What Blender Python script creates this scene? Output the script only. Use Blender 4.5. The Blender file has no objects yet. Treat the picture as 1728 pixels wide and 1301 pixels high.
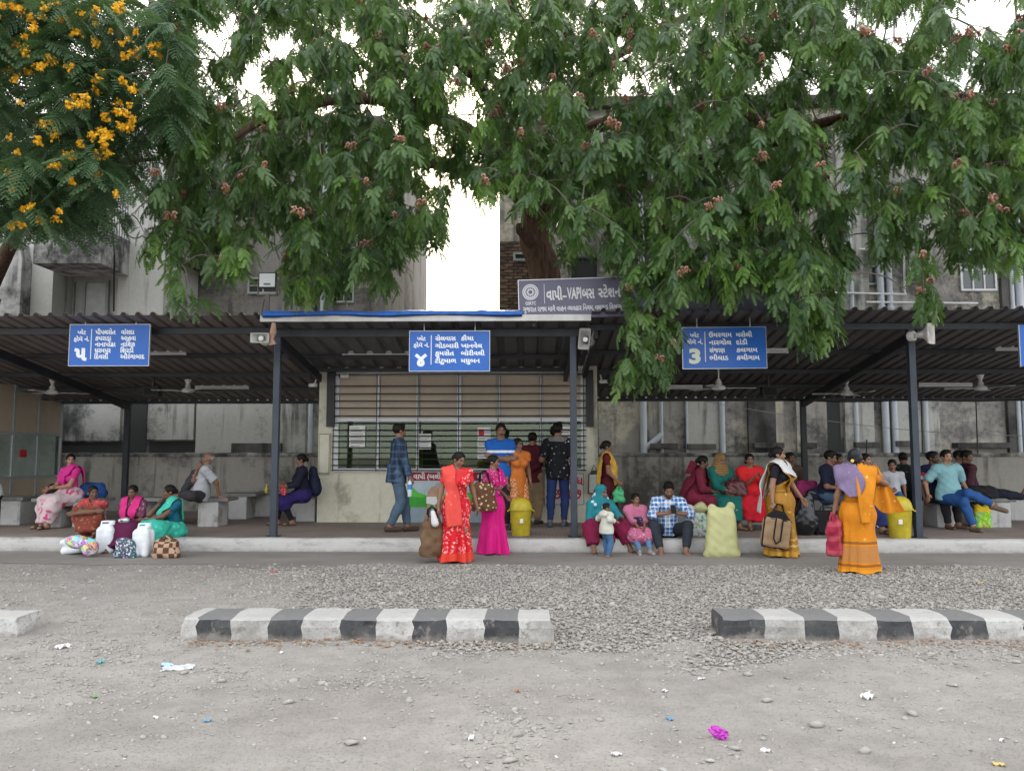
import bpy, bmesh, math, random
import numpy as np
from mathutils import Vector, Matrix, noise

random.seed(7); RNG = np.random.default_rng(7)
SC = bpy.context.scene
COL = SC.collection
R = math.radians
# ------------------------------------------------------------------ camera, sky, sun, exposure
FPX, CX, CY = 1350.0, 864.0, 650.5
CAM = Vector((0, 0, 1.42)); YAW, PITCH = R(1.1), R(4.87)
cam = bpy.data.cameras.new('camera'); cam_ob = bpy.data.objects.new('camera', cam)
COL.objects.link(cam_ob); SC.camera = cam_ob
cam.sensor_width = 36; cam.lens = FPX / 1728 * 36; cam.clip_end = 1000; cam.clip_start = .05
cam_ob.location = CAM; cam_ob.rotation_euler = (R(90) + PITCH, 0, YAW)
FWD = Vector((-math.sin(YAW) * math.cos(PITCH), math.cos(YAW) * math.cos(PITCH), math.sin(PITCH)))
RGT = Vector((math.cos(YAW), math.sin(YAW), 0)); UPV = RGT.cross(FWD)
SUN_EL, SUN_AZ = R(24), R(-6)          # low sun beyond the gap between the buildings
world = bpy.data.worlds.new('World'); SC.world = world; world.use_nodes = True
wn = world.node_tree; bg = wn.nodes['Background']
sky = wn.nodes.new('ShaderNodeTexSky'); sky.sky_type = 'NISHITA'; sky.sun_disc = False
sky.sun_elevation = SUN_EL; sky.sun_rotation = SUN_AZ; sky.air_density = 1.2; sky.dust_density = 4.0; sky.ozone_density = 1.0
mixw = wn.nodes.new('ShaderNodeMix'); mixw.data_type = 'RGBA'; mixw.inputs[0].default_value = .7
mixw.inputs[7].default_value = (9.8, 9.75, 9.75, 1)      # thin white evening overcast
wn.links.new(sky.outputs[0], mixw.inputs[6]); wn.links.new(mixw.outputs[2], bg.inputs[0])
bg.inputs[1].default_value = .12
sl = bpy.data.lights.new('sun', 'SUN'); sl.energy = 1.2; sl.angle = R(12); sl.color = (1, .9, .76)
so = bpy.data.objects.new('sun', sl); COL.objects.link(so)
sdir = Vector((math.sin(SUN_AZ) * math.cos(SUN_EL), math.cos(SUN_AZ) * math.cos(SUN_EL), math.sin(SUN_EL)))
so.rotation_euler = sdir.to_track_quat('Z', 'Y').to_euler(); so.location = sdir * 60
SC.view_settings.view_transform = 'Standard'; SC.view_settings.look = 'None'
SC.view_settings.exposure = 1.42; SC.view_settings.gamma = 1
SC.render.engine = 'CYCLES'
SC.cycles.max_bounces = 7; SC.cycles.diffuse_bounces = 4; SC.cycles.glossy_bounces = 3
SC.cycles.transmission_bounces = 5; SC.cycles.transparent_max_bounces = 8

def ray(px, py):
    return FWD + RGT * ((px - CX) / FPX) + UPV * ((CY - py) / FPX)
def at(px, py, Y=None, z=None):
    d = ray(px, py)
    t = (Y - CAM.y) / d.y if Y is not None else (z - CAM.z) / d.z
    return CAM + d * t

# ------------------------------------------------------------------ scene-graph helpers
def tag(o, label=None, cat=None, group=None, kind=None):
    if label: o['label'] = label
    if cat: o['category'] = cat
    if group: o['group'] = group
    if kind: o['kind'] = kind
    return o
def empty(name, loc=(0, 0, 0), rz=0, label=None, cat=None, group=None):
    o = bpy.data.objects.new(name, None); COL.objects.link(o); o.empty_display_size = .1
    o.location = loc; o.rotation_euler = (0, 0, rz)
    return tag(o, label, cat, group)
def link(name, me, mats=None, parent=None, loc=None, rot=None):
    o = bpy.data.objects.new(name, me); COL.objects.link(o)
    if mats is not None and len(me.materials) == 0:
        for m in (mats if isinstance(mats, (list, tuple)) else [mats]): me.materials.append(m)
    if parent: o.parent = parent
    if loc is not None: o.location = loc
    if rot is not None: o.rotation_euler = rot
    return o
def npmesh(name, V, F, smooth=False, mi=None):
    """V (n,3); F list of faces or (m,k) array"""
    me = bpy.data.meshes.new(name)
    V = np.asarray(V, dtype=np.float32)
    if isinstance(F, np.ndarray) and F.ndim == 2:
        m, k = F.shape
        me.vertices.add(len(V)); me.vertices.foreach_set('co', V.ravel())
        me.loops.add(m * k); me.loops.foreach_set('vertex_index', F.astype(np.int32).ravel())
        me.polygons.add(m); me.polygons.foreach_set('loop_start', np.arange(0, m * k, k, dtype=np.int32))
        me.polygons.foreach_set('loop_total', np.full(m, k, dtype=np.int32))
        me.update(calc_edges=True)
    else:
        me.from_pydata([tuple(map(float, v)) for v in V], [], [tuple(int(i) for i in f) for f in F])
    if smooth: me.polygons.foreach_set('use_smooth', np.ones(len(me.polygons), dtype=bool))
    if mi is not None: me.polygons.foreach_set('material_index', np.asarray(mi, dtype=np.int32))
    return me

class MB:
    """collects shapes into one mesh"""
    def __init__(s): s.V = []; s.F = []; s.mi = []; s.m = 0
    def add(s, V, F):
        n = len(s.V); s.V += [tuple(v) for v in V]; s.F += [tuple(i + n for i in f) for f in F]; s.mi += [s.m] * len(F); return s
    def box(s, c, d, rot=None, taper=None):
        x, y, z = d[0] / 2, d[1] / 2, d[2] / 2
        t = taper or 1
        V = [Vector(v) for v in ((-x, -y, -z), (x, -y, -z), (x, y, -z), (-x, y, -z), (-x * t, -y * t, z), (x * t, -y * t, z), (x * t, y * t, z), (-x * t, y * t, z))]
        if rot is not None: V = [rot @ v for v in V]
        c = Vector(c)
        return s.add([v + c for v in V], [(0, 3, 2, 1), (4, 5, 6, 7), (0, 1, 5, 4), (1, 2, 6, 5), (2, 3, 7, 6), (3, 0, 4, 7)])
    def bx(s, x0, x1, y0, y1, z0, z1): return s.box(((x0 + x1) / 2, (y0 + y1) / 2, (z0 + z1) / 2), (x1 - x0, y1 - y0, z1 - z0))
    def bar(s, a, b, w, h=None, up=(0, 0, 1)):
        a, b = Vector(a), Vector(b); d = b - a; L = d.length; d.normalize(); up = Vector(up)
        if abs(d.dot(up)) > .98: up = Vector((0, 1, 0))
        sx = d.cross(up).normalized(); uz = sx.cross(d)
        M = Matrix((sx, d, uz)).transposed()
        return s.box((a + b) / 2, (w, L, h or w), M)
    def tube(s, pts, r, n=8, cap=True):
        pts = [Vector(p) for p in pts]; k = len(pts)
        rs = r if isinstance(r, (list, tuple)) else [r] * k
        V = []; F = []; prev = None
        for i, p in enumerate(pts):
            t = (pts[min(i + 1, k - 1)] - pts[max(i - 1, 0)]).normalized()
            if prev is None:
                prev = t.orthogonal().normalized()
            a = (prev - t * prev.dot(t)).normalized(); b = t.cross(a); prev = a
            for j in range(n):
                an = 2 * math.pi * j / n
                V.append(p + (a * math.cos(an) + b * math.sin(an)) * rs[i])
        for i in range(k - 1):
            for j in range(n):
                F.append((i * n + j, i * n + (j + 1) % n, (i + 1) * n + (j + 1) % n, (i + 1) * n + j))
        if cap: F.append(tuple(range(n - 1, -1, -1))); F.append(tuple((k - 1) * n + j for j in range(n)))
        return s.add(V, F)
    def lathe(s, prof, c=(0, 0, 0), n=24, ax=None, sx=1, sy=1):
        c = Vector(c); V = []; F = []; k = len(prof)
        for r, z in prof:
            for j in range(n):
                an = 2 * math.pi * j / n; v = Vector((r * math.cos(an) * sx, r * math.sin(an) * sy, z))
                if ax is not None: v = ax @ v
                V.append(v + c)
        for i in range(k - 1):
            for j in range(n): F.append((i * n + j, i * n + (j + 1) % n, (i + 1) * n + (j + 1) % n, (i + 1) * n + j))
        F.append(tuple(range(n - 1, -1, -1))); F.append(tuple((k - 1) * n + j for j in range(n)))
        return s.add(V, F)
    def prism(s, pts, d, axis='y', o=0.0):
        """2-D outline extruded along an axis by d from o"""
        n = len(pts)
        f = {'y': lambda u, v, w: (u, w, v), 'x': lambda u, v, w: (w, u, v), 'z': lambda u, v, w: (u, v, w)}[axis]
        V = [f(u, v, o) for u, v in pts] + [f(u, v, o + d) for u, v in pts]
        F = [tuple(range(n)), tuple(range(2 * n - 1, n - 1, -1))] + [(i, i + n, (i + 1) % n + n, (i + 1) % n) for i in range(n)]
        return s.add(V, F)
    def mesh(s, name='m', smooth=False, bevel=0, fix=True):
        me = bpy.data.meshes.new(name); me.from_pydata(s.V, [], s.F)
        if any(s.mi): me.polygons.foreach_set('material_index', s.mi)
        if bevel or fix:
            bm = bmesh.new(); bm.from_mesh(me)
            if fix: bmesh.ops.recalc_face_normals(bm, faces=bm.faces)
            if bevel: bmesh.ops.bevel(bm, geom=[e for e in bm.edges if e.is_manifold and e.calc_face_angle(0) > .5], offset=bevel, segments=2, affect='EDGES', profile=.6)
            bm.to_mesh(me); bm.free()
        if smooth:
            me.polygons.foreach_set('use_smooth', [True] * len(me.polygons))
            try: me.set_sharp_from_angle(angle=R(40))
            except Exception: pass
        return me
    def build(s, name, mat=None, parent=None, smooth=False, bevel=0, loc=None, rot=None):
        return link(name, s.mesh(name, smooth, bevel), mat, parent, loc, rot)

# ------------------------------------------------------------------ materials
MATS = {}
class NT:
    def __init__(s, name):
        s.m = bpy.data.materials.new(name); s.m.use_nodes = True; s.t = s.m.node_tree
        s.b = s.t.nodes['Principled BSDF']; s.out = s.t.nodes['Material Output']
        s.co = s.t.nodes.new('ShaderNodeTexCoord')
    def n(s, typ, **kw):
        x = s.t.nodes.new('ShaderNode' + typ)
        for k, v in kw.items():
            if k in x.inputs.keys(): x.inputs[k].default_value = v
            else: setattr(x, k, v)
        return x
    def l(s, a, b): s.t.links.new(a, b)
    def mapped(s, scale=(1, 1, 1), src='Object', rot=(0, 0, 0), loc=(0, 0, 0)):
        x = s.n('Mapping'); x.inputs['Scale'].default_value = scale; x.inputs['Rotation'].default_value = rot; x.inputs['Location'].default_value = loc
        s.l(s.co.outputs[src], x.inputs[0]); return x.outputs[0]
    def noise(s, vec, scale, detail=4, rough=.55):
        x = s.n('TexNoise', Scale=scale, Detail=detail, Roughness=rough); s.l(vec, x.inputs['Vector']); return x.outputs['Fac']
    def ramp(s, fac, *stops):
        x = s.n('ValToRGB'); e = x.color_ramp.elements
        while len(e) < len(stops): e.new(.5)
        for el, (p, c) in zip(e, stops): el.position = p; el.color = (*c, 1) if len(c) == 3 else c
        s.l(fac, x.inputs[0]); return x.outputs[0]
    def step(s, fac, a, b): return s.ramp(fac, (a, (0, 0, 0)), (b, (1, 1, 1)))
    def mix(s, fac, a, b, mode='MIX'):
        x = s.n('Mix', data_type='RGBA', blend_type=mode)
        for i, v in ((0, fac), (6, a), (7, b)):
            if isinstance(v, (int, float)): x.inputs[i].default_value = v
            elif isinstance(v, tuple): x.inputs[i].default_value = (*v[:3], 1)
            else: s.l(v, x.inputs[i])
        return x.outputs[2]
    def math(s, op, a, b=0.0, c=None):
        x = s.n('Math', operation=op)
        for i, v in ((0, a), (1, b), (2, c)):
            if v is None: continue
            if isinstance(v, (int, float)): x.inputs[i].default_value = v
            else: s.l(v, x.inputs[i])
        return x.outputs[0]
    def sep(s, vec):
        x = s.n('SeparateXYZ'); s.l(vec, x.inputs[0]); return x.outputs
    def bump(s, h, st=.3, dist=.01):
        x = s.n('Bump', Strength=st, Distance=dist); s.l(h, x.inputs['Height']); s.l(x.outputs[0], s.b.inputs['Normal'])
    def fin(s, col=None, rough=.7, metal=0., spec=.5):
        if col is not None:
            if isinstance(col, tuple): s.b.inputs['Base Color'].default_value = (*col[:3], 1)
            else: s.l(col, s.b.inputs['Base Color'])
        if isinstance(rough, (int, float)): s.b.inputs['Roughness'].default_value = rough
        else: s.l(rough, s.b.inputs['Roughness'])
        s.b.inputs['Metallic'].default_value = metal; s.b.inputs['Specular IOR Level'].default_value = spec
        return s.m
def dk(c, f): return tuple(min(1, x * f) for x in c[:3])
def M(name, col, rough=.7, var=.2, scale=6, metal=0., bump=.15, bscale=60, spec=.4):
    if name in MATS: return MATS[name]
    t = NT(name); v = t.mapped()
    f = t.noise(v, scale, 5, .6)
    c = t.mix(t.step(f, .3, .7), dk(col, 1 - var), dk(col, 1 + var * .6))
    if bump: t.bump(t.noise(v, bscale, 3), bump, .004)
    MATS[name] = t.fin(c, rough, metal, spec); return MATS[name]
def plain(name, col, rough=.5, metal=0, spec=.5):
    if name in MATS: return MATS[name]
    MATS[name] = NT(name).fin(col, rough, metal, spec); return MATS[name]
def concrete(name, base, dark, amt=.5, streak=1.0, scale=.5, patch=None, rough=.9, bump=.35):
    """weathered plaster: big blotches, vertical rain streaks, fine grain; patch = second paint colour showing in patches"""
    if name in MATS: return MATS[name]
    t = NT(name); v = t.mapped()
    big = t.noise(v, scale, 6, .62)
    vs = t.mapped((2.2, 2.2, .16)); st = t.noise(vs, 1.3 * streak, 5, .6)
    fine = t.noise(v, 9, 6, .7)
    col = t.mix(t.step(fine, .25, .8), dk(base, .86), dk(base, 1.1))
    if patch:
        pn = t.noise(t.mapped((1, 1, 1), loc=(7.3, 2.1, 4)), scale * 1.2, 5, .55)
        col = t.mix(t.step(pn, .5, .54), col, patch)
    blot = t.math('MULTIPLY', t.step(t.mix(.25, big, fine), .6 - .17 * amt, .68 - .13 * amt), .88)
    col = t.mix(blot, col, dark)
    stm = t.math('MULTIPLY', t.step(st, .6 - .14 * amt, .68 - .1 * amt), .8)
    stm = t.math('MULTIPLY', stm, t.step(t.noise(v, scale * 2.5, 4), .3, .6))
    col = t.mix(stm, col, dk(dark, .75))
    h = t.mix(.4, fine, t.noise(v, 40, 4))
    t.bump(h, bump, .02)
    MATS[name] = t.fin(col, rough, 0, .25); return MATS[name]
# ------------------------------------------------------------------ lettering
GL = {}
def _txt(s, bold):
    c = bpy.data.curves.new('lettering', 'FONT'); c.body = s; c.size = 1; c.bevel_depth = bold; c.bevel_resolution = 0; c.resolution_u = 3
    o = bpy.data.objects.new('lettering', c); me = bpy.data.meshes.new_from_object(o)
    V = np.zeros(len(me.vertices) * 3); me.vertices.foreach_get('co', V); V = V.reshape(-1, 3)
    F = [tuple(p.vertices) for p in me.polygons]
    bpy.data.objects.remove(o); bpy.data.curves.remove(c); bpy.data.meshes.remove(me)
    return V, F
def run(s, bold):
    """one run of glyphs, with its pen advance"""
    k = (s, bold)
    if k not in GL:
        V, F = _txt(s, bold)
        Vi, _ = _txt(s + 'I', bold); Vr, _ = _txt('I', bold)
        GL[k] = (V, F, Vi[:, 0].max() - Vr[:, 0].max())
    return GL[k]
HALF = '\u0acd'
def shape_gu(s):
    """reorder the short-i sign, turn reph into a mark, split off half letters"""
    out = []; i = 0; ch = list(s)
    k = 0
    while k < len(ch) - 1:
        if ch[k] == 'ર' and ch[k + 1] == HALF and k + 2 < len(ch):
            c = ch[k + 2]; m = k + 3
            ch[k:k + 3] = [c, 'ૅ']
        k += 1
    k = 0
    while k < len(ch):
        if ch[k] == 'િ':
            j = k - 1
            while j >= 2 and ch[j - 1] == HALF: j -= 2
            ch.pop(k); ch.insert(j, 'િ')
        k += 1
    runs = []; cur = ''
    k = 0
    while k < len(ch):
        if k + 1 < len(ch) and ch[k + 1] == HALF:
            if cur: runs.append((cur, 0)); cur = ''
            runs.append((ch[k], 1)); k += 2
        else: cur += ch[k]; k += 1
    if cur: runs.append((cur, 0))
    return runs
def text_mesh(s, size, width=None, align='L', bold=.02, name='lettering', depth=.0015):
    """flat raised letters in the xz plane (facing -y), baseline at z=0"""
    x = 0; Vs = []; Fs = []; n = 0
    for rr, half in shape_gu(s):
        V, F, adv = run(rr, bold)
        V = V.copy()
        if half:
            xm = V[:, 0].max(); w = xm - V[:, 0].min(); cut = xm - w * .27
            keep = [f for f in F if np.mean([V[i][0] for i in f]) < cut]
            F = keep; V[:, 0] = np.minimum(V[:, 0], cut + .02); adv -= w * .3
        V[:, 0] += x; x += adv
        Vs.append(V); Fs += [tuple(i + n for i in f) for f in F]; n += len(V)
    V = np.concatenate(Vs); w = V[:, 0].max() - V[:, 0].min(); V[:, 0] -= V[:, 0].min()
    sx = size if width is None else width / w
    P = np.stack([V[:, 0] * sx, -(V[:, 2] * .02 + depth), V[:, 1] * size], 1)
    W = w * sx
    P[:, 0] -= {'L': 0, 'C': W / 2, 'R': W}[align]
    me = bpy.data.meshes.new(name); me.from_pydata(P.tolist(), [], Fs)
    return me

# ------------------------------------------------------------------ ground
t = NT('dust'); v = t.mapped()
n1 = t.noise(v, .45, 6, .6); n2 = t.noise(v, 3.5, 6, .65); n3 = t.noise(v, 30, 6, .7); n4 = t.noise(t.mapped((.35, 1.6, 1)), 1.1, 5, .6)
c = t.mix(t.step(n1, .32, .68), (.25, .232, .211), (.35, .33, .305))
c = t.mix(t.math('MULTIPLY', t.step(n2, .42, .66), .5), c, (.18, .168, .154)); c = t.mix(t.math('MULTIPLY', t.step(t.noise(t.mapped((1.1, .28, 1), rot=(0, 0, .35)), .9, 5, .6), .52, .62), .3), c, (.2, .184, .166))
c = t.mix(t.math('MULTIPLY', t.step(n4, .55, .7), .3), c, (.36, .35, .335))
c = t.mix(t.math('MULTIPLY', t.step(n3, .5, .75), .35), c, (.15, .145, .138))
vo = t.n('TexVoronoi', Scale=55.0); t.l(v, vo.inputs['Vector'])
c = t.mix(t.math('MULTIPLY', t.ramp(vo.outputs['Distance'], (.12, (1, 1, 1)), (.3, (0, 0, 0))), t.math('MULTIPLY', t.step(n2, .4, .6), .5)), c, (.2, .195, .19))
h = t.mix(.5, n3, t.noise(v, 9, 6, .7)); h = t.mix(.3, h, t.ramp(vo.outputs['Distance'], (0, (1, 1, 1)), (.4, (0, 0, 0))))
t.bump(h, .8, .03)
MATS['dust'] = t.fin(c, .95, 0, .15)
def nonuni(a, b, step, far, n):
    inner = np.arange(a, b + 1e-6, step)
    g = np.geomspace(.5, far, n)
    return np.concatenate([(a - g)[::-1], inner, b + g])
gx = nonuni(-9, 9, .12, 240, 14); gy = nonuni(2.2, 12, .1, 240, 14)
X, Y = np.meshgrid(gx, gy, indexing='ij')
def ground_z(x, y):
    x = np.asarray(x, float); y = np.asarray(y, float)
    z = .012 * np.sin(x * .9 + 1.3 * np.sin(y * .7)) * np.sin(y * 1.1 + .5) + .007 * np.sin(x * 2.3 + y * 1.7) + .005 * np.sin(x * 5.1 - y * 4.3 + 2 * np.sin(x)) + .003 * np.sin(x * 11 + y * 9)
    for x0, w in ((2.4, .22), (3.9, .22), (-1.4, .25)):       # shallow wheel ruts running towards the stand
        z = z - .014 * np.exp(-((x - x0 - .12 * (y - 4)) / w) ** 2) * np.clip((6 - y) / 2, 0, 1)
    f = np.clip((10.0 - y) / .8, 0, 1) * np.clip((y - 1.0) / 1.2, 0, 1) * np.clip((14 - np.abs(x)) / 5, 0, 1)
    return z * f - .012 * np.clip((y - 10.5) / .3, 0, 1)
Z = ground_z(X, Y)
nx, ny = X.shape
idx = np.arange(nx * ny).reshape(nx, ny)
Fq = np.stack([idx[:-1, :-1], idx[1:, :-1], idx[1:, 1:], idx[:-1, 1:]], -1).reshape(-1, 4)
tag(link('ground', npmesh('ground', np.stack([X, Y, Z], -1).reshape(-1, 3), Fq, True), MATS['dust']), kind='structure')

# concrete apron in front of the platform kerb
t = NT('apron'); v = t.mapped()
c = t.mix(t.step(t.noise(v, .8, 6, .6), .3, .7), (.19, .177, .162), (.265, .248, .23))
c = t.mix(t.math('MULTIPLY', t.step(t.noise(t.mapped((.5, 3, 1)), 2, 5), .5, .7), .4), c, (.16, .15, .14))
t.bump(t.noise(v, 25, 5, .7), .4, .01)
MATS['apron'] = t.fin(c, .93, 0, .15)
xs = np.arange(-16, 16.01, .16)
yf = np.array([10.02 + .11 * math.sin(x * .8) + .06 * math.sin(x * 2.7 + 1) + .03 * math.sin(x * 7.1) + (.25 if x < -3 else 0) * min(1, (-3 - x)) for x in xs])
V = np.concatenate([np.stack([xs, yf, np.full_like(xs, .004)], 1), np.stack([xs, np.full_like(xs, 11.62), np.full_like(xs, .02)], 1)])
k = len(xs); F = np.array([(i, i + 1, i + 1 + k, i + k) for i in range(k - 1)])
tag(link('concrete_apron', npmesh('concrete_apron', V, F), MATS['apron']), kind='structure')

# ------------------------------------------------------------------ platform and its painted kerb
PZ = .2
t = NT('paver_floor'); v = t.mapped()
br = t.n('TexBrick', Scale=4.0); br.inputs['Color1'].default_value = (.27, .2, .172, 1); br.inputs['Color2'].default_value = (.225, .172, .15, 1); br.inputs['Mortar'].default_value = (.1, .088, .08, 1)
br.inputs['Mortar Size'].default_value = .025; t.l(v, br.inputs['Vector'])
c = t.mix(t.math('MULTIPLY', t.step(t.noise(v, 1.2, 6, .6), .35, .7), .6), br.outputs[0], (.31, .28, .25))
t.bump(t.noise(v, 20, 5), .3, .01)
MATS['paver_floor'] = t.fin(c, .85, 0, .3)
t = NT('white_kerb'); v = t.mapped()
c = t.mix(t.step(t.noise(t.mapped((1, 1, 2.5)), 2.2, 7, .7), .5, .72), (.45, .445, .43), (.25, .238, .22))
zz = t.sep(t.co.outputs['Object'])[2]
c = t.mix(t.math('MULTIPLY', t.step(t.math('ADD', t.math('MULTIPLY', zz, -6.0), t.noise(v, 5, 5, .7)), .1, .46), .75), c, (.24, .22, .195))
c = t.mix(t.math('MULTIPLY', t.step(t.noise(v, 26, 5, .7), .58, .7), .5), c, (.3, .285, .265))
t.bump(t.noise(v, 12, 6, .7), .7, .02); MATS['white_kerb'] = t.fin(c, .9, 0, .2)
o = MB().bx(-16, 16, 11.78, 17.2, -.05, PZ).build('platform_floor', MATS['paver_floor']); tag(o, kind='structure')
xs = np.arange(-16, 16.01, .09); prof = [(0, -.05), (-.006, .03), (-.004, .1), (.0, .15), (.018, .19), (.05, .203), (.12, .207), (.2, .204), (.2, -.05)]
V = []
for i, x in enumerate(xs):
    for j, (py, pz) in enumerate(prof):
        a = noise.noise(Vector((x * 1.7, j * .6, 3))) * .014 + noise.noise(Vector((x * 6, j * 1.3, 8))) * .008
        V.append((x, 11.6 + py + (a if j < 6 else 0), pz + (a * .7 if 2 < j < 8 else 0)))
k = len(prof); F = np.array([(i * k + j, i * k + j + 1, (i + 1) * k + j + 1, (i + 1) * k + j) for i in range(len(xs) - 1) for j in range(k - 1)])[:, ::-1]
tag(link('platform_kerb', npmesh('platform_kerb', V, F, True), MATS['white_kerb']), kind='structure')

# ------------------------------------------------------------------ boundary wall
bw = concrete('wall_concrete', (.36, .35, .315), (.085, .08, .07), .62, 1.4, .7, rough=.95)
cap_m = concrete('wall_cap', (.2, .2, .19), (.05, .05, .045), .8, 1, 2.2, patch=(.36, .35, .33))
root = empty('boundary_wall', (0, 17.3, 0), label='long stained grey concrete wall behind the benches of the platform', cat='wall')
MB().bx(-15, 15, 0, .2, 0, 1.36).build('wall_face', bw, root)
V = []; xs = np.arange(-15, 15.01, .12)
for x in xs:
    a = noise.noise(Vector((x * 2.5, 0, 0))) * .018; b = noise.noise(Vector((x * 3, 4, 0))) * .015
    V += [(x, -.035 + b, 1.355), (x, -.035 + b * 1.3, 1.43 + a), (x, .23, 1.44 + a), (x, .23, 1.355)]
F = np.array([(i * 4 + j, (i + 1) * 4 + j, (i + 1) * 4 + (j + 1) % 4, i * 4 + (j + 1) % 4) for i in range(len(xs) - 1) for j in range(4)])
link('coping', npmesh('coping', V, F), cap_m, root)

# ------------------------------------------------------------------ buildings behind the wall
con_r = concrete('plaster_right', (.33, .312, .282), (.06, .061, .066), .74, 1.0, .42, patch=(.5, .465, .375))
con_rd = concrete('plaster_dark', (.105, .102, .096), (.03, .03, .031), .8, 1.1, .6)
con_c = concrete('plaster_centre', (.23, .218, .2), (.06, .058, .056), .6, 1.0, .4)
con_l = concrete('plaster_cream', (.5, .5, .47), (.2, .2, .195), .12, 1.0, .5)
con_st = concrete('plaster_stained', (.4, .4, .385), (.035, .036, .036), .9, .9, .8)
con_g = concrete('plaster_grey', (.4, .4, .372), (.06, .062, .058), .62, 1.2, .6)
dark_in = plain('dark_interior', (.012, .012, .013), .6)
frame_w = M('white_window_paint', (.55, .57, .58), .5, .15)
frame_g = M('green_grey_paint', (.3, .33, .31), .6, .2)
glass_dk = plain('dim_glass', (.05, .06, .065), .12, 0, .6)
pvc = M('grey_pvc', (.4, .43, .47), .45, .15, 2)
iron = M('black_iron', (.02, .021, .023), .5, .3)
def win(parent, x0, x1, z0, z1, y, cols=2, rows=2, fm=None, gm=None, fw=.05, name='window'):
    w = MB()
    for a in (x0, x1): w.bx(a - fw / 2, a + fw / 2, y - .05, y + .02, z0 - fw / 2, z1 + fw / 2)
    for b in (z0, z1): w.bx(x0 + fw / 2, x1 - fw / 2, y - .047, y + .02, b - fw / 2, b + fw / 2)
    for i in range(1, cols): a = x0 + (x1 - x0) * i / cols; w.bx(a - fw * .35, a + fw * .35, y - .04, y + .02, z0 + fw / 2, z1 - fw / 2)
    for i in range(1, rows): b = z0 + (z1 - z0) * i / rows; w.bx(x0 + fw / 2, x1 - fw / 2, y - .036, y + .02, b - fw * .35, b + fw * .35)
    o = w.build(name, fm or frame_w, parent)
    MB().bx(x0, x1, y - .012, y + .01, z0, z1).build('pane', gm or glass_dk, o)
    return o
def pipe(parent, x, y, z0, z1, r=.055, name='pipe', brk=None):
    o = MB().tube([(x, y, z0), (x, y, z1)], r, 10).build(name, pvc, parent, True)
    z = z0 + .9
    while z < z1 - .2:
        MB().lathe([(r * 1.25, z), (r * 1.25, z + .07)], (x, y, 0), 10).build('pipe_collar', pvc, o); z += 1.9
    return o
# right building: facade plane y = 20
YB = 20.0
def bx_(px): return at(px, 600, Y=YB).x
def bz_(px, py): return at(px, py, Y=YB).z
xl = bx_(842); top = bz_(985, 186)
root = empty('apartment_block', (0, YB, 0), label='long grey weathered concrete block with outside drain pipes right of the gap', cat='building')
def W(p): return (p[0], p[1] - YB, p[2])
MB().bx(xl, 17, 0, 8, 0, top).build('wall', con_r, root)
MB().bx(xl - .06, 17, -.25, 8.2, top + .002, top + .25).build('parapet', con_rd, root)
# darker recessed bays and lighter piers
def rb(x0, x1, y0, y1, d=.06, m=None, name='bay'):
    a = at(x0, y1, Y=YB); b = at(x1, y0, Y=YB)
    return MB().bx(a.x, b.x, -d, -.002, a.z, b.z).build(name, m or con_rd, root)
rb(1378, 1412, 560, 764, .03, plain('recess_shade', (.035, .036, .036), .95))  # flat dark sheet: shade of a recess put into its colour
rb(1010, 1035, 200, 764, .12, con_r, 'pier'); rb(1160, 1200, 190, 764, .1, con_g, 'pier'); rb(1262, 1292, 190, 764, .14, con_rd, 'pier')
rb(1344, 1376, 190, 764, .09, con_r, 'pier'); rb(1425, 1452, 190, 764, .12, con_g, 'pier'); rb(1505, 1560, 190, 764, .07, con_g, 'pier'); rb(1700, 1716, 190, 764, .12, con_rd, 'pier')
brick_m = NT('exposed_brick'); v = brick_m.mapped((1, 1, 1), rot=(R(90), 0, 0))
bt = brick_m.n('TexBrick', Scale=4.4); bt.inputs['Color1'].default_value = (.135, .085, .06, 1); bt.inputs['Color2'].default_value = (.09, .06, .045, 1); bt.inputs['Mortar'].default_value = (.12, .105, .09, 1)
brick_m.l(v, bt.inputs['Vector']); brick_m.bump(bt.outputs['Fac'], .5, .02)
brick_m = brick_m.fin(brick_m.mix(brick_m.math('MULTIPLY', brick_m.step(brick_m.noise(brick_m.mapped(), 1.5, 5), .4, .65), .6), bt.outputs[0], (.07, .06, .05)), .95, 0, .2)
# the bare brick panel by the gap: courses of real bricks
a = at(843, 531, Y=YB); b = at(932, 408, Y=YB)
pan = MB().bx(a.x, b.x, -.02, -.001, a.z, b.z).build('brick_panel', M('old_mortar', (.13, .115, .1), .95), root)
bmk = [M('brown_brick', (.13, .08, .055), .9, .35, 3), M('dark_brick', (.085, .058, .045), .9, .35, 3), M('pale_brick', (.17, .115, .08), .9, .3, 3)]
bme = []
for q in range(3):
    me = MB().box((0, 0, 0), (.215, .05, .068)).mesh('brick', bevel=.006); me.materials.append(bmk[q]); bme.append(me)
nr = 0; zc = a.z + .04
while zc < b.z - .03:
    xc = a.x + (.12 if nr % 2 else .0) + .115
    while xc < b.x - .1:
        o = link('brick', random.choice(bme), None, pan, (xc + random.uniform(-.003, .003), -.03 - random.uniform(0, .012), zc + random.uniform(-.003, .003))); xc += .235
    zc += .0815; nr += 1
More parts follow.
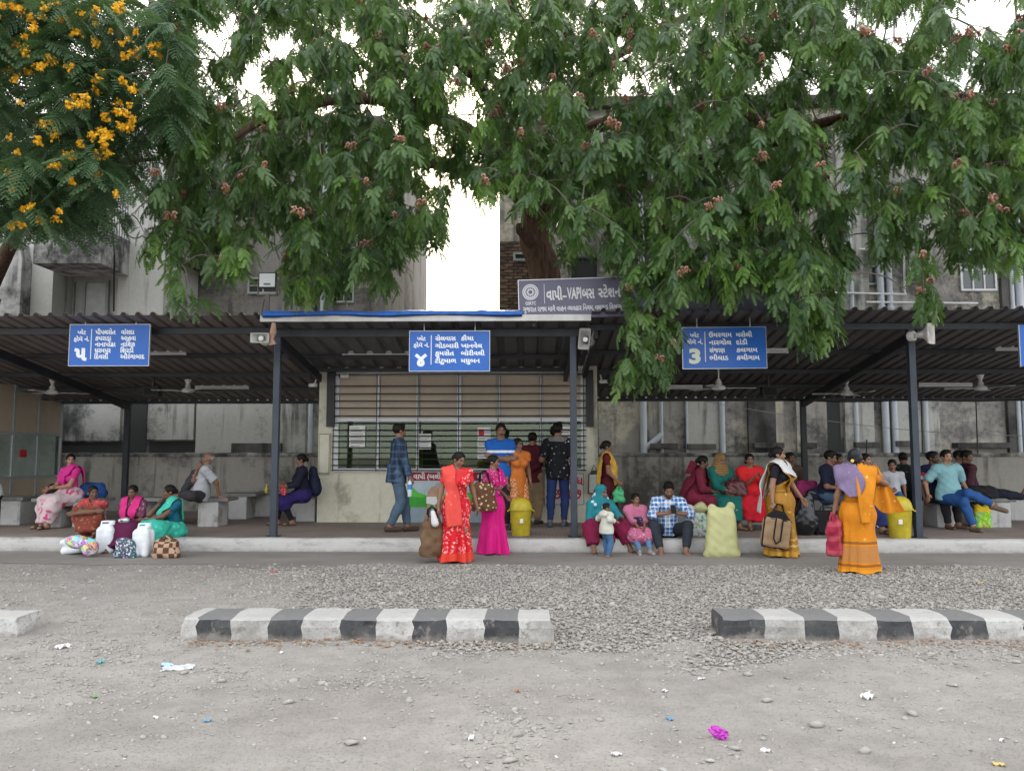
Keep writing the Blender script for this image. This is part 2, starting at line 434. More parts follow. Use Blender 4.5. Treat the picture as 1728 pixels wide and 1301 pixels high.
for (x0, x1, y0, y1, cc, rr, fm) in ((966, 1020, 436, 472, 1, 1, iron), (1097, 1122, 440, 466, 1, 1, frame_g), (1622, 1676, 422, 490, 3, 2, frame_w), (1462, 1492, 450, 480, 2, 1, frame_g), (1250, 1290, 470, 500, 2, 1, frame_w), (1500, 1536, 434, 446, 3, 1, frame_w), (1270, 1350, 300, 370, 3, 2, frame_w), (1590, 1670, 235, 300, 3, 2, frame_w), (1040, 1100, 260, 320, 2, 2, frame_g)):
    p = at(x0, y1, Y=YB); q = at(x1, y0, Y=YB); win(root, p.x, q.x, p.z, q.z, -.01, cc, rr, fm, dark_in if cc == 1 else None)
p = at(868, 440, Y=YB); q = at(888, 429, Y=YB); win(root, p.x, q.x, p.z, q.z, -.06, 1, 1, frame_g, dark_in, .06, 'vent')
for x, r, y1 in ((1083, .085, 300), (1155, .03, 480), (1214, .07, 420), (1437, .055, 190), (1486, .085, 190), (1501, .075, 380), (1553, .06, 540), (1720, .1, 190), (1708, .05, 420), (1113, .04, 520)):
    pipe(root, at(x, 600, Y=YB).x, -.14, .3, at(x, y1, Y=YB).z, r)
for a_, b_ in (((1086, 758), (1116, 733)), ((1086, 470), (1130, 420)), ((1486, 428), (1516, 402))):
    p, q = at(*a_, Y=YB), at(*b_, Y=YB)
    o = MB().tube([(p.x, -.14, p.z), (q.x, -.14, q.z)], .075, 10).build('branch_pipe', pvc, root, True)
for a_, b_ in (((1450, 421), (1570, 418)), ((1400, 494), (1530, 497)), ((1525, 420), (1527, 497)), ((1462, 510), (1650, 512))):
    p, q = at(*a_, Y=YB - .2), at(*b_, Y=YB - .2)
    MB().tube([(p.x, -.2, p.z), (q.x, -.2, q.z)], .025, 6).build('water_pipe', M('white_pipe', (.6, .6, .6), .5), root, True)
for (x0, x1, y) in ((1096, 1142, 757), (1158, 1206, 758), (1270, 1320, 756), (1355, 1375, 756), (1440, 1480, 755), (1508, 1545, 753), (1610, 1700, 756)):
    p = at(x0, y, Y=YB - .1); q = at(x1, y - 9, Y=YB - .1); MB().bx(p.x, q.x, -.28, -.002, p.z, q.z).build('ledge', con_rd, root, bevel=.01)

# centre-left building y = 21
YC = 21.0
root = empty('apartment_block', (0, YC, 0), label='grey concrete block with dark balconies left of the gap, half hidden by branches', cat='building')
xa = at(205, 600, Y=YC).x; xb = at(646, 600, Y=YC).x; topc = at(600, 215, Y=YC).z
MB().bx(xa, xb, 0, 9, 0, topc).build('wall', con_c, root)
MB().bx(xa, xb + .1, -.3, 9.1, topc + .002, topc + .2).build('parapet', con_rd, root)
def crb(x0, x1, y0, y1, d, m, name):
    a = at(x0, y1, Y=YC); b = at(x1, y0, Y=YC); return MB().bx(a.x, b.x, -d, -.002, a.z, b.z).build(name, m, root)
crb(527, 541, 200, 528, .15, con_rd, 'pier'); pipe(root, at(547, 500, Y=YC).x, -.12, .3, at(547, 200, Y=YC).z, .07)
def balcony(root, Yp, x0, x1, y0, y1, depth, m, rail=None, bars=0):
    """solid parapet balcony: front x0..x1, y0..y1 in photo pixels at the balcony front"""
    yf = Yp - depth
    a = at(x0, y1, Y=yf); b = at(x1, y0, Y=yf)
    o = MB().bx(a.x, b.x, -depth, -depth + .1, a.z, b.z).bx(a.x, a.x + .1, -depth + .1, 0, a.z, b.z).bx(b.x - .1, b.x, -depth + .1, 0, a.z, b.z).bx(a.x + .1, b.x - .1, -depth + .1, 0, a.z, a.z + .12).build('balcony', m, root, bevel=.012)
    if bars:
        h = bars; n = int((b.x - a.x) / .11)
        for i in range(n + 1):
            x = a.x + .03 + (b.x - a.x - .06) * i / n; g = MB().bx(x - .008, x + .008, -depth + .04, -depth + .056, b.z, b.z + h).build('bar', rail, o)
        for y in np.arange(-depth + .15, -.05, .12): MB().bx(b.x - .06, b.x - .045, y, y + .016, b.z, b.z + h).build('bar', rail, o)
        for zz in (b.z + .35, b.z + .75, b.z + h): MB().bx(a.x, b.x, -depth + .035, -depth + .06, zz, zz + .02).build('rail', rail, o)
    return o
balcony(root, YC, 262, 330, 378, 442, 1.2, con_st); balcony(root, YC, 268, 342, 232, 292, 1.2, con_st)
balcony(root, YC, 596, 652, 486, 560, 1.1, con_c); balcony(root, YC, 592, 650, 300, 372, 1.1, con_c)
for (x0, x1, y0, y1) in ((420, 470, 470, 495), (565, 598, 420, 510), (602, 636, 390, 450), (400, 460, 300, 370)):
    p = at(x0, y1, Y=YC); q = at(x1, y0, Y=YC); win(root, p.x, q.x, p.z, q.z, -.01, 2, 2, frame_g, dark_in)
amber = M('painted_window_glow', (.42, .27, .12), .8, .2)  # warm light of the lit window put into the colour
crb(566, 600, 428, 512, .012, amber, 'lit_window_panel'); 
for k in range(6): crb(572 + k * 5, 573.4 + k * 5, 430, 505, .06, M('dark_wood', (.06, .045, .03), .6), 'window_bar')

# left building y = 19
YL = 19.0
root = empty('white_house', (0, YL, 0), label='cream plastered house with a stained balcony, green shuttered window and door', cat='building')
xb = at(272, 600, Y=YL).x; topl = at(150, 205, Y=YL).z
xr0 = at(88, 500, Y=YL).x; xr1 = at(198, 500, Y=YL).x; zr = at(100, 447, Y=YL).z
MB().bx(-19, xr0, 0, 9, 0, topl).build('wall', con_l, root)
MB().bx(xr1, xb, 0, 9, 0, topl).build('wall', con_l, root)
MB().bx(xr0, xr1, .003, 9, zr, topl).build('wall', con_l, root)
MB().bx(xr0, xr1, .9, 9, 0, zr - .003).build('recess_wall', con_l, root)
p = at(98, 528, Y=YL + .9); q = at(127, 478, Y=YL + .9); win(root, p.x, q.x, p.z - .4, q.z, .88, 2, 3, frame_g)
p = at(146, 528, Y=YL + .9); q = at(182, 478, Y=YL + .9)
d = MB().bx(p.x, q.x, .84, .898, .5, q.z).build('door', M('pale_door', (.45, .46, .44), .6, .15), root)
MB().bx(p.x - .07, p.x - .002, .8, .897, .5, q.z + .07).bx(q.x + .002, q.x + .07, .8, .897, .5, q.z + .07).bx(p.x, q.x, .8, .897, q.z + .002, q.z + .07).build('door_frame', frame_g, d)
balcony(root, YL, 55, 172, 382, 445, 1.3, con_st, M('grey_grille', (.13, .135, .15), .5), 1.05)
p = at(0, 555, Y=YL - .4); MB().prism([(-19, 0), (at(52, 500, Y=YL).x, 0), (at(52, 500, Y=YL).x, at(52, 446, Y=YL).z), (-12.2, at(0, 415, Y=YL).z), (-19, at(0, 330, Y=YL).z)], .4, 'y', -.405).build('stair_wall', con_st, root)
p = at(112, 400, Y=YL); win(root, p.x, p.x + .9, p.z, p.z + 1.6, -.012, 2, 2, frame_g, dark_in)
# low outbuildings seen under the canopy, left
root = empty('store_shed', (0, 18.2, 0), label='low mould-blackened shed wall behind the wall on the left', cat='building')
a = at(75, 762, Y=18.2); b = at(540, 640, Y=18.2)
MB().bx(-15, b.x, 0, .5, 0, b.z).build('wall', con_st, root)
def srb(x0, x1, y0, y1, d, m, name):
    a = at(x0, y1, Y=18.2); b = at(x1, y0, Y=18.2); return MB().bx(a.x, b.x, -d, -.002, a.z, b.z).build(name, m, root)
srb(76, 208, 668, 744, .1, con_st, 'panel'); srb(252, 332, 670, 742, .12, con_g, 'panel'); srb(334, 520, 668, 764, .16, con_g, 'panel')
srb(213, 250, 664, 764, .02, plain('recess_shade', (.03,) * 3), 'doorway'); srb(76, 210, 746, 764, .015, plain('recess_shade', (.03,) * 3), 'gap')  # dark sheets on the wall, shade of the openings put into the colour
srb(252, 332, 744, 764, .015, plain('recess_shade', (.03,) * 3), 'gap')
pipe(root, at(528, 700, Y=18.2).x, -.2, .3, b.z, .05)
srb(398, 480, 748, 765, .3, con_rd, 'ledge')
# ------------------------------------------------------------------ canopies
steel = M('dark_steel', (.026, .03, .038), .5, .35, 4, 0, .1)
steel_b = M('slate_steel', (.035, .046, .066), .45, .3, 3, 0, .1)
def sheet_mat(name, col, col2):
    t = NT(name); v = t.mapped()
    c = t.mix(t.step(t.noise(t.mapped((1, .4, 1)), 1.4, 6, .6), .35, .7), col, dk(col, .7))
    c = t.mix(t.math('MULTIPLY', t.step(t.noise(v, 2.6, 5, .6), .62, .72), .7), c, col2)
    return t.fin(c, .55, 0, .4)
roof_br = sheet_mat('roof_sheet_brown', (.2, .175, .163), (.1, .06, .045))
roof_gr = sheet_mat('roof_sheet_grey', (.125, .123, .124), (.075, .062, .055))
SL = .144
def zroof(y, z0=3.38): return z0 - SL * (y - 11.6)
def sheet_mesh(wd, per, y0, y1, z0, rib=.045, flat=.6):
    n = round(wd / per); pr = []
    for i in range(n):
        a = i * per
        pr += [(a, 0), (a + per * flat, 0), (a + per * (flat + .1), rib), (a + per * .9, rib)]
    pr.append((n * per, 0))
    th = .004; V = []
    for y in (y0, y1):
        for x, z in pr: V.append((x, y, zroof(y, z0) + z))
    for y in (y0, y1):
        for x, z in pr: V.append((x, y, zroof(y, z0) + z + th))
    k = len(pr); F = []
    for i in range(k - 1):
        F.append((i, i + k, i + k + 1, i + 1)); F.append((2 * k + i, 2 * k + i + 1, 3 * k + i + 1, 3 * k + i))
        F.append((i, i + 1, 2 * k + i + 1, 2 * k + i)); F.append((k + i, 3 * k + i, 3 * k + i + 1, k + i + 1))
    me = bpy.data.meshes.new('roof_sheet'); me.from_pydata(V, [], F); return me
PURL = (11.9, 13.35, 14.67, 15.86, 17.1)
def canopy(label, x0, x1, y0, y1, z0, per, mat, posts, rposts, rafters, front_h=.1, purl=PURL):
    root = empty('platform_canopy', (x0, 11.6, 0), label=label, cat='canopy', group='corrugated canopies along the platform')
    off = Vector((-x0, -11.6, 0))
    n = max(1, round((x1 - x0) / 1.02)); wd = (x1 - x0) / n; per_ = wd / round(wd / per)
    me = sheet_mesh(wd, per_, y0, y1, z0); me.materials.append(mat)
    for i in range(n): link('roof_sheet', me, None, root, (i * wd, -11.6 + random.uniform(-.025, .025), random.uniform(0, .006)))
    for j, y in enumerate(purl):
        if y > y1: break
        h = front_h if j == 0 else .07
        zt = zroof(y, z0) - .006
        MB().bx(0, x1 - x0, y - 11.6 - .03, y - 11.6 + .03, zt - h, zt).build('purlin', steel, root)
    for x in posts:
        MB().bx(x - x0 - .048, x - x0 + .048, 11.87 - 11.6, 11.97 - 11.6, PZ, zroof(11.9, z0) - front_h - .008).build('post', steel_b, root, bevel=.006)
        MB().bx(x - x0 - .09, x - x0 + .09, .23, .41, PZ, PZ + .012).build('base_plate', steel, root)
    for x in rposts:
        MB().bx(x - x0 - .055, x - x0 + .055, 16.98 - 11.6, 17.08 - 11.6, PZ, zroof(17.05, z0) - .08).build('post', steel, root, bevel=.006)
    for x in rafters:
        a = Vector((x - x0, .3, zroof(11.9, z0) - .15)); b = Vector((x - x0, min(y1, 17.1) - 11.6, zroof(min(y1, 17.1), z0) - .15))
        MB().bar(a, b, .07, .14).build('rafter', steel, root)
    return root
PX1, PX2, PX3 = at(465, 760, Y=11.92).x, at(968, 760, Y=11.92).x, at(1544, 760, Y=11.92).x
RX1, RX3 = at(213, 760, Y=17.03).x, at(1357, 760, Y=17.03).x
XJ1 = PX1 - .08; XJ2 = PX2 + .22
canopy('brown corrugated canopy roof over the benches beside the glazed cabin', -13.5, XJ1 - .02, 11.3, 17.2, 3.36, .205, roof_br, [], [RX1], [RX1], .09)
canopy('corrugated canopy roof with a white front edge over the ticket window', XJ1, XJ2, 11.42, 14.38, 3.33, .33, roof_gr, [PX1, PX2], [], [PX1, PX2], .11, PURL[:2] + (14.2,))
canopy('dark grey corrugated canopy roof whose posts flank the seated crowd', XJ2 + .02, 13.5, 11.3, 17.2, 3.4, .21, roof_gr, [PX3], [RX3], [RX3, XJ2 + .12], .09)
# white fascia of the middle canopy
root = empty('roof_fascia', (XJ1, 11.4, zroof(11.42, 3.33)), label='thin white metal edge strip along the middle canopy roof', cat='fascia')
MB().bx(-.02, XJ2 - XJ1 + .01, -.03, .015, -.035, .055).build('strip', M('white_flashing', (.55, .55, .54), .5, .25, 3), root)
# blue tarpaulin lying along the middle roof edge
def rumple(x, y): return noise.noise(Vector((x * 2.2, y * 5, .3))) * .02 + noise.noise(Vector((x * 7, y * 9, 5))) * .012
V = []; xs = np.arange(XJ1 + .02, at(885, 530, Y=11.4).x, .05); k = 9
for x in xs:
    for j in range(k):
        u = j / (k - 1); y = 11.4 + u * 1.6 - .02
        z = zroof(y, 3.33) + .1 + rumple(x, u)
        if j == 0: y, z = 11.345, zroof(11.4, 3.33) + .035 + .012 * math.sin(x * 4) + rumple(x, 3) * .6
        elif j == 1: y, z = 11.335, zroof(11.4, 3.33) + .085 + rumple(x, 2)
        elif j == 2: y, z = 11.42, zroof(11.4, 3.33) + .125 + rumple(x * 1.2, 1)
        V.append((x, y + rumple(x * 1.3, 7) * .8, z))
m_ = len(V)
V2 = [(a, b, c - .006) for a, b, c in V]
F = []
for i in range(len(xs) - 1):
    for j in range(k - 1):
        q = (i * k + j, (i + 1) * k + j, (i + 1) * k + j + 1, i * k + j + 1); F.append(q); F.append(tuple(m_ + a for a in q[::-1]))
    F.append((i * k, i * k + m_, (i + 1) * k + m_, (i + 1) * k))
tarp = link('tarpaulin', npmesh('tarpaulin', V + V2, F, True), M('blue_tarp', (.03, .14, .52), .4, .25, 5, 0, .1))
tag(tarp, 'crumpled blue tarpaulin laid along the edge of the middle canopy roof', 'tarpaulin')
rag = M('faded_rag', (.42, .27, .2), .9, .3)
o = MB().tube([at(462, 545, Y=11.35), at(461, 560, Y=11.36), at(458, 572, Y=11.36), at(460, 582, Y=11.37)], [.03, .05, .035, .06], 7).build('cloth_rag', rag, None, True); tag(o, 'faded orange rag tied at the corner of the middle canopy', 'rag')

# ------------------------------------------------------------------ ticket office
YO = 14.4
def ox(px, py=700): return at(px, py, Y=YO).x
def oz(py, px=780): return at(px, py, Y=YO).z
off_pl = concrete('office_plaster', (.6, .585, .47), (.3, .28, .22), .25, 1.2, 1.3, rough=.85, bump=.2)
alum = M('white_aluminium', (.62, .64, .66), .35, .1, 3, 0, 0)
beige = M('beige_panel', (.46, .385, .3), .6, .12, 2, 0, 0)
x0, x1 = ox(538), ox(1008); wx0, wx1 = ox(566), ox(986); zs, zt = oz(796), oz(629); zm = oz(708)
office = empty('ticket_office', ((x0 + x1) / 2, YO, PZ), label='cream plastered ticket office with a barred sliding window across its front', cat='building')
ocx = (x0 + x1) / 2
def OB(a, b, y0, y1, c, d, name, mat, par=None, bev=0): return MB().bx(a - ocx, b - ocx, y0, y1, c - PZ, d - PZ).build(name, mat, par or office, bevel=bev)
ztop = zroof(14.6, 3.33) + .1
OB(x0, x1, 0, .18, PZ, zs, 'front_wall', off_pl)
OB(x0, wx0 - .002, .002, .18, zs, ztop, 'front_wall', off_pl); OB(wx1 + .002, x1, .002, .18, zs, ztop, 'front_wall', off_pl)
OB(wx0 - .002, wx1 + .002, .004, .18, zt, ztop, 'lintel', off_pl)
OB(x0, x0 + .15, .18, 2.8, PZ, ztop, 'side_wall', off_pl); OB(x1 - .15, x1, .18, 2.8, PZ, ztop, 'side_wall', off_pl)
olive = M('olive_room_paint', (.2, .28, .05), .8, .15)
OB(x0 + .15, x1 - .15, 2.4, 2.6, PZ, ztop, 'back_wall', olive); OB(x0 + .15, x1 - .15, .18, 2.6, ztop - .1, ztop, 'ceiling', M('room_ceiling', (.5, .5, .47), .9))
OB(x0 + .15, x1 - .15, .18, .7, zs - .25, zs - .2, 'counter', M('dark_counter', (.09, .08, .07), .5))
for (a, b, c, d, m) in ((606, 640, 720, 795, dark_in), (715, 745, 735, 790, dark_in), (905, 915, 712, 800, M('blue_pillar', (.02, .09, .35), .5))):
    p = at(a, d, Y=YO + 2.2); q = at(b, c, Y=YO + 2.2); OB(p.x, q.x, 2.1, 2.38, p.z, q.z, 'cupboard', m)
# window frame, panels and panes
fr = MB()
def fbar(a, b, c, d, y0=-.02, y1=.06): fr.bx(a - ocx, b - ocx, y0, y1, c - PZ, d - PZ)
fbar(wx0, wx1, zt - .05, zt); fbar(wx0, wx1, zs, zs + .06); fbar(wx0, wx1, zm - .03, zm + .03, -.018, .058)
vx = [wx0 + .03, ox(638), ox(705), ox(775), ox(841), ox(913), wx1 - .03]
for i, v_ in enumerate(vx):
    w_ = .035 if i in (0, 3, 6) else .022
    fbar(v_ - w_, v_ + w_, zs + .06, zm - .03, -.016, .056); fbar(v_ - w_, v_ + w_, zm + .03, zt - .05, -.016, .056)
fr.build('window_frame', alum, office)
gl = NT('window_glass'); gl.b.inputs['Transmission Weight'].default_value = 0
mixs = gl.n('MixShader'); tr = gl.n('BsdfTransparent'); gs = gl.n('BsdfGlossy', Roughness=.03); tr.inputs[0].default_value = (.72, .82, .58, 1); gs.inputs[0].default_value = (.8, .85, .85, 1)
mixs.inputs[0].default_value = .05; gl.l(tr.outputs[0], mixs.inputs[1]); gl.l(gs.outputs[0], mixs.inputs[2]); gl.l(mixs.outputs[0], gl.out.inputs[0]); glass = gl.m; glass_cab = glass.copy(); glass_cab.node_tree.nodes['Transparent BSDF'].inputs[0].default_value = (.72, .76, .74, 1)
for i in range(6):
    a, b = vx[i] + .03, vx[i + 1] - .03
    OB(a, b, .025, .04, zm + .031, zt - .051, 'blind_panel', beige)
    if i in (0, 2, 4): pass
    y_ = .01 if i % 2 else .03
    OB(a, b, y_, y_ + .006, zs + .061, zm - .031, 'pane', glass)
paper = M('white_paper', (.72, .72, .7), .8, .08)
for (a, b, c, d, y_) in ((590, 617, 718, 756, .0), (708, 728, 732, 758, .0), (806, 828, 721, 775, .0), (944, 968, 720, 745, .0), (944, 966, 750, 785, .0)):
    o = OB(ox(a), ox(b), -.008, -.004, oz(d), oz(c), 'notice_paper', paper)
    mb = MB(); w_ = ox(b) - ox(a)
    for r_ in range(int((d - c) / 5)):
        zz = oz(c + 5 + r_ * 5); ln = w_ * random.uniform(.5, .85); mb.bx(ox(a) + .1 * w_ - ocx, ox(a) + .1 * w_ + ln - ocx, -.0095, -.0085, zz - PZ, zz + .012 - PZ)
    mb.build('print', plain('grey_ink', (.25, .25, .25), .8), o)
o = OB(ox(808), ox(817), -.012, -.01, oz(735), oz(724), 'notice_stamp', plain('red_ink', (.5, .03, .03), .7))
# grille
grille = empty('window_grille', (ocx, YO, PZ), label='black iron bar grille across the ticket office window', cat='grille')
for py in (633, 652, 665, 677, 689, 702, 714, 726, 736, 745, 755, 765, 775, 785, 793):
    z = oz(py) - PZ; MB().tube([(ox(564) - ocx, -.12, z), ((ox(564) + ox(986)) / 2 - ocx, -.12 , z + random.uniform(-.01, .006)), (ox(988) - ocx, -.12, z)], .011, 6).build('grille_bar', iron, grille)
for px in (566, 638, 707, 775, 841, 913, 984):
    MB().bx(ox(px) - ocx - .008, ox(px) - ocx + .008, -.142, -.132, oz(795) - PZ, oz(632) - PZ).build('grille_upright', iron, grille)
for px in (566, 984):
    for py in (633, 785): MB().bx(ox(px) - ocx - .012, ox(px) - ocx + .012, -.131, .0, oz(py) - PZ - .012, oz(py) - PZ + .012).build('bracket', iron, grille)
# black side channels, cabinet, sill damage
for a, b in ((553, 565), (989, 1001)): OB(ox(a), ox(b), -.1, -.001, oz(720), oz(626), 'shutter_channel', iron)
o = OB(ox(540), ox(559), -.05, -.001, oz(800), oz(731), 'meter_cabinet', off_pl, bev=.006)
MB().bx(ox(541) - ocx, ox(558) - ocx, -.053, -.0505, oz(799) - PZ, oz(732) - PZ).build('cabinet_rim', iron, o); MB().bx(ox(541.6) - ocx, ox(557.4) - ocx, -.056, -.0532, oz(798) - PZ, oz(733) - PZ).build('cabinet_door', off_pl, o)
# painted wall panel
maroon = M('maroon_paint', (.28, .025, .045), .7, .15)
red_p = plain('red_lettering', (.5, .02, .04), .7); white_p = plain('white_lettering', (.8, .8, .8), .6)
mur = empty('wall_mural', (ox(689), YO - .002, PZ), label='painted panel of green fields under a maroon lettered band below the window', cat='mural')
mx = ox(689); mw = ox(862) - mx
def mz(py): return oz(py) - PZ
def MP(x0, x1, z0, z1, y, name, mat): return MB().bx(x0, x1, y - .003, y, z0, z1).build(name, mat, mur)
MP(0, mw, mz(811), mz(797), -.001, 'band', maroon)
MP(0, mw, mz(856), mz(811.5), -.001, 'sky_paint', M('pale_sky_paint', (.45, .55, .6), .8, .15, 3)); MP(0, mw, mz(881), mz(856.5), -.001, 'road_paint', M('blue_grey_paint', (.27, .34, .4), .8, .15, 3))
def flat(pts, y, name, mat): return MB().prism([(ox(a) - mx, mz(b)) for a, b in pts], .002, 'y', y).build(name, mat, mur)
flat([(690, 856), (690, 838), (720, 836), (760, 839), (800, 836), (861, 838), (861, 856)], -.007, 'field_paint', M('field_green', (.06, .36, .05), .8, .2, 5))
flat([(690, 837), (690, 826), (697, 822), (706, 830), (722, 836), (715, 840)], -.0095, 'hill_paint', M('hill_green', (.1, .5, .07), .8, .2, 5))
flat([(722, 836), (740, 833), (770, 834), (800, 830), (830, 834), (800, 842)], -.0097, 'hill_paint', M('hill_green', (.1, .5, .07), .8))
skp = M('painted_skin', (.5, .33, .22), .8)
flat([(722, 838), (724, 828), (729, 822), (736, 819), (744, 821), (745, 828), (741, 834), (738, 842), (726, 846)], -.0125, 'painted_figure', skp)
flat([(735, 820), (738, 815), (743, 815), (746, 819), (744, 824), (739, 825)], -.0128, 'painted_figure', M('painted_hair', (.4, .38, .36), .8))
flat([(721, 838), (738, 838), (740, 848), (734, 852), (721, 849)], -.0135, 'painted_cloth', white_p)
flat([(723, 850), (728, 851), (726, 866), (721, 872), (719, 870)], -.0125, 'painted_figure', skp); flat([(733, 851), (737, 851), (735, 863), (731, 868)], -.0125, 'painted_figure', skp)
flat([(741, 826), (745, 826), (752, 842), (749, 845)], -.0129, 'painted_figure', skp)
flat([(740, 849), (750, 846), (760, 850), (758, 862), (748, 866), (741, 860)], -.0126, 'painted_basket', M('painted_brown', (.2, .1, .09), .8))
link('lettering', text_mesh('વાપી (બલીઠા)', .13, ox(757) - ox(699), 'L', .02), white_p, mur, (ox(699) - mx, -.005, mz(808)))
link('lettering', text_mesh('બસ સ્ટેશન', .13, ox(855) - ox(806), 'L', .02), white_p, mur, (ox(806) - mx, -.005, mz(808)))
link('lettering', text_mesh('સ્વચ્છ', .07, ox(764) - ox(746), 'L', .02), plain('navy_lettering', (.02, .03, .12), .7), mur, (ox(746) - mx, -.006, mz(820)))
# enquiry board
bd = empty('enquiry_board', (ox(918), YO - .002, PZ), label='white painted board with red enquiry lettering below the window', cat='sign')
MB().bx(0, ox(984) - ox(918), -.004, -.001, mz(851), mz(799)).build('panel', M('board_white', (.6, .6, .57), .7, .12), bd)
for a, b, c, d in ((918, 984, 850.6, 851.4), (918, 984, 798.6, 799.4), (917.6, 918.4, 799, 851), (983.6, 984.4, 799, 851)):
    MB().bx(ox(a) - ox(918), ox(b) - ox(918), -.007, -.0042, mz(d), mz(c)).build('rim', iron, bd)
link('lettering', text_mesh('પૂછ-તાછ', .26, ox(980) - ox(923), 'L', .03), red_p, bd, (ox(923) - ox(918), -.006, mz(841)))
link('lettering', text_mesh('બંધ', .2, None, 'L', .03), red_p, bd, (ox(958) - ox(918), -.006, mz(818)))

# ------------------------------------------------------------------ glazed cabin at the far left
cab = empty('glazed_cabin', (-10.05, 15.2, PZ), label='aluminium framed cabin with glass upper panes and beige lower panels', cat='cabin')
yy = [-1.6, -.55, .3, 1.1, 1.9]; zz = [0, .75, 1.62, zroof(16, 3.36) - PZ - .02]
f = MB()
for y in yy: f.bx(-.05, 0, y - .03, y + .03, 0, zroof(15.2 + y, 3.36) - PZ - .03)
for z in zz[:3]: 
    for i in range(4): f.bx(-.048, -.002, yy[i] + .03, yy[i + 1] - .03, max(0, z - .03), z + .03)
f.build('frame', M('grey_aluminium', (.33, .35, .36), .4, .12), cab)
for i in range(4):
    MB().bx(-.03, -.02, yy[i] + .03, yy[i + 1] - .03, .03, zz[1] - .03).build('panel', beige, cab)
    MB().bx(-.03, -.022, yy[i] + .03, yy[i + 1] - .03, zz[1] + .03, zz[2] - .03).build('pane', glass_cab, cab)
    MB().bx(-.03, -.02, yy[i] + .03, yy[i + 1] - .03, zz[2] + .03, zroof(15.2 + yy[i + 1], 3.36) - PZ - .04).build('panel', beige, cab)
MB().bx(-2.6, -2.5, -1.6, 1.9, 0, 2.4).bx(-2.5, -.06, 1.8, 1.9, 0, 2.3).build('inner_wall', M('cabin_wall', (.4, .42, .4), .8), cab)
MB().bx(-.04, -.012, .55, .75, 1.15, 1.3).build('notice', red_p, cab)

# ------------------------------------------------------------------ platform signs
blue_s = M('sign_blue', (.012, .12, .5), .35, .08, 2, 0, 0); silver = M('aluminium_edge', (.5, .52, .55), .35, .1, 3, .6, 0)
letter = plain('sign_white', (.82, .86, .9), .5)
def plat_sign(px0, px1, py0, py1, Y, digit, gu, colA, colB, label, dm=None, tilt=0, rows=None):
    a = at(px0, py1, Y=Y); b = at(px1, py0, Y=Y); W_, H_ = b.x - a.x, b.z - a.z
    r = empty('platform_sign', (a.x, Y, a.z), label=label, cat='sign', group='blue platform signs hung under the canopies'); r.rotation_euler = (0, tilt, 0)
    MB().bx(0, W_, 0, .03, 0, H_).build('panel', blue_s, r)
    e = .008
    for q in ((-e, W_ + e, H_ + .001, H_ + e), (-e, W_ + e, -e, -.001), (-e, -.001, -.001, H_ + .001), (W_ + .001, W_ + e, -.001, H_ + .001)):
        MB().bx(q[0], q[1], -.006, .034, q[2], q[3]).build('edge', silver, r)
    sx = W_ / 137; sz = H_ / 69
    MB().bx(36.3 * sx, 37.6 * sx, -.003, 0, 11 * sz, 62 * sz).build('divider', letter, r)
    def tx(s, x, z, size, wd=None, al='L', bold=.03, m=letter): link('lettering', text_mesh(s, size, wd, al, bold), m, r, (x * sx, 0, z * sz))
    tx('પ્લેટ', 20, 53, 9.5 * sz, 15 * sx, 'C'); tx('ફોર્મ નં.', 20, 41.5, 9.5 * sz, 27 * sx, 'C')
    tx(digit, 19.5, 9.5, (31 if gu else 33) * sz, 22 * sx if gu else 19 * sx, 'C', .05, dm or letter)
    n = len(colA); st = 52 / n
    for i, (s, w_) in enumerate(colA): tx(s, 43.5, 53 - i * st * (1 if n == 5 else 1.0), 10.8 * sz, w_ * sx, 'L', .035)
    for i, (s, w_) in enumerate(colB): tx(s, 88, 53 - i * st, 10.8 * sz, w_ * sx, 'L', .035)
    for fx in (.18, .82): MB().tube([(W_ * fx, .012, H_ + .008), (W_ * fx, .012, H_ + .14)], .007, 6).build('hanger', silver, r)
    return r
YS = 11.62
plat_sign(116, 253, 548, 617, YS, '૫', 1, [('પીપલસેત', 35), ('કપરાડા', 28), ('નાનાપોંઢા', 36), ('ધરમપુર', 28), ('દિવસી', 24)], [('વાંસદા', 23), ('આહવા', 26), ('નાશિક', 25), ('શિરડી', 23), ('ઔરંગાબાદ', 42)], 'blue platform sign with white digit five and two columns of five towns')
plat_sign(691, 826, 559, 626, YS, '૪', 1, [('સેલવાસ', 36), ('ગોડબારી', 41), ('કુમસેત', 33), ('ટીટુમાળ', 37)], [('કૌચા', 22), ('ખાનવેલ', 37), ('બોરીવલી', 41), ('મધુબન', 33)], 'blue platform sign with a looped white digit four above the ticket window')
plat_sign(1153, 1292, 553, 622, YS, '3', 0, [('ઉમરગામ', 38), ('નારગોલ', 37), ('સંજાણ', 26), ('ભીલાડ', 31)], [('મરોલી', 27), ('દાંડી', 19), ('કલગામ', 35), ('કચીગામ', 38)], 'blue platform sign with a pale yellow digit 3 partly behind hanging leaves', plain('sign_yellow', (.72, .8, .62), .5), R(-.4))
a = at(1723, 618, Y=YS); b = at(1860, 548, Y=YS)
r = empty('platform_sign', (a.x, YS, a.z), label='blue platform sign of which only the left edge shows', cat='sign', group='blue platform signs hung under the canopies')
MB().bx(0, b.x - a.x, 0, .03, 0, b.z - a.z).build('panel', blue_s, r)
MB().bx(-.008, -.001, -.006, .034, -.008, b.z - a.z).build('edge', silver, r)
for fx in (.2, .8): MB().tube([((b.x - a.x) * fx, .012, b.z - a.z), ((b.x - a.x) * fx, .012, b.z - a.z + .14)], .007, 6).build('hanger', silver, r)

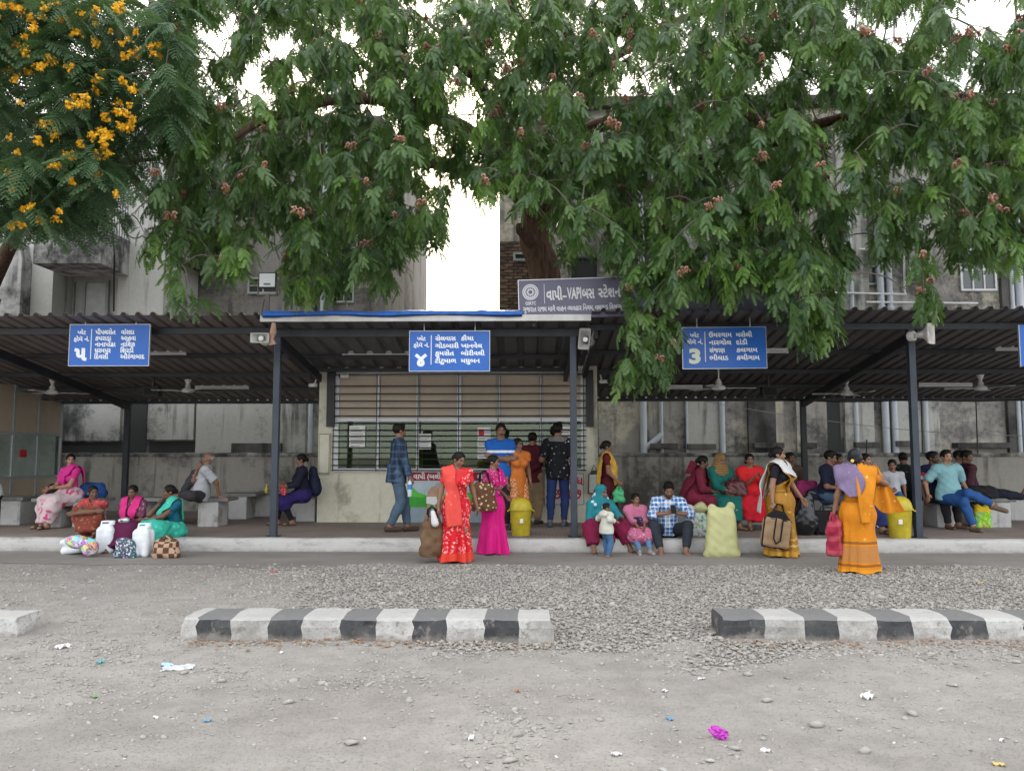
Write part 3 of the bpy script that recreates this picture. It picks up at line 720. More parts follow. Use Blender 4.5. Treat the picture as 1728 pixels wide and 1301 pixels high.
# station name board standing on the roof edge
YV = 11.45
a = at(877, 539, Y=YV); b = at(1352, 472, Y=YV); W_, H_ = b.x - a.x, b.z - a.z
vs = empty('station_name_board', (a.x, YV, a.z), label='long violet grey name board with silver letters standing on the canopy roof', cat='sign'); vs.rotation_euler = (0, R(-1.6), 0)
MB().bx(0, W_, 0, .035, 0, H_).build('panel', M('violet_grey_panel', (.115, .11, .17), .4, .06, 2, 0, 0), vs)
MB().bx(-.012, W_ + .012, -.004, .04, H_ + .001, H_ + .012).bx(-.012, -.001, -.004, .04, 0, H_).build('edge', silver, vs)
sil = plain('silver_lettering', (.55, .56, .58), .4, .2)
sx = W_ / 475; sz = H_ / 67
def vt(s, x, z, size, wd, bold=.03, al='L'): link('lettering', text_mesh(s, size, wd, al, bold), sil, vs, (x * sx, 0, z * sz))
vt('વાપી', 46.5, 32, 26 * sz, 27 * sx, .03); vt('–', 73.5, 32, 20 * sz, 7 * sx, .04); vt('VAPI', 81.5, 33, 27.5 * sz, 24 * sx, .025); vt('બસ', 107, 33, 26 * sz, 21 * sx, .03); vt('સ્ટેશન', 134, 34, 24 * sz, 38 * sx, .03)
vt('ગુજરાત રાજ્ય માર્ગ વાહન વ્યવહાર નિગમ, વલસાડ વિભાગ', 6, 12.5, 12.5 * sz, 167 * sx, .025)
vt('GSRTC', 19.5, 24.5, 7.8 * sz, 18 * sx, .03, 'C')
def ring(r0, r1, name='emblem_ring'):
    n = 36; V = []; F = []
    for j in range(n):
        c_, s_ = math.cos(2 * math.pi * j / n), math.sin(2 * math.pi * j / n)
        V += [(c_ * r0 * sx, -.004, s_ * r0 * sx), (c_ * r1 * sx, -.004, s_ * r1 * sx), (c_ * r0 * sx, -.0005, s_ * r0 * sx), (c_ * r1 * sx, -.0005, s_ * r1 * sx)]
    for j in range(n):
        k = (j + 1) % n; F += [(4 * j, 4 * j + 1, 4 * k + 1, 4 * k), (4 * j + 1, 4 * j + 3, 4 * k + 3, 4 * k + 1), (4 * j, 4 * k, 4 * k + 2, 4 * j + 2)]
    return link(name, npmesh(name, V, F), sil, vs, (19.5 * sx, 0, 46.5 * sz))
ring(11.8, 13.6); ring(8.6, 10.8); ring(3.6, 5.6)
mb = MB()
for j in range(12):
    an = j * math.pi / 6; mb.box((7 * math.cos(an) * sx, -.002, 7 * math.sin(an) * sx), (1.3 * sx, .003, 1.3 * sx))
o = mb.build('emblem_stud', sil, vs, loc=(19.5 * sx, 0, 46.5 * sz)); tag(o, kind='stuff')
MB().bx(42.6 * sx, 43.4 * sx, -.003, 0, 26 * sz, 60 * sz).build('divider', sil, vs)
for fx in (.05, .5, .95): MB().bar((W_ * fx, .06, -.1), (W_ * fx, .06, H_ * .9), .04, .04).build('support', steel, vs)

# ------------------------------------------------------------------ fans, tube lights, speakers, lamps
white_fan = M('fan_white', (.62, .62, .6), .4, .1, 5, 0, 0)
def fan(px, py, Y, ang, label, z0):
    p = at(px, py, Y=Y); zt_ = zroof(Y, z0) - .0
    r = empty('ceiling_fan', p, ang, label, 'fan', 'ceiling fans under the canopies'); d = zt_ - p.z
    MB().lathe([(.02, -.075), (.1, -.06), (.115, -.03), (.1, .0), (.05, .03), (.03, .05)], n=20).build('motor', white_fan, r, True)
    MB().tube([(0, 0, .04), (0, 0, d - .1)], .013, 8).build('rod', white_fan, r)
    MB().lathe([(.02, d - .17), (.065, d - .06), (.07, d - .05)], n=16).build('canopy_cup', white_fan, r, True)
    MB().lathe([(.06, .05), (.03, .11), (.02, .13)], n=16).build('lower_cup', white_fan, r, True)
    me = MB().bx(.11, .22, -.02, .02, -.035, -.027).prism([(.2, -.045), (.62, -.07), (.64, .06), (.2, .045)], .006, 'z', -.03).mesh('blade', bevel=0); me.materials.append(white_fan)
    for k in range(3): b = link('blade', me, None, r); b.rotation_euler = (R(6), 0, k * 2 * math.pi / 3)
fan(88, 660, 14.9, .5, 'white ceiling fan near the glazed cabin', 3.36); fan(317, 657, 15.0, 1.3, 'white ceiling fan above the elderly man on his bench', 3.36)
fan(1213, 652, 13.6, .05, 'white ceiling fan hanging below the platform 3 sign', 3.4); fan(1429, 662, 15.2, .9, 'white ceiling fan between the rear and front right posts', 3.4); fan(1655, 653, 14.9, .9, 'white ceiling fan behind the right loudspeaker', 3.4)
def tube_light(px0, px1, py, Y, label):
    a = at(px0, py, Y=Y); b = at(px1, py, Y=Y); L = b.x - a.x
    r = empty('tube_light', a, label=label, cat='light', group='unlit tube lights fixed to the purlins')
    MB().bx(0, L, -.03, .03, .012, .06).build('batten', white_fan, r); MB().tube([(.03, 0, -.006), (L - .03, 0, -.006)], .014, 8).build('glass_tube', plain('milky_tube', (.7, .72, .72), .3), r, True)
    for e_ in (0, L - .03): MB().bx(e_, e_ + .03, -.02, .02, -.024, .011).build('end_cap', white_fan, r)
tube_light(253, 314, 597, 13.3, 'white tube light beside the platform five sign'); tube_light(330, 420, 655, 15.8, 'white tube light behind the elderly man on the left canopy'); tube_light(578, 690, 597, 13.3, 'white tube light beside the platform four sign')
tube_light(1293, 1330, 594, 13.3, 'white tube light beside the platform 3 sign'); tube_light(1550, 1640, 651, 15.8, 'white tube light far back beside the right post'); tube_light(1680, 1722, 590, 13.3, 'white tube light running to the cut-off platform sign')
tube_light(1128, 1185, 655, 15.8, 'white tube light at the back under hanging leaves')
def horn(px, py, Y, w, h, yaw, pitch, label, mat, roll=0):
    p = at(px, py, Y=Y); r = empty('loudspeaker', p, label=label, cat='loudspeaker', group='horn loudspeakers under the roof edges'); r.rotation_euler = (pitch, roll, yaw)
    mb = MB(); V = []
    secs = [(0.0, 1.0), (.012, 1.0), (.012, .9), (.03, .84), (.08, .45), (.15, .22), (.2, .17), (.2, .0)]
    # outer shell then inner flare
    outer = [(0, 1.0), (.02, .98), (.06, .66), (.13, .33), (.2, .25), (.28, .24), (.28, .02)]
    inner = [(0, .93), (.04, .72), (.11, .36), (.18, .2)]
    def rings(seq, flip):
        V = []; F = []
        for (y, s_) in seq:
            for (cx, cz) in ((-1, -1), (-.5, -1.04), (.5, -1.04), (1, -1), (1.03, 0), (1, 1), (.5, 1.04), (-.5, 1.04), (-1, 1), (-1.03, 0)): V.append((cx * w / 2 * s_, y, cz * h / 2 * s_))
        n = 10
        for i in range(len(seq) - 1):
            for j in range(n): f_ = (i * n + j, i * n + (j + 1) % n, (i + 1) * n + (j + 1) % n, (i + 1) * n + j); F.append(f_[::-1] if flip else f_)
        return V, F
    Vo, Fo = rings(outer, False); Vi, Fi = rings(inner, True); no = len(Vo)
    Fl = [tuple(a + no for a in f_) for f_ in Fi] + [(j, (j + 1) % 10, no + (j + 1) % 10, no + j)[::-1] for j in range(10)]
    F = Fo + Fl + [tuple(no + 30 + j for j in range(10))]
    link('horn', npmesh('horn', Vo + Vi, F, True), mat, r)
    MB().lathe([(.0, 0), (.035, .005), (.04, .03), (.03, .12)], n=14, ax=Matrix.Rotation(R(-90), 3, 'X'), c=(0, .05, 0)).build('driver_cone', M('horn_white', (.7, .7, .68), .4), r, True)
    MB().lathe([(.07, 0), (.075, .02), (.075, .08), (.05, .1)], n=16, ax=Matrix.Rotation(R(-90), 3, 'X'), c=(0, .26, 0)).build('driver', mat, r, True)
    return r
hg = M('horn_grey', (.42, .43, .4), .5, .2); hl = M('horn_pale', (.6, .59, .56), .5, .15)
horn(438, 570, 11.25, .26, .14, R(4), 0, 'grey horn loudspeaker hanging at the left canopy corner', hg)
horn(986, 572, 11.5, .17, .3, R(-18), 0, 'tall grey horn loudspeaker beside the middle post', M('horn_brown', (.3, .28, .27), .5, .2), R(6)); horn(1572, 563, 11.5, .16, .29, R(32), 0, 'pale horn loudspeaker beside the right front post', hl)
def flood(px, py, Y, w, h, label, lens, yaw=0, post=None):
    p = at(px, py, Y=Y); r = empty('floodlight', p, yaw, label, 'floodlight', 'square floodlights above the canopy')
    MB().bx(-w / 2, w / 2, 0, .06, -h / 2, h / 2).build('housing', M('black_housing', (.025, .032, .04), .45), r, bevel=.02)
    MB().bx(-w / 2 + .02, w / 2 - .02, -.008, -.001, -h / 2 + .02, h / 2 - .02).build('lens', lens, r, bevel=.003)
    MB().bx(-.05, .05, -.0105, -.0082, -h / 2 + .045, -h / 2 + .075).build('chip', plain('grey_ink', (.25, .25, .25)), r)
    MB().bx(-w / 2 - .012, -w / 2 + .0, .01, .05, -h / 2 - .08, 0).bx(w / 2, w / 2 + .012, .01, .05, -h / 2 - .08, 0).bx(-w / 2 - .012, w / 2 + .012, .0, .06, -h / 2 - .1, -h / 2 - .08).build('bracket', M('rusty_grey', (.2, .17, .16), .7), r)
    if post: MB().bx(-.03, .03, .0, .06, -h / 2 - .1 - post, -h / 2 - .1).build('post', M('rusty_grey', (.2, .17, .16), .7), r)
flood(451, 473, 11.5, .27, .24, 'white faced floodlight on a short post above the left canopy', plain('lamp_face', (.85, .9, .92), .25), post=.34)
flood(1552, 454, 19.55, .5, .47, 'grey faced floodlight on the wall of the right block', plain('lamp_face_dim', (.35, .38, .4), .2), R(-12))
for px, Y, lab, z0 in ((258, 15.0, 'black box speaker under the left canopy', 3.36), (1297, 15.2, 'black box speaker under the right canopy beyond the fan', 3.4)):
    p = at(px, 661, Y=Y); r = empty('box_speaker', p, label=lab, cat='speaker')
    MB().bx(-.14, .14, -.1, .1, -.09, .09).build('cabinet', iron, r, bevel=.01); MB().bx(-.12, .12, -.108, -.101, -.07, .07).build('front_grille', plain('black_mesh', (.008, .008, .009), .8), r); MB().bx(-.02, .02, -.02, .02, .091, zroof(Y, z0) - p.z - .0).build('bracket', steel, r)
def cctv(px, py, Y, yaw, label, up):
    p = at(px, py, Y=Y); r = empty('security_camera', p, yaw, label, 'camera', 'small white security cameras')
    MB().tube([(-.09, 0, 0), (.06, 0, .0)], .035, 12).build('body', white_fan, r, True); MB().tube([(-.095, 0, 0), (-.12, 0, 0)], .03, 12).build('lens', iron, r); MB().tube([(.03, 0, .03), (.05, 0.02, up)], .012, 6).build('bracket', white_fan, r)
cctv(583, 635, 14.2, .2, 'small white security camera above the ticket window', .1); cctv(529, 650, 14.2, -.5, 'small white security camera at the left corner of the office', .12); cctv(1018, 644, 14.2, 2.6, 'small white security camera at the right corner of the office', .12)
# dark thin rods and wire on the boundary wall
for px, lab in ((1462, 'thin black fence rod on the wall behind the orange sari'), (1557, 'thin black fence rod on the wall close beside the right front post'), (1650, 'thin black fence rod on the wall above the reclining man')):
    a = at(px, 765, Y=17.35); zt_ = at(px, {1462: 742}.get(px, 657), Y=17.35).z; o = MB().tube([(a.x, 17.35, 1.42), (a.x + .02, 17.35, zt_)], .014, 6).build('fence_rod', iron); tag(o, lab, 'rod', 'fence rods on the boundary wall')
wire_m = plain('grey_wire', (.2, .2, .2), .6)
def wire(name, pts, r, label, m=wire_m, sag=0):
    P = []
    for (a, b) in zip(pts[:-1], pts[1:]):
        for k in range(8): u = k / 8; q = a.lerp(b, u); q.z -= sag * 4 * u * (1 - u); P.append(q)
    P.append(pts[-1]); o = MB().tube(P, r, 5).build(name, m); tag(o, label, 'cable', 'slack cables'); return o
wire('cable', [at(1180, 675, Y=17.6), at(1500, 722, Y=17.6), at(1760, 735, Y=17.6)], .008, 'thin grey cable crossing in front of the right block', sag=.05)
wire('cable', [at(1330, 674, Y=16.9), at(1540, 674, Y=16.9), at(1760, 672, Y=16.9)], .012, 'black cable slung under the back of the right canopy', iron, .05)
wire('cable', [at(205, 382, Y=17.6), at(240, 398, Y=17.6), at(262, 380, Y=17.6)], .014, 'black cable looping off the cream house balcony', iron, .15)
wire('cable', [at(190, 390, Y=17.68), at(193, 430, Y=17.68), at(192, 525, Y=18.9)], .02, 'twisted black cable running down the cream house corner', iron)
wire('cable', [at(425, 555, Y=11.4), at(440, 540, Y=11.4), at(446, 505, Y=11.45)], .008, 'black cable feeding the left floodlight', iron)
# ------------------------------------------------------------------ painted kerb dividers
def kerb_mat(name, a, b, dust_):
    t = NT(name); v = t.mapped()
    c = t.mix(t.step(t.noise(v, 3, 7, .7), .4, .62), a, b); c = t.mix(t.math('MULTIPLY', t.step(t.noise(v, 7, 8, .75), .57, .62), .8), c, (.2, .185, .17))
    c = t.mix(t.math('MULTIPLY', t.step(t.noise(v, 38, 5, .7), .54, .66), .75), c, dk(b, .75))
    g = t.n('NewGeometry'); nz = t.sep(g.outputs['Normal'])[2]
    c = t.mix(t.math('MULTIPLY', t.step(nz, .5, .9), .75), c, dust_)                # settled dust on the flat top
    c = t.mix(t.math('MULTIPLY', t.step(t.math('ADD', t.math('MULTIPLY', t.sep(t.co.outputs['Object'])[2], -7.0), t.noise(v, 6, 5, .7)), .15, .45), .6), c, (.27, .25, .225))
    t.bump(t.noise(v, 20, 6, .7), .7, .015); return t.fin(c, .9, 0, .2)
k_w = kerb_mat('kerb_white', (.47, .465, .45), (.29, .28, .265), (.39, .385, .37)); k_b = kerb_mat('kerb_black', (.045, .047, .051), (.09, .09, .091), (.19, .188, .184))
def divider(label, xs, first_white, y0, y1, h, seed):
    """xs = block boundaries (world x), one block object per painted band"""
    root = empty('kerb_divider', (xs[0], y0, 0), label=label, cat='kerb', group='black and white kerb dividers in the yard')
    n = len(xs) - 1
    for i in range(n):
        xa, xb = xs[i] - xs[0], xs[i + 1] - xs[0]; m = 7; V = []
        prof = [(-.01, -.04), (-.004, .04), (.0, h * .6), (.012, h * .9), (.04, h), (.2, h + .006), (y1 - y0 - .04, h), (y1 - y0, h * .85), (y1 - y0 + .01, -.04)]
        for k in range(m + 1):
            x = xa + (xb - xa) * k / m; xe = x
            if i == 0 and k == 0: pass
            for j, (py, pz) in enumerate(prof):
                w = xs[0] + x; q = Vector((w * 2.6 + seed, j * .7, seed)); a = noise.noise(q) * .012 + noise.noise(q * 4) * .007 + noise.noise(q * 9) * .004; a += .03 * max(0, noise.noise(q * 3.3 + Vector((7, 0, 0))) - .25) if j in (2, 3, 4) else 0
                e = 1 - .9 * (1 if (i == 0 and k == 0) or (i == n - 1 and k == m) else 0)
                sh = .0
                if i == 0 and k == 0: sh = .03 if j > 2 else 0
                if i == n - 1 and k == m: sh = -.03 if j > 2 else 0
                V.append((x + sh + (noise.noise(Vector((i if k == 0 else i + 1, j * .8, seed))) * .03 if k in (0, m) and 0 < i + (k == m) < n else 0), py + a, pz + (a * .6 if 1 < j < 8 else 0)))
        kk = len(prof); F = [(k * kk + j, (k + 1) * kk + j, (k + 1) * kk + j + 1, k * kk + j + 1) for k in range(m) for j in range(kk - 1)]
        F.append(tuple(range(kk))); F.append(tuple(m * kk + j for j in range(kk - 1, -1, -1)))
        wht = (i % 2 == 0) == first_white
        o = link('painted_block', npmesh('painted_block', V, F, False), k_w if wht else k_b, root)
YK = 6.22
def kx(*px): return [at(p, 1060, Y=YK).x for p in px]
divider('black and white painted kerb with nine bands and a white end', kx(305, 332, 389, 453, 510, 575, 634, 697, 753, 817, 875, 935), True, YK, YK + .44, .165, 2.1)
divider('painted kerb starting with a wide dark band and running out of view', kx(1219, 1298, 1363, 1421, 1488, 1549, 1614, 1674, 1740, 1800, 1862, 1925, 1988, 2050, 2112), False, YK + .08, YK + .5, .165, 5.7)
divider('short white kerb end poking in beside the yard', kx(-330, -265, -200, -130, -80, 27), True, YK + .02, YK + .42, .15, 9.3)

# ------------------------------------------------------------------ gravel and loose stones
def stone_variant(seed):
    rs = np.random.default_rng(seed); bm = bmesh.new(); bmesh.ops.create_icosphere(bm, subdivisions=1, radius=1)
    V = np.array([v.co[:] for v in bm.verts]); F = np.array([[v.index for v in f.verts] for f in bm.faces]); bm.free()
    V *= rs.uniform(.55, 1.15, (len(V), 1)); V *= np.array([1, rs.uniform(.6, .9), rs.uniform(.25, .45)]); return V, F
SV = [stone_variant(i) for i in range(10)]
def scatter(name, P, S, mat):
    n = len(P); Vs = []; Fs = []; base = 0
    idx = RNG.integers(0, len(SV), n)
    for k in range(len(SV)):
        sel = np.where(idx == k)[0]
        if not len(sel): continue
        V, F = SV[k]; m = len(sel)
        an = RNG.uniform(0, 6.283, m); tl = RNG.normal(0, .24, m); ca, sa, ct, st = np.cos(an), np.sin(an), np.cos(tl), np.sin(tl)
        x, y, z = V.T
        x1 = x[None] * ct[:, None] + z[None] * st[:, None]; z1 = -x[None] * st[:, None] + z[None] * ct[:, None]; y1 = np.repeat(y[None], m, 0)
        W = np.stack([x1 * ca[:, None] - y1 * sa[:, None], x1 * sa[:, None] + y1 * ca[:, None], z1], -1) * S[sel][:, None, None] + P[sel][:, None, :]
        Vs.append(W.reshape(-1, 3)); Fs.append((F[None] + (np.arange(m) * len(V))[:, None, None]).reshape(-1, 3) + base); base += m * len(V)
    return tag(link(name, npmesh(name, np.concatenate(Vs), np.concatenate(Fs)), mat), kind='stuff')
def gravel_mat(name, a, b, c_):
    t = NT(name); v = t.mapped(); g = t.n('NewGeometry')
    c = t.mix(g.outputs['Random Per Island'], a, b); c = t.mix(t.step(t.noise(v, 2, 4), .45, .7), c, c_)
    t.bump(t.noise(v, 90, 4), .4, .004); return t.fin(c, .92, 0, .2)
gm = gravel_mat('gravel', (.25, .236, .217), (.38, .36, .333), (.33, .308, .28))
def project(P):
    d = P - np.array(CAM); zc = d @ np.array(FWD); return CX + FPX * (d @ np.array(RGT)) / zc, CY - FPX * (d @ np.array(UPV)) / zc
N = 250000
P = np.stack([RNG.uniform(-7.6, 9.0, N), RNG.uniform(3.3, 10.35, N), np.zeros(N)], 1)
px, py = project(P)
def sm(a, b, x): u = np.clip((x - a) / (b - a), 0, 1); return u * u * (3 - 2 * u)
cl = np.array([noise.noise(Vector((p[0] * 1.3, p[1] * 1.3, 2))) for p in P]) ; cl2 = np.array([noise.noise(Vector((p[0] * .5, p[1] * .9, 9))) for p in P])
den = (.18 + .82 * sm(330, 700, px + 90 * cl2 + 60 * cl)) * sm(948, 962, py + 10 * cl) * (1 - sm(1075, 1125, py + 40 * cl + 20 * cl2 - .03 * (px - 900)))
den *= 1 - .8 * (1 - sm(1000, 1050, py)) * 0
front = sm(1074, 1080, py); den = np.where(front > 0, den * np.clip(.45 + 1.4 * np.exp(-((px - 1020) / 260) ** 2) - .5 * (px < 620), 0.1, 1), den)
left = .16 * sm(1020, 1060, py) * (1 - sm(1150, 1260, py)) * (1 - sm(300, 700, px)) * (1 + 2 * cl)
pile = .4 * np.exp(-((px - 850) / 75) ** 2 - ((py - 1240) / 60) ** 2) + .35 * np.exp(-((px - 640) / 150) ** 2 - ((py - 1150) / 22) ** 2)
spar = .035 * np.clip(.5 + 1.8 * cl + cl2, 0, 2) * sm(1090, 1110, py)
edge = .5 * np.exp(-((py - 1080) / 9) ** 2) * ((px > 300) & (px < 940) | (px > 1215))
leftg = .12 * sm(955, 975, py) * (1 - sm(1040, 1075, py)) * (1 - sm(400, 520, px)) * np.clip(.3 + 2 * cl, 0, 1)
D = np.clip(np.maximum.reduce([den, left, pile, spar, edge, leftg]), 0, 1)
acc = D > .32 * RNG.uniform(0, 1, N) / np.clip(1, 1, 1) / .32
inside = (P[:, 1] > YK - .01) & (P[:, 1] < YK + .5) & (((P[:, 0] > kx(303)[0]) & (P[:, 0] < kx(937)[0])) | (P[:, 0] > kx(1217)[0]) | (P[:, 0] < kx(58)[0]))
acc &= ~inside
P = P[acc]; Dn = D[acc]; pyk = py[acc]
S = np.exp(RNG.normal(math.log(.0145), .36, len(P))) * np.where(Dn < .2, .85, 1); big = RNG.uniform(0, 1, len(P)) < .02; S[big] *= 1.8
P[:, 2] = ground_z(P[:, 0], P[:, 1]) + S * .12 + np.where(Dn > .6, RNG.uniform(0, .014, len(P)), 0)
scatter('gravel', P, S, gm)
NL = 5200
P = np.stack([RNG.uniform(-6, 7.4, NL), RNG.uniform(3.3, 9.8, NL), np.zeros(NL)], 1); px, py = project(P)
cl = np.array([noise.noise(Vector((p[0] * .8, p[1] * .8, 5))) for p in P]); keep = (cl + RNG.normal(0, .3, NL) > .05) & (py > 1075); P = P[keep]
S = np.exp(RNG.normal(math.log(.011), .45, len(P))); P[:, 2] = ground_z(P[:, 0], P[:, 1]) + S * .1
scatter('pebbles', P, S, gravel_mat('pebble', (.24, .235, .225), (.42, .41, .395), (.31, .298, .28)))
# dry leaf and brick crumbs gathered along the kerbs
NC = 900; P = np.stack([np.where(RNG.uniform(0, 1, NC) < .55, RNG.uniform(kx(1215)[0], 5.5, NC), RNG.uniform(kx(330)[0], kx(930)[0], NC)), YK - .02 - np.abs(RNG.normal(0, .13, NC)) + .06, np.full(NC, .015)], 1)
P[:, 2] = ground_z(P[:, 0], P[:, 1]) + .012
scatter('dry_leaf_crumbs', P, np.exp(RNG.normal(math.log(.013), .3, NC)), gravel_mat('crumb', (.33, .21, .13), (.24, .15, .1), (.33, .28, .23)))
# individual larger stones that stand out on the dust
stm = gm
for i, (a, b, s_) in enumerate(((760, 1082, .055), (1015, 1117, .04), (1263, 1138, .06), (1294, 1182, .06), (1378, 1219, .07), (1540, 1203, .06), (1460, 1261, .06), (1607, 1155, .055), (1715, 1116, .06), (1190, 1128, .05), (595, 1256, .06), (487, 1185, .05), (373, 1147, .055), (310, 1136, .05), (93, 997, .05), (430, 1008, .05), (690, 1186, .05), (1240, 1262, .05), (860, 1285, .06), (905, 1187, .04))):
    p = at(a, b, z=0); V, F = SV[i % 10]
    p.z = float(ground_z(p.x, p.y)) + s_ * .15
    o = link('loose_stone', npmesh('loose_stone', V * s_ * .8, F), stm, None, p, (0, 0, random.uniform(0, 6))); tag(o, 'fist-sized grey stone lying loose on the bare dust', 'stone', 'larger loose stones on the dust')
# ------------------------------------------------------------------ litter
def scrap(px, py, w, d, mat, label, crumple=.02, name='litter_scrap', n=6, rz=None, group=None, cat='litter'):
    w, d, crumple = w * .85, d * .85, crumple * .5; p = at(px, py, z=.01); k = n + 1; V = []; sd = random.uniform(0, 99)
    for i in range(k):
        for j in range(k):
            u, v_ = i / n - .5, j / n - .5; e = 1 + .25 * noise.noise(Vector((u * 3, v_ * 3, sd)))
            V.append((u * w * e, v_ * d * e, crumple * (1 + noise.noise(Vector((u * 5, v_ * 5, sd + 3))) * 1.6 + noise.noise(Vector((u * 11, v_ * 11, sd))))))
    F = [(i * k + j, (i + 1) * k + j, (i + 1) * k + j + 1, i * k + j + 1) for i in range(n) for j in range(n)]; m = len(V)
    V += [(a, b, c - .004) for a, b, c in V]; F += [tuple(q + m for q in f[::-1]) for f in F]
    p.z = float(ground_z(p.x, p.y)) + .004
    o = link(name, npmesh(name, V, F), mat, None, p, (0, 0, random.uniform(0, 6) if rz is None else rz)); return tag(o, label, cat, group)
lm = {'w': plain('litter_white', (.7, .7, .69), .6), 'b': plain('litter_blue', (.12, .27, .42), .6), 'c': plain('litter_cyan', (.14, .38, .4), .6), 'r': plain('litter_red', (.42, .1, .11), .6), 'g': plain('litter_green', (.16, .3, .13), .6), 'y': plain('litter_yellow', (.5, .38, .14), .6), 'o': plain('litter_orange', (.45, .2, .12), .6), 'p': plain('litter_purple', (.38, .03, .38), .3), 'e': plain('litter_grey', (.5, .5, .48), .7)}
scrap(300, 1124, .22, .16, M('plastic_sheet', (.52, .55, .56), .35, .2, 9), 'flattened torn pale plastic sheet lying on the dust', .012, 'plastic_sheet', 10, .3, cat='litter'); scrap(283, 1121, .1, .06, plain('litter_paleblue', (.35, .5, .68), .5), 'pale blue corner on the flattened plastic sheet', .02)
# magenta foil wrapper: a crushed crumpled packet
p = at(1213, 1243, z=0); bm = bmesh.new(); bmesh.ops.create_icosphere(bm, subdivisions=3, radius=1)
for v_ in bm.verts:
    q = v_.co.copy(); s_ = 1 + .5 * noise.noise(q * 2.3 + Vector((3, 1, 0))) + .3 * noise.noise(q * 6); v_.co = Vector((q.x * .045, q.y * .025, max(-.02, q.z * .028))) * s_
    if q.x > .5: v_.co.z *= 1.0 + .4 * math.sin(q.y * 14)
me = bpy.data.meshes.new('foil_wrapper'); bm.to_mesh(me); bm.free(); o = link('foil_wrapper', me, plain('magenta_foil', (.42, .04, .4), .25, .3), None, p + Vector((0, 0, .02)), (0, .25, -.5)); tag(o, 'crushed magenta foil wrapper lying alone on the dust', 'litter')
for (a, b, w, d, c, lab, h) in ((105, 1095, .1, .06, 'w', 'crumpled white plastic scrap left of the pale plastic sheet', .03), (169, 1116, .05, .04, 'c', 'small crumpled cyan wrapper near the pale plastic sheet', .025), (350, 1218, .045, .03, 'b', 'tiny blue wrapper on bare dust', .012), (398, 928, .09, .06, 'w', 'white crumpled packet on the apron by the platform kerb', .04), (461, 964, .16, .07, 'r', 'flat red packet on the gravel edge', .015), (345, 985, .07, .04, 'g', 'small green wrapper beyond the striped kerb', .012), (1464, 1174, .07, .06, 'w', 'white paper cup scrap on the dust below the right kerb', .03), (1655, 986, .09, .06, 'y', 'yellow leaf-like wrapper on the gravel by the right edge', .02), (1291, 1259, .05, .03, 'w', 'little white scrap beside the magenta wrapper', .012), (1130, 1207, .05, .03, 'b', 'pale blue ribbon scrap on dust above the magenta wrapper', .012), (475, 1100, .05, .025, 'w', 'little white scrap under the striped kerb', .01), (873, 1166, .02, .05, 'o', 'tiny orange scrap standing in the dust', .02), (1121, 1162, .04, .03, 'w', 'tiny white scrap among pebbles in the middle of the yard', .012), (1184, 1141, .06, .03, 'w', 'thin white strip under the right kerb', .01), (1040, 1268, .05, .04, 'e', 'torn grey paper bit by the stone pile', .01), (160, 1177, .05, .03, 'g', 'green crumb of wrapper at the left of the yard', .01), (1690, 1242, .05, .015, 'w', 'bent white straw scrap at the right of the yard', .01), (1685, 1282, .06, .04, 'y', 'pale yellow scrap by the right bottom of the yard', .008), (1570, 985, .03, .02, 'w', 'white crumb on the right gravel strip', .01), (262, 1212, .05, .02, 'w', 'thin pale paper strip on dust', .008), (795, 1242, .06, .03, 'w', 'torn white paper by the stone pile', .012), (640, 955, .05, .04, 'o', 'orange scrap on the apron edge', .01), (570, 960, .04, .03, 'b', 'blue scrap on the apron edge', .01)):
    scrap(a, b, w, d, lm[c], lab, h)
NS = 170; P = np.stack([RNG.uniform(-6, 7, NS), RNG.uniform(3.5, 10.5, NS), np.full(NS, .015)], 1)
scatter('paper_crumbs', P, np.exp(RNG.normal(math.log(.009), .3, NS)), plain('crumb_white', (.6, .59, .57), .7))

# ------------------------------------------------------------------ benches
bench_w = concrete('bench_whitewash', (.45, .45, .44), (.22, .22, .21), .3, 1.2, 2.2, bump=.25); slab_m = concrete('bench_slab', (.2, .205, .195), (.1, .1, .1), .4, .8, 2)
def bench(px0, px1, pyb, blocks, label, depth=.45, bw_=.34, h=.42):
    p = at((px0 + px1) / 2, pyb, z=PZ); Yb = p.y; a = at(px0, pyb, Y=Yb).x; b = at(px1, pyb, Y=Yb).x
    r = empty('concrete_bench', (p.x, Yb, PZ), label=label, cat='bench', group='concrete benches on the platform')
    V = MB().bx(a - p.x, b - p.x, -.03, depth + .03, h + .002, h + .06).build('slab', slab_m, r, bevel=.008)
    for bp in blocks:
        x = at(bp, pyb, Y=Yb).x - p.x; MB().bx(x - bw_ / 2, x + bw_ / 2, 0, depth, 0, h).build('support_block', bench_w, r, bevel=.014)
    return r
B = {}
B['A'] = bench(-60, 38, 886, (-40, 16), 'whitewashed bench under the man in the white shirt by the cabin'); B['B'] = bench(52, 168, 890, (84, 138), 'whitewashed bench where the woman in magenta sits')
B['C'] = bench(203, 384, 889, (228, 350), 'long bench with grey slab carrying the elderly man'); B['D'] = bench(372, 432, 876, (400,), 'low block bench with a yellow bottle behind the elderly man', .5)
B['E'] = bench(428, 505, 872, (440, 500), 'bench half hidden behind the left front post'); B['F'] = bench(488, 542, 880, (515,), 'block bench against the office wall under the woman with a backpack')
B['G'] = bench(1128, 1262, 884, (1150, 1228), 'bench behind the sack carrying three seated women'); B['G2'] = bench(1240, 1300, 886, (1262, 1292), 'bench where the woman in plain red sits')
B['H'] = bench(1350, 1440, 884, (1372, 1408), 'bench under the man in the navy polo'); B['I'] = bench(1445, 1565, 872, (1460, 1540), 'bench behind the yellow bin under the backpack wearer')
B['J'] = bench(1568, 1716, 890, (1600, 1690), 'bench where the man in jeans crosses his legs'); B['K'] = bench(1690, 1800, 878, (1722, 1770), 'rear bench at the right edge under the reclining man')
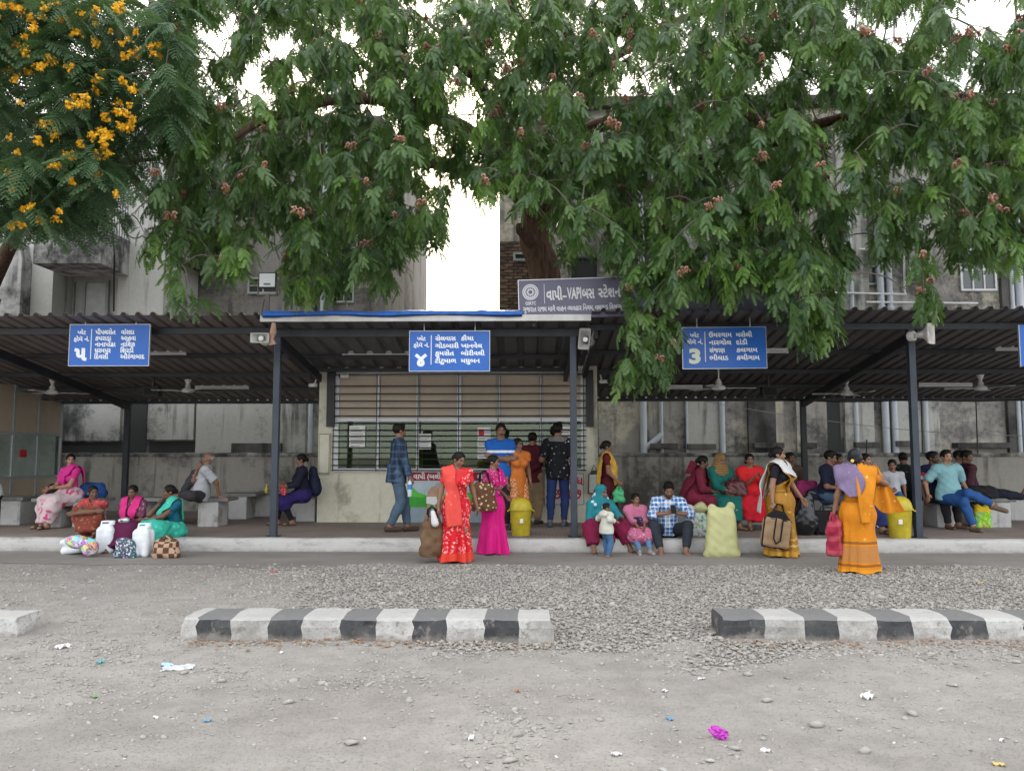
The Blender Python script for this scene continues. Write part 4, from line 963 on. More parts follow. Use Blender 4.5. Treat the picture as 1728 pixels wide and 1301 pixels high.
B['L'] = bench(1600, 1690, 866, (1620, 1672), 'back row bench behind the man in jeans')
# ------------------------------------------------------------------ people: blended-volume modelling
def A3(*v): return np.array(v, dtype=np.float64)
def nrm(v): v = np.asarray(v, float); return v / (np.linalg.norm(v) + 1e-9)
class Fld:
    """a smooth union of tapered, optionally flattened capsules"""
    def __init__(s, k=.025): s.p = []; s.k = k; s.cut = []; s.fold = None; s.sub = []
    def cap(s, a, b, ra, rb=None, n=None, f=1.0, flat=False): s.p.append((np.asarray(a, float), np.asarray(b, float), ra, ra if rb is None else rb, None if n is None else nrm(n), f, flat)); return s
    def ell(s, c, r): s.p.append((np.asarray(c, float), np.asarray(r, float))); return s
    def bounds(s, pad):
        lo = np.full(3, 1e9); hi = -lo
        for q in s.p:
            if len(q) == 2: lo = np.minimum(lo, q[0] - q[1]); hi = np.maximum(hi, q[0] + q[1])
            else:
                r = max(q[2], q[3]); lo = np.minimum(lo, np.minimum(q[0], q[1]) - r); hi = np.maximum(hi, np.maximum(q[0], q[1]) + r)
        return lo - pad, hi + pad
    @staticmethod
    def one(q, P):
        if len(q) == 2:
            v = (P - q[0]) / q[1]; l = np.linalg.norm(v, axis=-1); return (l - 1) * q[1].min()
        a, b, ra, rb, n, f, flat = q
        ab = b - a; L2 = ab @ ab + 1e-12; pa = P - a; t = np.clip((pa @ ab) / L2, 0, 1)
        v = pa - t[..., None] * ab
        if n is not None: v = v + (v @ n)[..., None] * n * (1 / f - 1)
        d = np.sqrt((v * v).sum(-1)) - (ra + (rb - ra) * t)
        if n is not None and f < 1: d = d * (.5 + .5 * f)
        if flat: d = np.maximum(d, ((P - b) @ ab) / math.sqrt(L2))
        return d
    def __call__(s, P):
        d = None; k = s.k
        for q in s.p:
            e = s.one(q, P)
            if d is None: d = e
            else:
                h = np.maximum(k - np.abs(d - e), 0) / k; d = np.minimum(d, e) - h * h * k * .25
        for q, kk in s.sub:
            e = -s.one(q, P); h = np.maximum(kk - np.abs(d - e), 0) / kk; d = np.maximum(d, e) + h * h * kk * .25
        if s.fold is not None: d = d + s.fold(P)
        for (o, n) in s.cut: d = np.maximum(d, (P - o) @ n)
        return d
def nets(fun, lo, hi, h, smooth=1):
    n = np.maximum(np.ceil((hi - lo) / h).astype(int) + 1, 3)
    ax = [lo[i] + h * np.arange(n[i]) for i in range(3)]
    G = np.stack(np.meshgrid(*ax, indexing='ij'), -1)
    D = fun(G.reshape(-1, 3)).reshape(n); I = D < 0
    C = [(i, j, k) for i in (0, 1) for j in (0, 1) for k in (0, 1)]
    sl = lambda A, c: A[c[0]:n[0] - 1 + c[0], c[1]:n[1] - 1 + c[1], c[2]:n[2] - 1 + c[2]]
    cnt = sum(sl(I, c).astype(np.int8) for c in C); act = (cnt > 0) & (cnt < 8)
    ids = -np.ones(act.shape, dtype=np.int64); cells = np.argwhere(act); ids[act] = np.arange(len(cells))
    dv = {c: D[cells[:, 0] + c[0], cells[:, 1] + c[1], cells[:, 2] + c[2]] for c in C}
    acc = np.zeros((len(cells), 3)); num = np.zeros(len(cells))
    for a in C:
        for ax_ in range(3):
            if a[ax_]: continue
            b = list(a); b[ax_] = 1; b = tuple(b); d0, d1 = dv[a], dv[b]; m = (d0 < 0) != (d1 < 0)
            t = np.where(m, d0 / np.where(m, d0 - d1, 1), 0); p = np.tile(np.array(a, float), (len(cells), 1)); p[:, ax_] = t
            acc += p * m[:, None]; num += m
    V = lo + (cells + acc / num[:, None]) * h
    F = []
    for x in range(3):
        y, z = (x + 1) % 3, (x + 2) % 3
        s0 = [slice(None)] * 3; s1 = [slice(None)] * 3; s0[x] = slice(0, n[x] - 1); s1[x] = slice(1, n[x])
        ch = np.argwhere(I[tuple(s0)] != I[tuple(s1)]); ch = ch[(ch[:, y] > 0) & (ch[:, z] > 0) & (ch[:, y] < n[y] - 1) & (ch[:, z] < n[z] - 1)]
        if not len(ch): continue
        def cid(dy, dz): q = ch.copy(); q[:, y] -= dy; q[:, z] -= dz; return ids[q[:, 0], q[:, 1], q[:, 2]]
        Q = np.stack([cid(1, 1), cid(0, 1), cid(0, 0), cid(1, 0)], 1); fl = ~I[ch[:, 0], ch[:, 1], ch[:, 2]]; Q[fl] = Q[fl][:, ::-1]; F.append(Q)
    F = np.concatenate(F); F = F[(F >= 0).all(1)]
    for _ in range(smooth):
        a = np.concatenate([F[:, i] for i in range(4)]); b = np.concatenate([F[:, (i + 1) % 4] for i in range(4)])
        w = np.bincount(a, minlength=len(V)) + 1e-9; L = np.stack([np.bincount(a, V[b, i], len(V)) for i in range(3)], 1) / w[:, None]; V = V * .5 + L * .5
    return V, F
class Geo:
    """joins numpy mesh pieces with material slots"""
    def __init__(s): s.V = []; s.F = []; s.m = []; s.n = 0
    def add(s, V, F, m=0):
        s.V.append(np.asarray(V, float)); s.F += [tuple(int(i) + s.n for i in f) for f in F]; s.m += list(m) if hasattr(m, '__len__') else [m] * len(F); s.n += len(V); return s
    def build(s, name, mats, parent=None):
        me = bpy.data.meshes.new(name); me.from_pydata(np.concatenate(s.V).tolist(), [], s.F); me.polygons.foreach_set('use_smooth', [True] * len(s.F)); me.polygons.foreach_set('material_index', s.m)
        return link(name, me, mats, parent)
def sph(c, r, n=8):
    V = []; F = []
    for i in range(n + 1):
        for j in range(n * 2):
            a, b = math.pi * i / n, math.pi * j / n; V.append((c[0] + r[0] * math.sin(a) * math.cos(b), c[1] + r[1] * math.sin(a) * math.sin(b), c[2] + r[2] * math.cos(a)))
    for i in range(n):
        for j in range(n * 2): F.append((i * n * 2 + j, (i + 1) * n * 2 + j, (i + 1) * n * 2 + (j + 1) % (n * 2), i * n * 2 + (j + 1) % (n * 2)))
    return np.array(V), F
# ---- head, hair and hand shapes, made once in unit size
def head_shape(fem, kid=False):
    f = Fld(.07); f.ell((0, .05, .64), (.325, .41, .36)).ell((0, -.12, .43), (.25 if fem else .265, .25, .36)); jw = .13 if fem else .16
    f.cap((-jw, -.06, .2), (0, -.26, .1), .085, .075).cap((jw, -.06, .2), (0, -.26, .1), .085, .075)
    f.cap((0, -.35, .53), (0, -.435, .35), .03, .045 if fem else .055).cap((-.05, -.37, .345), (.05, -.37, .345), .035).cap((-.15, -.32, .575), (.15, -.32, .575), .045)
    f.cap((-.06, -.355, .225), (.06, -.355, .225), .035 if fem else .03); f.ell((-.15, -.24, .38), (.1, .1, .1)).ell((.15, -.24, .38), (.1, .1, .1))
    f.cap((0, .05, .3), (0, .1, -.2), .19 if fem else .22, .18 if fem else .215)
    for s in (-1, 1): f.ell((s * .315, .06, .44), (.04, .085, .115))
    for s in (-1, 1): f.sub.append(((A3(s * .135, -.42, .485), A3(.075, .07, .05)), .04))
    lo, hi = f.bounds(.05); V, F = nets(f, lo, hi, .036, 1)
    c = V[F].mean(1); m = np.zeros(len(F), int)
    m[(np.abs(c[:, 0]) < .1) & (c[:, 1] < -.33) & (c[:, 2] > .19) & (c[:, 2] < .265)] = 1
    ab = np.abs(c[:, 0]); m[(ab > .055) & (ab < .23) & (c[:, 1] < -.3) & (c[:, 2] > .555) & (c[:, 2] < .605)] = 2
    g = Geo().add(V, F, m)
    for s in (-1, 1):
        g.add(*sph((s * .135, -.338, .485), (.056, .04, .026), 6), 3); g.add(*sph((s * .135, -.36, .487), (.03, .022, .026), 5), 2)
    return np.concatenate(g.V), g.F, np.array(g.m)
HEADS = {'f': head_shape(True), 'm': head_shape(False)}
def moustache(beard):
    f = Fld(.04); f.cap((-.11, -.375, .265), (0, -.41, .3), .018, .03).cap((.11, -.375, .265), (0, -.41, .3), .018, .03)
    if beard: f.cap((-.2, -.1, .2), (0, -.3, .06), .08, .075).cap((.2, -.1, .2), (0, -.3, .06), .08, .075).cap((-.24, 0, .4), (-.2, -.1, .2), .05, .06).cap((.24, 0, .4), (.2, -.1, .2), .05, .06)
    lo, hi = f.bounds(.04); return nets(f, lo, hi, .025)
FACEHAIR = {1: moustache(False), 2: moustache(True)}
def hair_shape(kind):
    f = Fld(.05)
    th = .03
    f.ell((0, .06, .65), (.335 + th, .42 + th, .365 + th))
    if kind in ('short', 'kid'): f.ell((0, -.1, .93), (.25, .26, .1)); f.cut.append((A3(0, .3, .28), nrm((0, -.35, -1))))
    else: f.cut.append((A3(0, .3, .2), nrm((0, -.3, -1))))
    if kind == 'fringe': f = Fld(.05); f.ell((0, .1, .58), (.345, .41, .32)); f.cut.append((A3(0, .0, .66), nrm((0, -.3, 1)))); f.cut.append((A3(0, 0, .3), A3(0, 0, -1)))
    f.sub.append(((A3(0, -.5, .36 if kind != 'short' else .34), A3(.33, .44, .43 if kind != 'short' else .45)), .05))
    for s in (-1, 1): f.sub.append(((A3(s * .42, -.05, .4), A3(.14, .17, .16)), .04))
    if kind == 'bun': f.ell((0, .5, .5), (.2, .15, .19))
    if kind == 'longh': f.cap((0, .42, .5), (0, .42, -.5), .14, .07); f.ell((-.24, .2, .35), (.13, .2, .3)).ell((.24, .2, .35), (.13, .2, .3))
    if kind == 'pony': f.cap((0, .45, .6), (0, .56, .1), .11, .05)
    f.fold = lambda P: .012 * np.sin(P[:, 0] * 38 + 6 * P[:, 2]) * np.sin(P[:, 2] * 9 + P[:, 1] * 16) + (.02 * np.sin(P[:, 0] * 21 + 3) * np.sin(P[:, 1] * 19) * np.sin(P[:, 2] * 17) if kind in ('short', 'kid') else 0)
    lo, hi = f.bounds(.05); return nets(f, lo, hi, .034)
HAIRS = {k: hair_shape(k) for k in ('short', 'bun', 'longh', 'pony', 'fringe')}
def hand_shape(curl, spread=.06):
    f = Fld(.05)
    for i, x in enumerate((.15, .05, -.05, -.14)): f.cap((x * .55, 0, .02), (x, 0, .46 - .03 * abs(i - 1)), .075, .07)
    for i, (x, L, r) in enumerate(((.15, .44, .052), (.05, .5, .054), (-.05, .46, .052), (-.145, .36, .046))):
        p = A3(x, 0, .46 - .03 * abs(i - 1)); an = curl[0] * .6
        for j, q in enumerate((.42, .33, .25)):
            e = p + L * q * A3((x) * spread * 3, math.sin(an), math.cos(an)); f.cap(p, e, r * (1 - .1 * j), r * (.9 - .1 * j)); p = e; an += curl[min(j + 1, 2)]
    f.cap((.1, .02, .08), (.24, .09, .28), .085, .065).cap((.24, .09, .28), (.27 - .1 * min(1, curl[0]), .15 + .12 * min(1, curl[0]), .5), .062, .045)
    f.k = .03; lo, hi = f.bounds(.03); return nets(f, lo, hi, .04, 0)
HANDS = {'relax': hand_shape((.35, .45, .35)), 'grip': hand_shape((1.1, 1.4, .9)), 'flat': hand_shape((.05, .08, .05), .12)}
# ---- materials for people
def skin_m(i):
    cols = [(.29, .155, .1), (.22, .115, .073), (.36, .2, .13), (.15, .078, .05)]; n = 'skin_tone_%s' % 'abcd'[i]
    if n in MATS: return MATS[n]
    t = NT(n); c = t.mix(t.step(t.noise(t.mapped(), 7, 4), .35, .7), dk(cols[i], .88), dk(cols[i], 1.1)); t.b.inputs['Subsurface Weight'].default_value = .08; t.b.inputs['Subsurface Radius'].default_value = (.01, .004, .002); MATS[n] = t.fin(c, .55, 0, .35); return MATS[n]
HAIRM = M('black_hair', (.008, .007, .006), .6, .4, 60, 0, .3, 300, .2); GREYH = M('grey_hair', (.3, .29, .28), .7, .3, 60); LIP = [plain('lip_tone', (.15, .05, .045), .5)] ; EYEW = plain('eye_white', (.22, .19, .17), .35); BROW = plain('brow_dark', (.015, .011, .01), .7)
def cloth(name, col, pat=None, col2=(.8, .8, .8), sc=10., rough=.85, sheen=.25, bands=None, amt=.5):
    """woven cloth; pat: floral, dots, plaid, check, patch, stripe; bands = [(z0, z1, colour)] woven borders"""
    if name in MATS: return MATS[name]
    t = NT(name); v = t.mapped()
    c = t.mix(t.step(t.noise(v, 5, 5), .3, .75), dk(col, .82), dk(col, 1.1))
    if pat == 'floral':
        f = t.noise(v, sc * 1.6, 3, .6); w = t.n('TexVoronoi', Scale=sc * .8); t.l(v, w.inputs['Vector']); m = t.math('MULTIPLY', t.step(f, .5, .56), t.ramp(w.outputs['Distance'], (.3 * amt * 2, (1, 1, 1)), (.36 * amt * 2 + .04, (0, 0, 0)))); c = t.mix(m, c, col2)
    elif pat == 'dots': w = t.n('TexVoronoi', Scale=sc); t.l(v, w.inputs['Vector']); c = t.mix(t.ramp(w.outputs['Distance'], (.22 * amt * 2, (1, 1, 1)), (.27 * amt * 2, (0, 0, 0))), c, col2)
    elif pat in ('plaid', 'check'):
        xyz = t.sep(v); out = None
        for ax in (0, 1, 2):
            s_ = t.math('SINE', t.math('MULTIPLY', xyz[ax], sc * 6.283)); m = t.step(s_, .45 if pat == 'plaid' else -.05, .55 if pat == 'plaid' else .05); out = m if out is None else t.math('ADD', out, m)
        if pat == 'check': c = t.mix(t.step(t.math('PINGPONG', out, 1.0), .45, .55), c, col2)
        else: c = t.mix(t.math('MULTIPLY', out, .4), c, col2)
    elif pat == 'patch': w = t.n('TexVoronoi', Scale=sc, distance='MANHATTAN'); t.l(v, w.inputs['Vector']); hs = t.n('HueSaturation', Saturation=1.2); t.l(w.outputs['Color'], hs.inputs['Color']); c = t.mix(amt, c, hs.outputs[0]); c = t.mix(t.step(t.noise(v, sc * 4, 2), .55, .6), c, col2)
    elif pat == 'stripe': s_ = t.math('SINE', t.math('MULTIPLY', t.sep(v)[2], sc * 6.283)); c = t.mix(t.step(s_, .3, .5), c, col2)
    if bands:
        z = t.sep(t.co.outputs['Object'])[2]
        for z0, z1, cc in bands: c = t.mix(t.math('MULTIPLY', t.math('GREATER_THAN', z, z0), t.math('LESS_THAN', z, z1)), c, cc)
    fd = t.noise(t.mapped((1, 1, .13)), 16, 4, .6); fd2 = t.noise(t.mapped((1.2, 1, .8), rot=(.5, .6, .3)), 11, 3, .5); c = t.mix(t.math('MULTIPLY', t.step(t.noise(v, 26, 4), .5, .75), .16), c, dk(col, .55)); t.bump(t.mix(.4, fd, fd2), .75, .022)
    MATS[name] = t.fin(c, rough, 0, .25); return MATS[name]

def rotz(v, a): c, s = math.cos(a), math.sin(a); return A3(v[0] * c - v[1] * s, v[0] * s + v[1] * c, v[2])
def ik(a, b, l1, l2, pole):
    a, b = np.asarray(a, float), np.asarray(b, float); d = b - a; L = np.linalg.norm(d); L2 = min(L, (l1 + l2) * .995); u = d / (L + 1e-9); b = a + u * L2
    x = (l1 * l1 - l2 * l2 + L2 * L2) / (2 * L2); h = math.sqrt(max(l1 * l1 - x * x, 0)); p = np.asarray(pole, float); p = nrm(p - u * (p @ u)); return a + u * x + p * h, b
class Sk: pass
def skeleton(H, sex='f', hip=None, lean=0., side=0., twist=0., head=(0, 0, 0), hands=(None, None), feet=(None, None), epole=(None, None), kpole=(None, None), fdir=(None, None), fat=1., neck=.0, tilt=0.):
    """local frame faces -Y; index 0 = right (-X), 1 = left (+X); lengths in metres"""
    s = Sk(); s.H = H; s.sex = sex; s.fat = fat
    s.P = A3(0, 0, .525 * H) if hip is None else A3(*hip)
    s.sp = nrm(A3(math.sin(side), -math.sin(lean), math.cos(lean) * math.cos(side)))
    s.sx = rotz(A3(1, 0, 0), twist); s.sx = nrm(s.sx - s.sp * (s.sx @ s.sp)); s.fw = nrm(np.cross(s.sx, s.sp)) * 1.0
    if s.fw[1] > 0 and abs(twist) < 1.4: s.fw = -s.fw
    sw = .107 if sex == 'm' else .1
    s.S = [s.P + s.sp * .272 * H + s.sx * q * sw * H for q in (-1, 1)]; s.Hp = [s.P + A3(q * .054 * H, 0, 0) - A3(0, 0, .005 * H) for q in (-1, 1)]
    s.N = s.P + s.sp * .305 * H; up = nrm(s.sp * (1 - neck) + A3(0, 0, 1.0) * neck + A3(0, 0, .35)); s.up = up; s.HB = s.N + up * .033 * H
    s.E = []; s.W = []; s.K = []; s.A = []; s.fd = []; s.head = head
    for i, q in enumerate((-1, 1)):
        t = hands[i]; t = s.S[i] + A3(q * .045 * H, -.03 * H, -.305 * H) if t is None else (mouth(s, q * .2, -.32) + A3(0, -.03, -.02)) if isinstance(t, str) else A3(*t)
        ep = epole[i] if epole[i] is not None else (q * .45, .8, -.25)
        e, w = ik(s.S[i], t, .172 * H, .148 * H, ep); s.E.append(e); s.W.append(w)
        t = feet[i]; t = A3(q * .05 * H, .0, .042 * H) if t is None else A3(*t)
        kp = kpole[i] if kpole[i] is not None else (q * .12, -1, .15)
        k_, a_ = ik(s.Hp[i], t, .245 * H, .243 * H, kp); s.K.append(k_); s.A.append(a_); s.fd.append(nrm(fdir[i] if fdir[i] is not None else (q * .2, -1, 0)))
    s.head = head
    return s
def mouth(s, x=0., z=.2): return frame_head(s) @ A3(x, -.5, z) * .137 * s.H + s.HB
def torso(f, s, g=0., bust=True, low=True):
    H = s.H; P, sp, fw = s.P, s.sp, s.fw; q = s.fat; w = 1.0 if s.sex == 'm' else .96
    if low: f.cap(s.Hp[0] + sp * .01 * H, s.Hp[1] + sp * .01 * H, .055 * H * q + g, n=fw, f=.92)
    f.cap(P + sp * .03 * H, P + sp * .13 * H, .076 * H * q * w + g, .074 * H * q * w + g, n=fw, f=.76 + .1 * (q - 1))
    f.cap(P + sp * .15 * H, P + sp * .235 * H, .08 * H * w + g, .085 * H * w + g, n=fw, f=.72)
    for a in (0, 1): f.cap(s.S[a], P + sp * .272 * H + (s.S[a] - P - sp * .272 * H) * .3, .034 * H + g, .04 * H + g); f.cap(s.S[a] * .7 + s.N * .3, s.N - sp * .004 * H, .026 * H + g, .03 * H + g)
    if s.sex == 'f' and bust:
        for a in (-1, 1): f.ell(P + sp * .195 * H + s.sx * a * .042 * H + fw * .05 * H, np.full(3, .04 * H + g))
    return f
def arm(f, s, i, t0=0., t1=2., g=0., flat=True, taper=1.):
    """t runs 0..1 along the upper arm and 1..2 along the forearm"""
    H = s.H; a, e, w = s.S[i], s.E[i], s.W[i]; ra, re, rw = .031 * H + g, .025 * H + g * taper, .0165 * H + g * taper
    if t1 <= 1: f.cap(a, a + (e - a) * t1, ra, ra + (re - ra) * t1, flat=flat)
    else: f.cap(a, e, ra, re); f.cap(e, e + (w - e) * (t1 - 1), re, re + (rw - re) * (t1 - 1), flat=flat)
def leg(f, s, i, t1=2., g=0., flat=True, wide=1.):
    H = s.H; a, k, w = s.Hp[i], s.K[i], s.A[i]; q = .5 + .5 * s.fat; ra, rk, rw = .053 * H * q + g, .036 * H + g * wide, .022 * H + g * wide
    if t1 <= 1: f.cap(a, a + (k - a) * t1, ra, ra + (rk - ra) * t1, flat=flat)
    else:
        f.cap(a, k, ra, rk); e = k + (w - k) * (t1 - 1); r1 = rk + (rw - rk) * (t1 - 1)
        m = k + (e - k) * .35; f.cap(k, m, rk, .034 * H + g * wide); f.cap(m, e, .034 * H + g * wide, r1, flat=flat)
def foot(f, s, i, g=0.):
    H = s.H; a, d = s.A[i], s.fd[i]; dn = A3(0, 0, -1) if abs(d[2]) < .6 else nrm(np.cross(np.cross(d, A3(0, 0, -1)), d)); h = a - d * .022 * H + dn * .022 * H; t = a + d * .098 * H + dn * .027 * H
    f.cap(h, t, .021 * H + g, .017 * H + g).cap(a, h, .022 * H + g, .02 * H + g)
    return h, t
def folds(seed, amp=.006, fr=(26, 26, 15)):
    rs = np.random.default_rng(seed); ph = rs.uniform(0, 6, 6); w = rs.uniform(.7, 1.4, 6)
    def fn(P): return amp * (np.sin(P[:, 0] * fr[0] * w[0] + ph[0] + 3 * np.sin(P[:, 2] * 7 + ph[1])) * np.sin(P[:, 2] * fr[2] * w[1] + P[:, 1] * fr[1] * w[2] * .6 + ph[2]) + .6 * np.sin((P[:, 2] + .7 * P[:, 0] - .5 * P[:, 1]) * 48 * w[3] + ph[3]) * np.sin(P[:, 0] * 13 + P[:, 1] * 17 + ph[4]))
    return fn
def frame_head(s):
    y, p, r = s.head; M3 = Matrix.Rotation(y, 3, 'Z') @ Matrix.Rotation(p, 3, 'X') @ Matrix.Rotation(r, 3, 'Y')
    return np.array(M3)
VOX = .0145
def put(parent, name, f, mat, vox=None, smooth=1):
    lo, hi = f.bounds(.03); V, F = nets(f, lo, hi, vox or VOX, smooth); return link(name, npmesh(name, V, F, True), mat, parent)
def strip(parent, name, fld, pts, mat, off=.012, nu=30, nv=9, rip=.006, rf=3.0, th=.005, free=0.0):
    """cloth band lying on the body: pts = [(x,y,z,width)] centre line; pushed out of the body volume"""
    P = np.array(pts, float); n = len(P); t = np.linspace(0, n - 1.001, nu); out = []
    for u in t:
        i = int(u); q = u - i; p0, p1, p2, p3 = P[max(i - 1, 0)], P[i], P[min(i + 1, n - 1)], P[min(i + 2, n - 1)]
        out.append(.5 * ((2 * p1) + (-p0 + p2) * q + (2 * p0 - 5 * p1 + 4 * p2 - p3) * q * q + (-p0 + 3 * p1 - 3 * p2 + p3) * q ** 3))
    out = np.array(out); C = out[:, :3]; Wd = out[:, 3]
    def grad(X): e = .004; return np.stack([fld(X + A3(*(e if j == i else 0 for j in range(3)))) - fld(X - A3(*(e if j == i else 0 for j in range(3)))) for i in range(3)], -1) / (2 * e)
    def push(X, o):
        for _ in range(4):
            d = fld(X); g = grad(X); g /= np.linalg.norm(g, axis=1, keepdims=True) + 1e-6; X = X + np.where(d < o, o - d, 0)[:, None] * g
        return X
    C = push(C, off); g = grad(C); g /= np.linalg.norm(g, axis=1, keepdims=True) + 1e-6; T = np.gradient(C, axis=0); T /= np.linalg.norm(T, axis=1, keepdims=True) + 1e-9
    X = np.cross(T, g); X /= np.linalg.norm(X, axis=1, keepdims=True) + 1e-9
    for _ in range(3): X[1:-1] = (X[:-2] + X[1:-1] + X[2:]) / 3
    vv = np.linspace(-.5, .5, nv); G = C[:, None, :] + X[:, None, :] * (vv[None, :, None] * Wd[:, None, None]); sh = G.shape; G = push(G.reshape(-1, 3), off)
    gg = grad(G); gg /= np.linalg.norm(gg, axis=1, keepdims=True) + 1e-6
    rp = rip * np.sin(np.tile(vv, nu) * 6.283 * rf + np.repeat(np.linspace(0, 5, nu), nv) * 1.2); G = G + gg * (rp + rip)[:, None]
    I = np.arange(nu * nv).reshape(nu, nv); Q = np.stack([I[:-1, :-1], I[1:, :-1], I[1:, 1:], I[:-1, 1:]], -1).reshape(-1, 4); m = nu * nv
    V = np.concatenate([G, G - gg * th]); b = np.concatenate([I[0], I[1:, -1], I[-1, -2::-1], I[-2:0:-1, 0]]); F = [tuple(q) for q in Q] + [tuple(q[::-1] + m) for q in Q] + [(b[i], b[(i + 1) % len(b)], b[(i + 1) % len(b)] + m, b[i] + m) for i in range(len(b))]
    me = npmesh(name, V, F, True); return link(name, me, mat, parent)
def skirt(parent, s, mat, ztop, zbot, top, bot, name='sari_skirt', pleats=11, amp=.035, cx=(0, 0), seed=0, front=.5, flare=1.0):
    """hanging skirt: rings from the waist to the hem, deepening pleats towards the hem"""
    nz, na = 26, 128; V = []; rs = np.random.default_rng(seed); ph = rs.uniform(0, 6, 4); c0 = s.P
    for i in range(nz):
        u = i / (nz - 1); z = ztop + (zbot - ztop) * u
        hipb = math.exp(-((u - .16) / .16) ** 2) * .028 * s.H * s.fat; rx = top[0] + (bot[0] - top[0]) * u ** flare + hipb; ry = top[1] + (bot[1] - top[1]) * u ** flare + hipb * .9
        for j in range(na):
            a = 2 * math.pi * j / na; w = amp * u ** 1.1 * ((2 * abs(math.sin(pleats * .5 * a + ph[0] + .6 * math.sin(3 * a + ph[1]) + .5 * u)) - 1.1) * (.6 + .4 * math.cos(a + math.pi / 2 - front)) + .45 * math.sin(5 * a + ph[2] + 1.5 * u)) + .006 * math.sin(z * 22 + 4 * a + ph[3]) * (1 - u)
            V.append((c0[0] * (1 - u) + cx[0] * u + math.cos(a) * rx * (1 + w / .2), c0[1] * (1 - u) + cx[1] * u + math.sin(a) * ry * (1 + w / .2), z + (.012 * math.sin(4 * a + ph[1]) if i == nz - 1 else 0)))
    F = [(i * na + j, i * na + (j + 1) % na, (i + 1) * na + (j + 1) % na, (i + 1) * na + j) for i in range(nz - 1) for j in range(na)]; F += [tuple(range(na))]
    return link(name, npmesh(name, V, [f[::-1] for f in F], True), mat, parent)
def person(loc, rz, s, label, skin=0, hair='bun', hairm=None, beard=0, hpose=('relax', 'relax'), hdir=(None, None), thumb=(None, None), group=None, legs=True, vox=None, scale=1):
    H = s.H; f = Fld(.03)
    torso(f, s, -.006, False)
    for i in (0, 1):
        arm(f, s, i, flat=False); leg(f, s, i, flat=False); foot(f, s, i)
    f.cap(s.N - s.sp * .03 * H, s.HB + s.up * .02 * H, .031 * H if s.sex == 'f' else .036 * H)
    lo, hi = f.bounds(.03); V, F = nets(f, lo, hi, vox or .018, 1)
    g = Geo().add(V, F, 0); hh = .137 * H if H > 1.2 else .16 * H
    Rm = frame_head(s); base = s.HB - A3(0, 0, .012 * H)
    hv, hf, hm = HEADS[s.sex]; tr = lambda X: (X @ Rm.T) * hh + base
    s.hfun = tr; g.add(tr(hv), hf, hm)
    for i, q in enumerate((-1, 1)):
        kd = hpose[i]
        hvv, hff = HANDS[kd]; d = nrm(s.W[i] - s.E[i]) if hdir[i] is None else nrm(hdir[i]); t = A3(0, -1, 0) if thumb[i] is None else nrm(thumb[i]); t = nrm(t - d * (t @ d)) if np.linalg.norm(t - d * (t @ d)) > .1 else nrm(np.cross(d, A3(0, 0, 1)) + 1e-3); n = np.cross(d, t) if i == 1 else np.cross(t, d)
        B_ = np.stack([t, n, d], 0); X = (hvv @ B_) * .107 * H + s.W[i] - d * .008 * H
        g.add(X, hff if i == 0 else hff[:, ::-1], 0)
    o = g.build('person', [skin_m(skin), plain('lip_tone', (.15, .05, .045), .5), BROW, EYEW]); o.location = loc; o.rotation_euler = (0, 0, rz); tag(o, label, 'person', group)
    hm_ = hairm or HAIRM
    if hair: V, F = HAIRS[hair]; link('hair', npmesh('hair', tr(V), F, True), hm_, o)
    if beard: V, F = FACEHAIR[beard]; link('facial_hair', npmesh('facial_hair', tr(V), F, True), hm_, o)
    return o
def top(o, s, mat, sleeve=.6, hem=.03, g=.012, name='shirt', seed=0, loose=0., sleeves=(1, 1), collar=None, fold=.006, neck=True, cut_sh=False):
    f = Fld(.03); torso(f, s, g + loose * .3, low=hem > -.04); H = s.H
    if hem > 0: f.cap(s.P + s.sp * .05 * H, s.P - s.sp * (hem + .1), .09 * H * s.fat + g + loose, .102 * H * s.fat + g + loose, n=s.fw, f=.84)
    for i in (0, 1):
        if sleeves[i] and sleeve > 0: arm(f, s, i, t1=sleeve, g=g + .004 + loose * .5, taper=1.3 if sleeve < 1.1 else .8)
    f.fold = folds(seed, fold); f.cut.append((s.P - s.sp * hem, -s.sp)); f.sub.append(((s.N + s.sp * .045 * H + s.fw * .03 * H, np.full(3, .048 * H)), .012))
    if cut_sh: f.cut.append((s.P + s.sp * .235 * H + s.sx * .03 * H, nrm(s.sp * .8 - s.sx * .75)))
    r = put(o, name, f, mat)
    if collar is not None:
        n = 16; V = []; c = s.N - s.sp * .004 * H
        for k_, (rr, zz) in enumerate(((.046, -.012), (.046, .018), (.052, .02), (.06, -.008))):
            for j in range(n): a = 2 * math.pi * (j + .5) / n; v = c + (s.sx * math.cos(a) * 1.05 + s.fw * math.sin(a)) * rr * H + s.sp * (zz * H * (1 - .55 * max(0, math.sin(a)))); V.append(v)
        F = [(k_ * n + j, k_ * n + (j + 1) % n, (k_ + 1) * n + (j + 1) % n, (k_ + 1) * n + j) for k_ in range(3) for j in range(n)]; link('collar', npmesh('collar', V, F, True), collar, r)
    return r
def trousers(o, s, mat, g=.014, wide=1., t1=1.93, name='trousers', seed=0, fold=.005):
    f = Fld(.03); H = s.H; f.cap(s.Hp[0] + s.sp * .01 * H, s.Hp[1] + s.sp * .01 * H, .056 * H * s.fat + g, n=s.fw, f=.95).cap(s.P, s.P + s.sp * .06 * H, .078 * H * s.fat + g * .6, n=s.fw, f=.78, flat=True)
    for i in (0, 1): leg(f, s, i, t1, g, wide=wide)
    f.fold = folds(seed, fold, (22, 22, 26)); return put(o, name, f, mat)
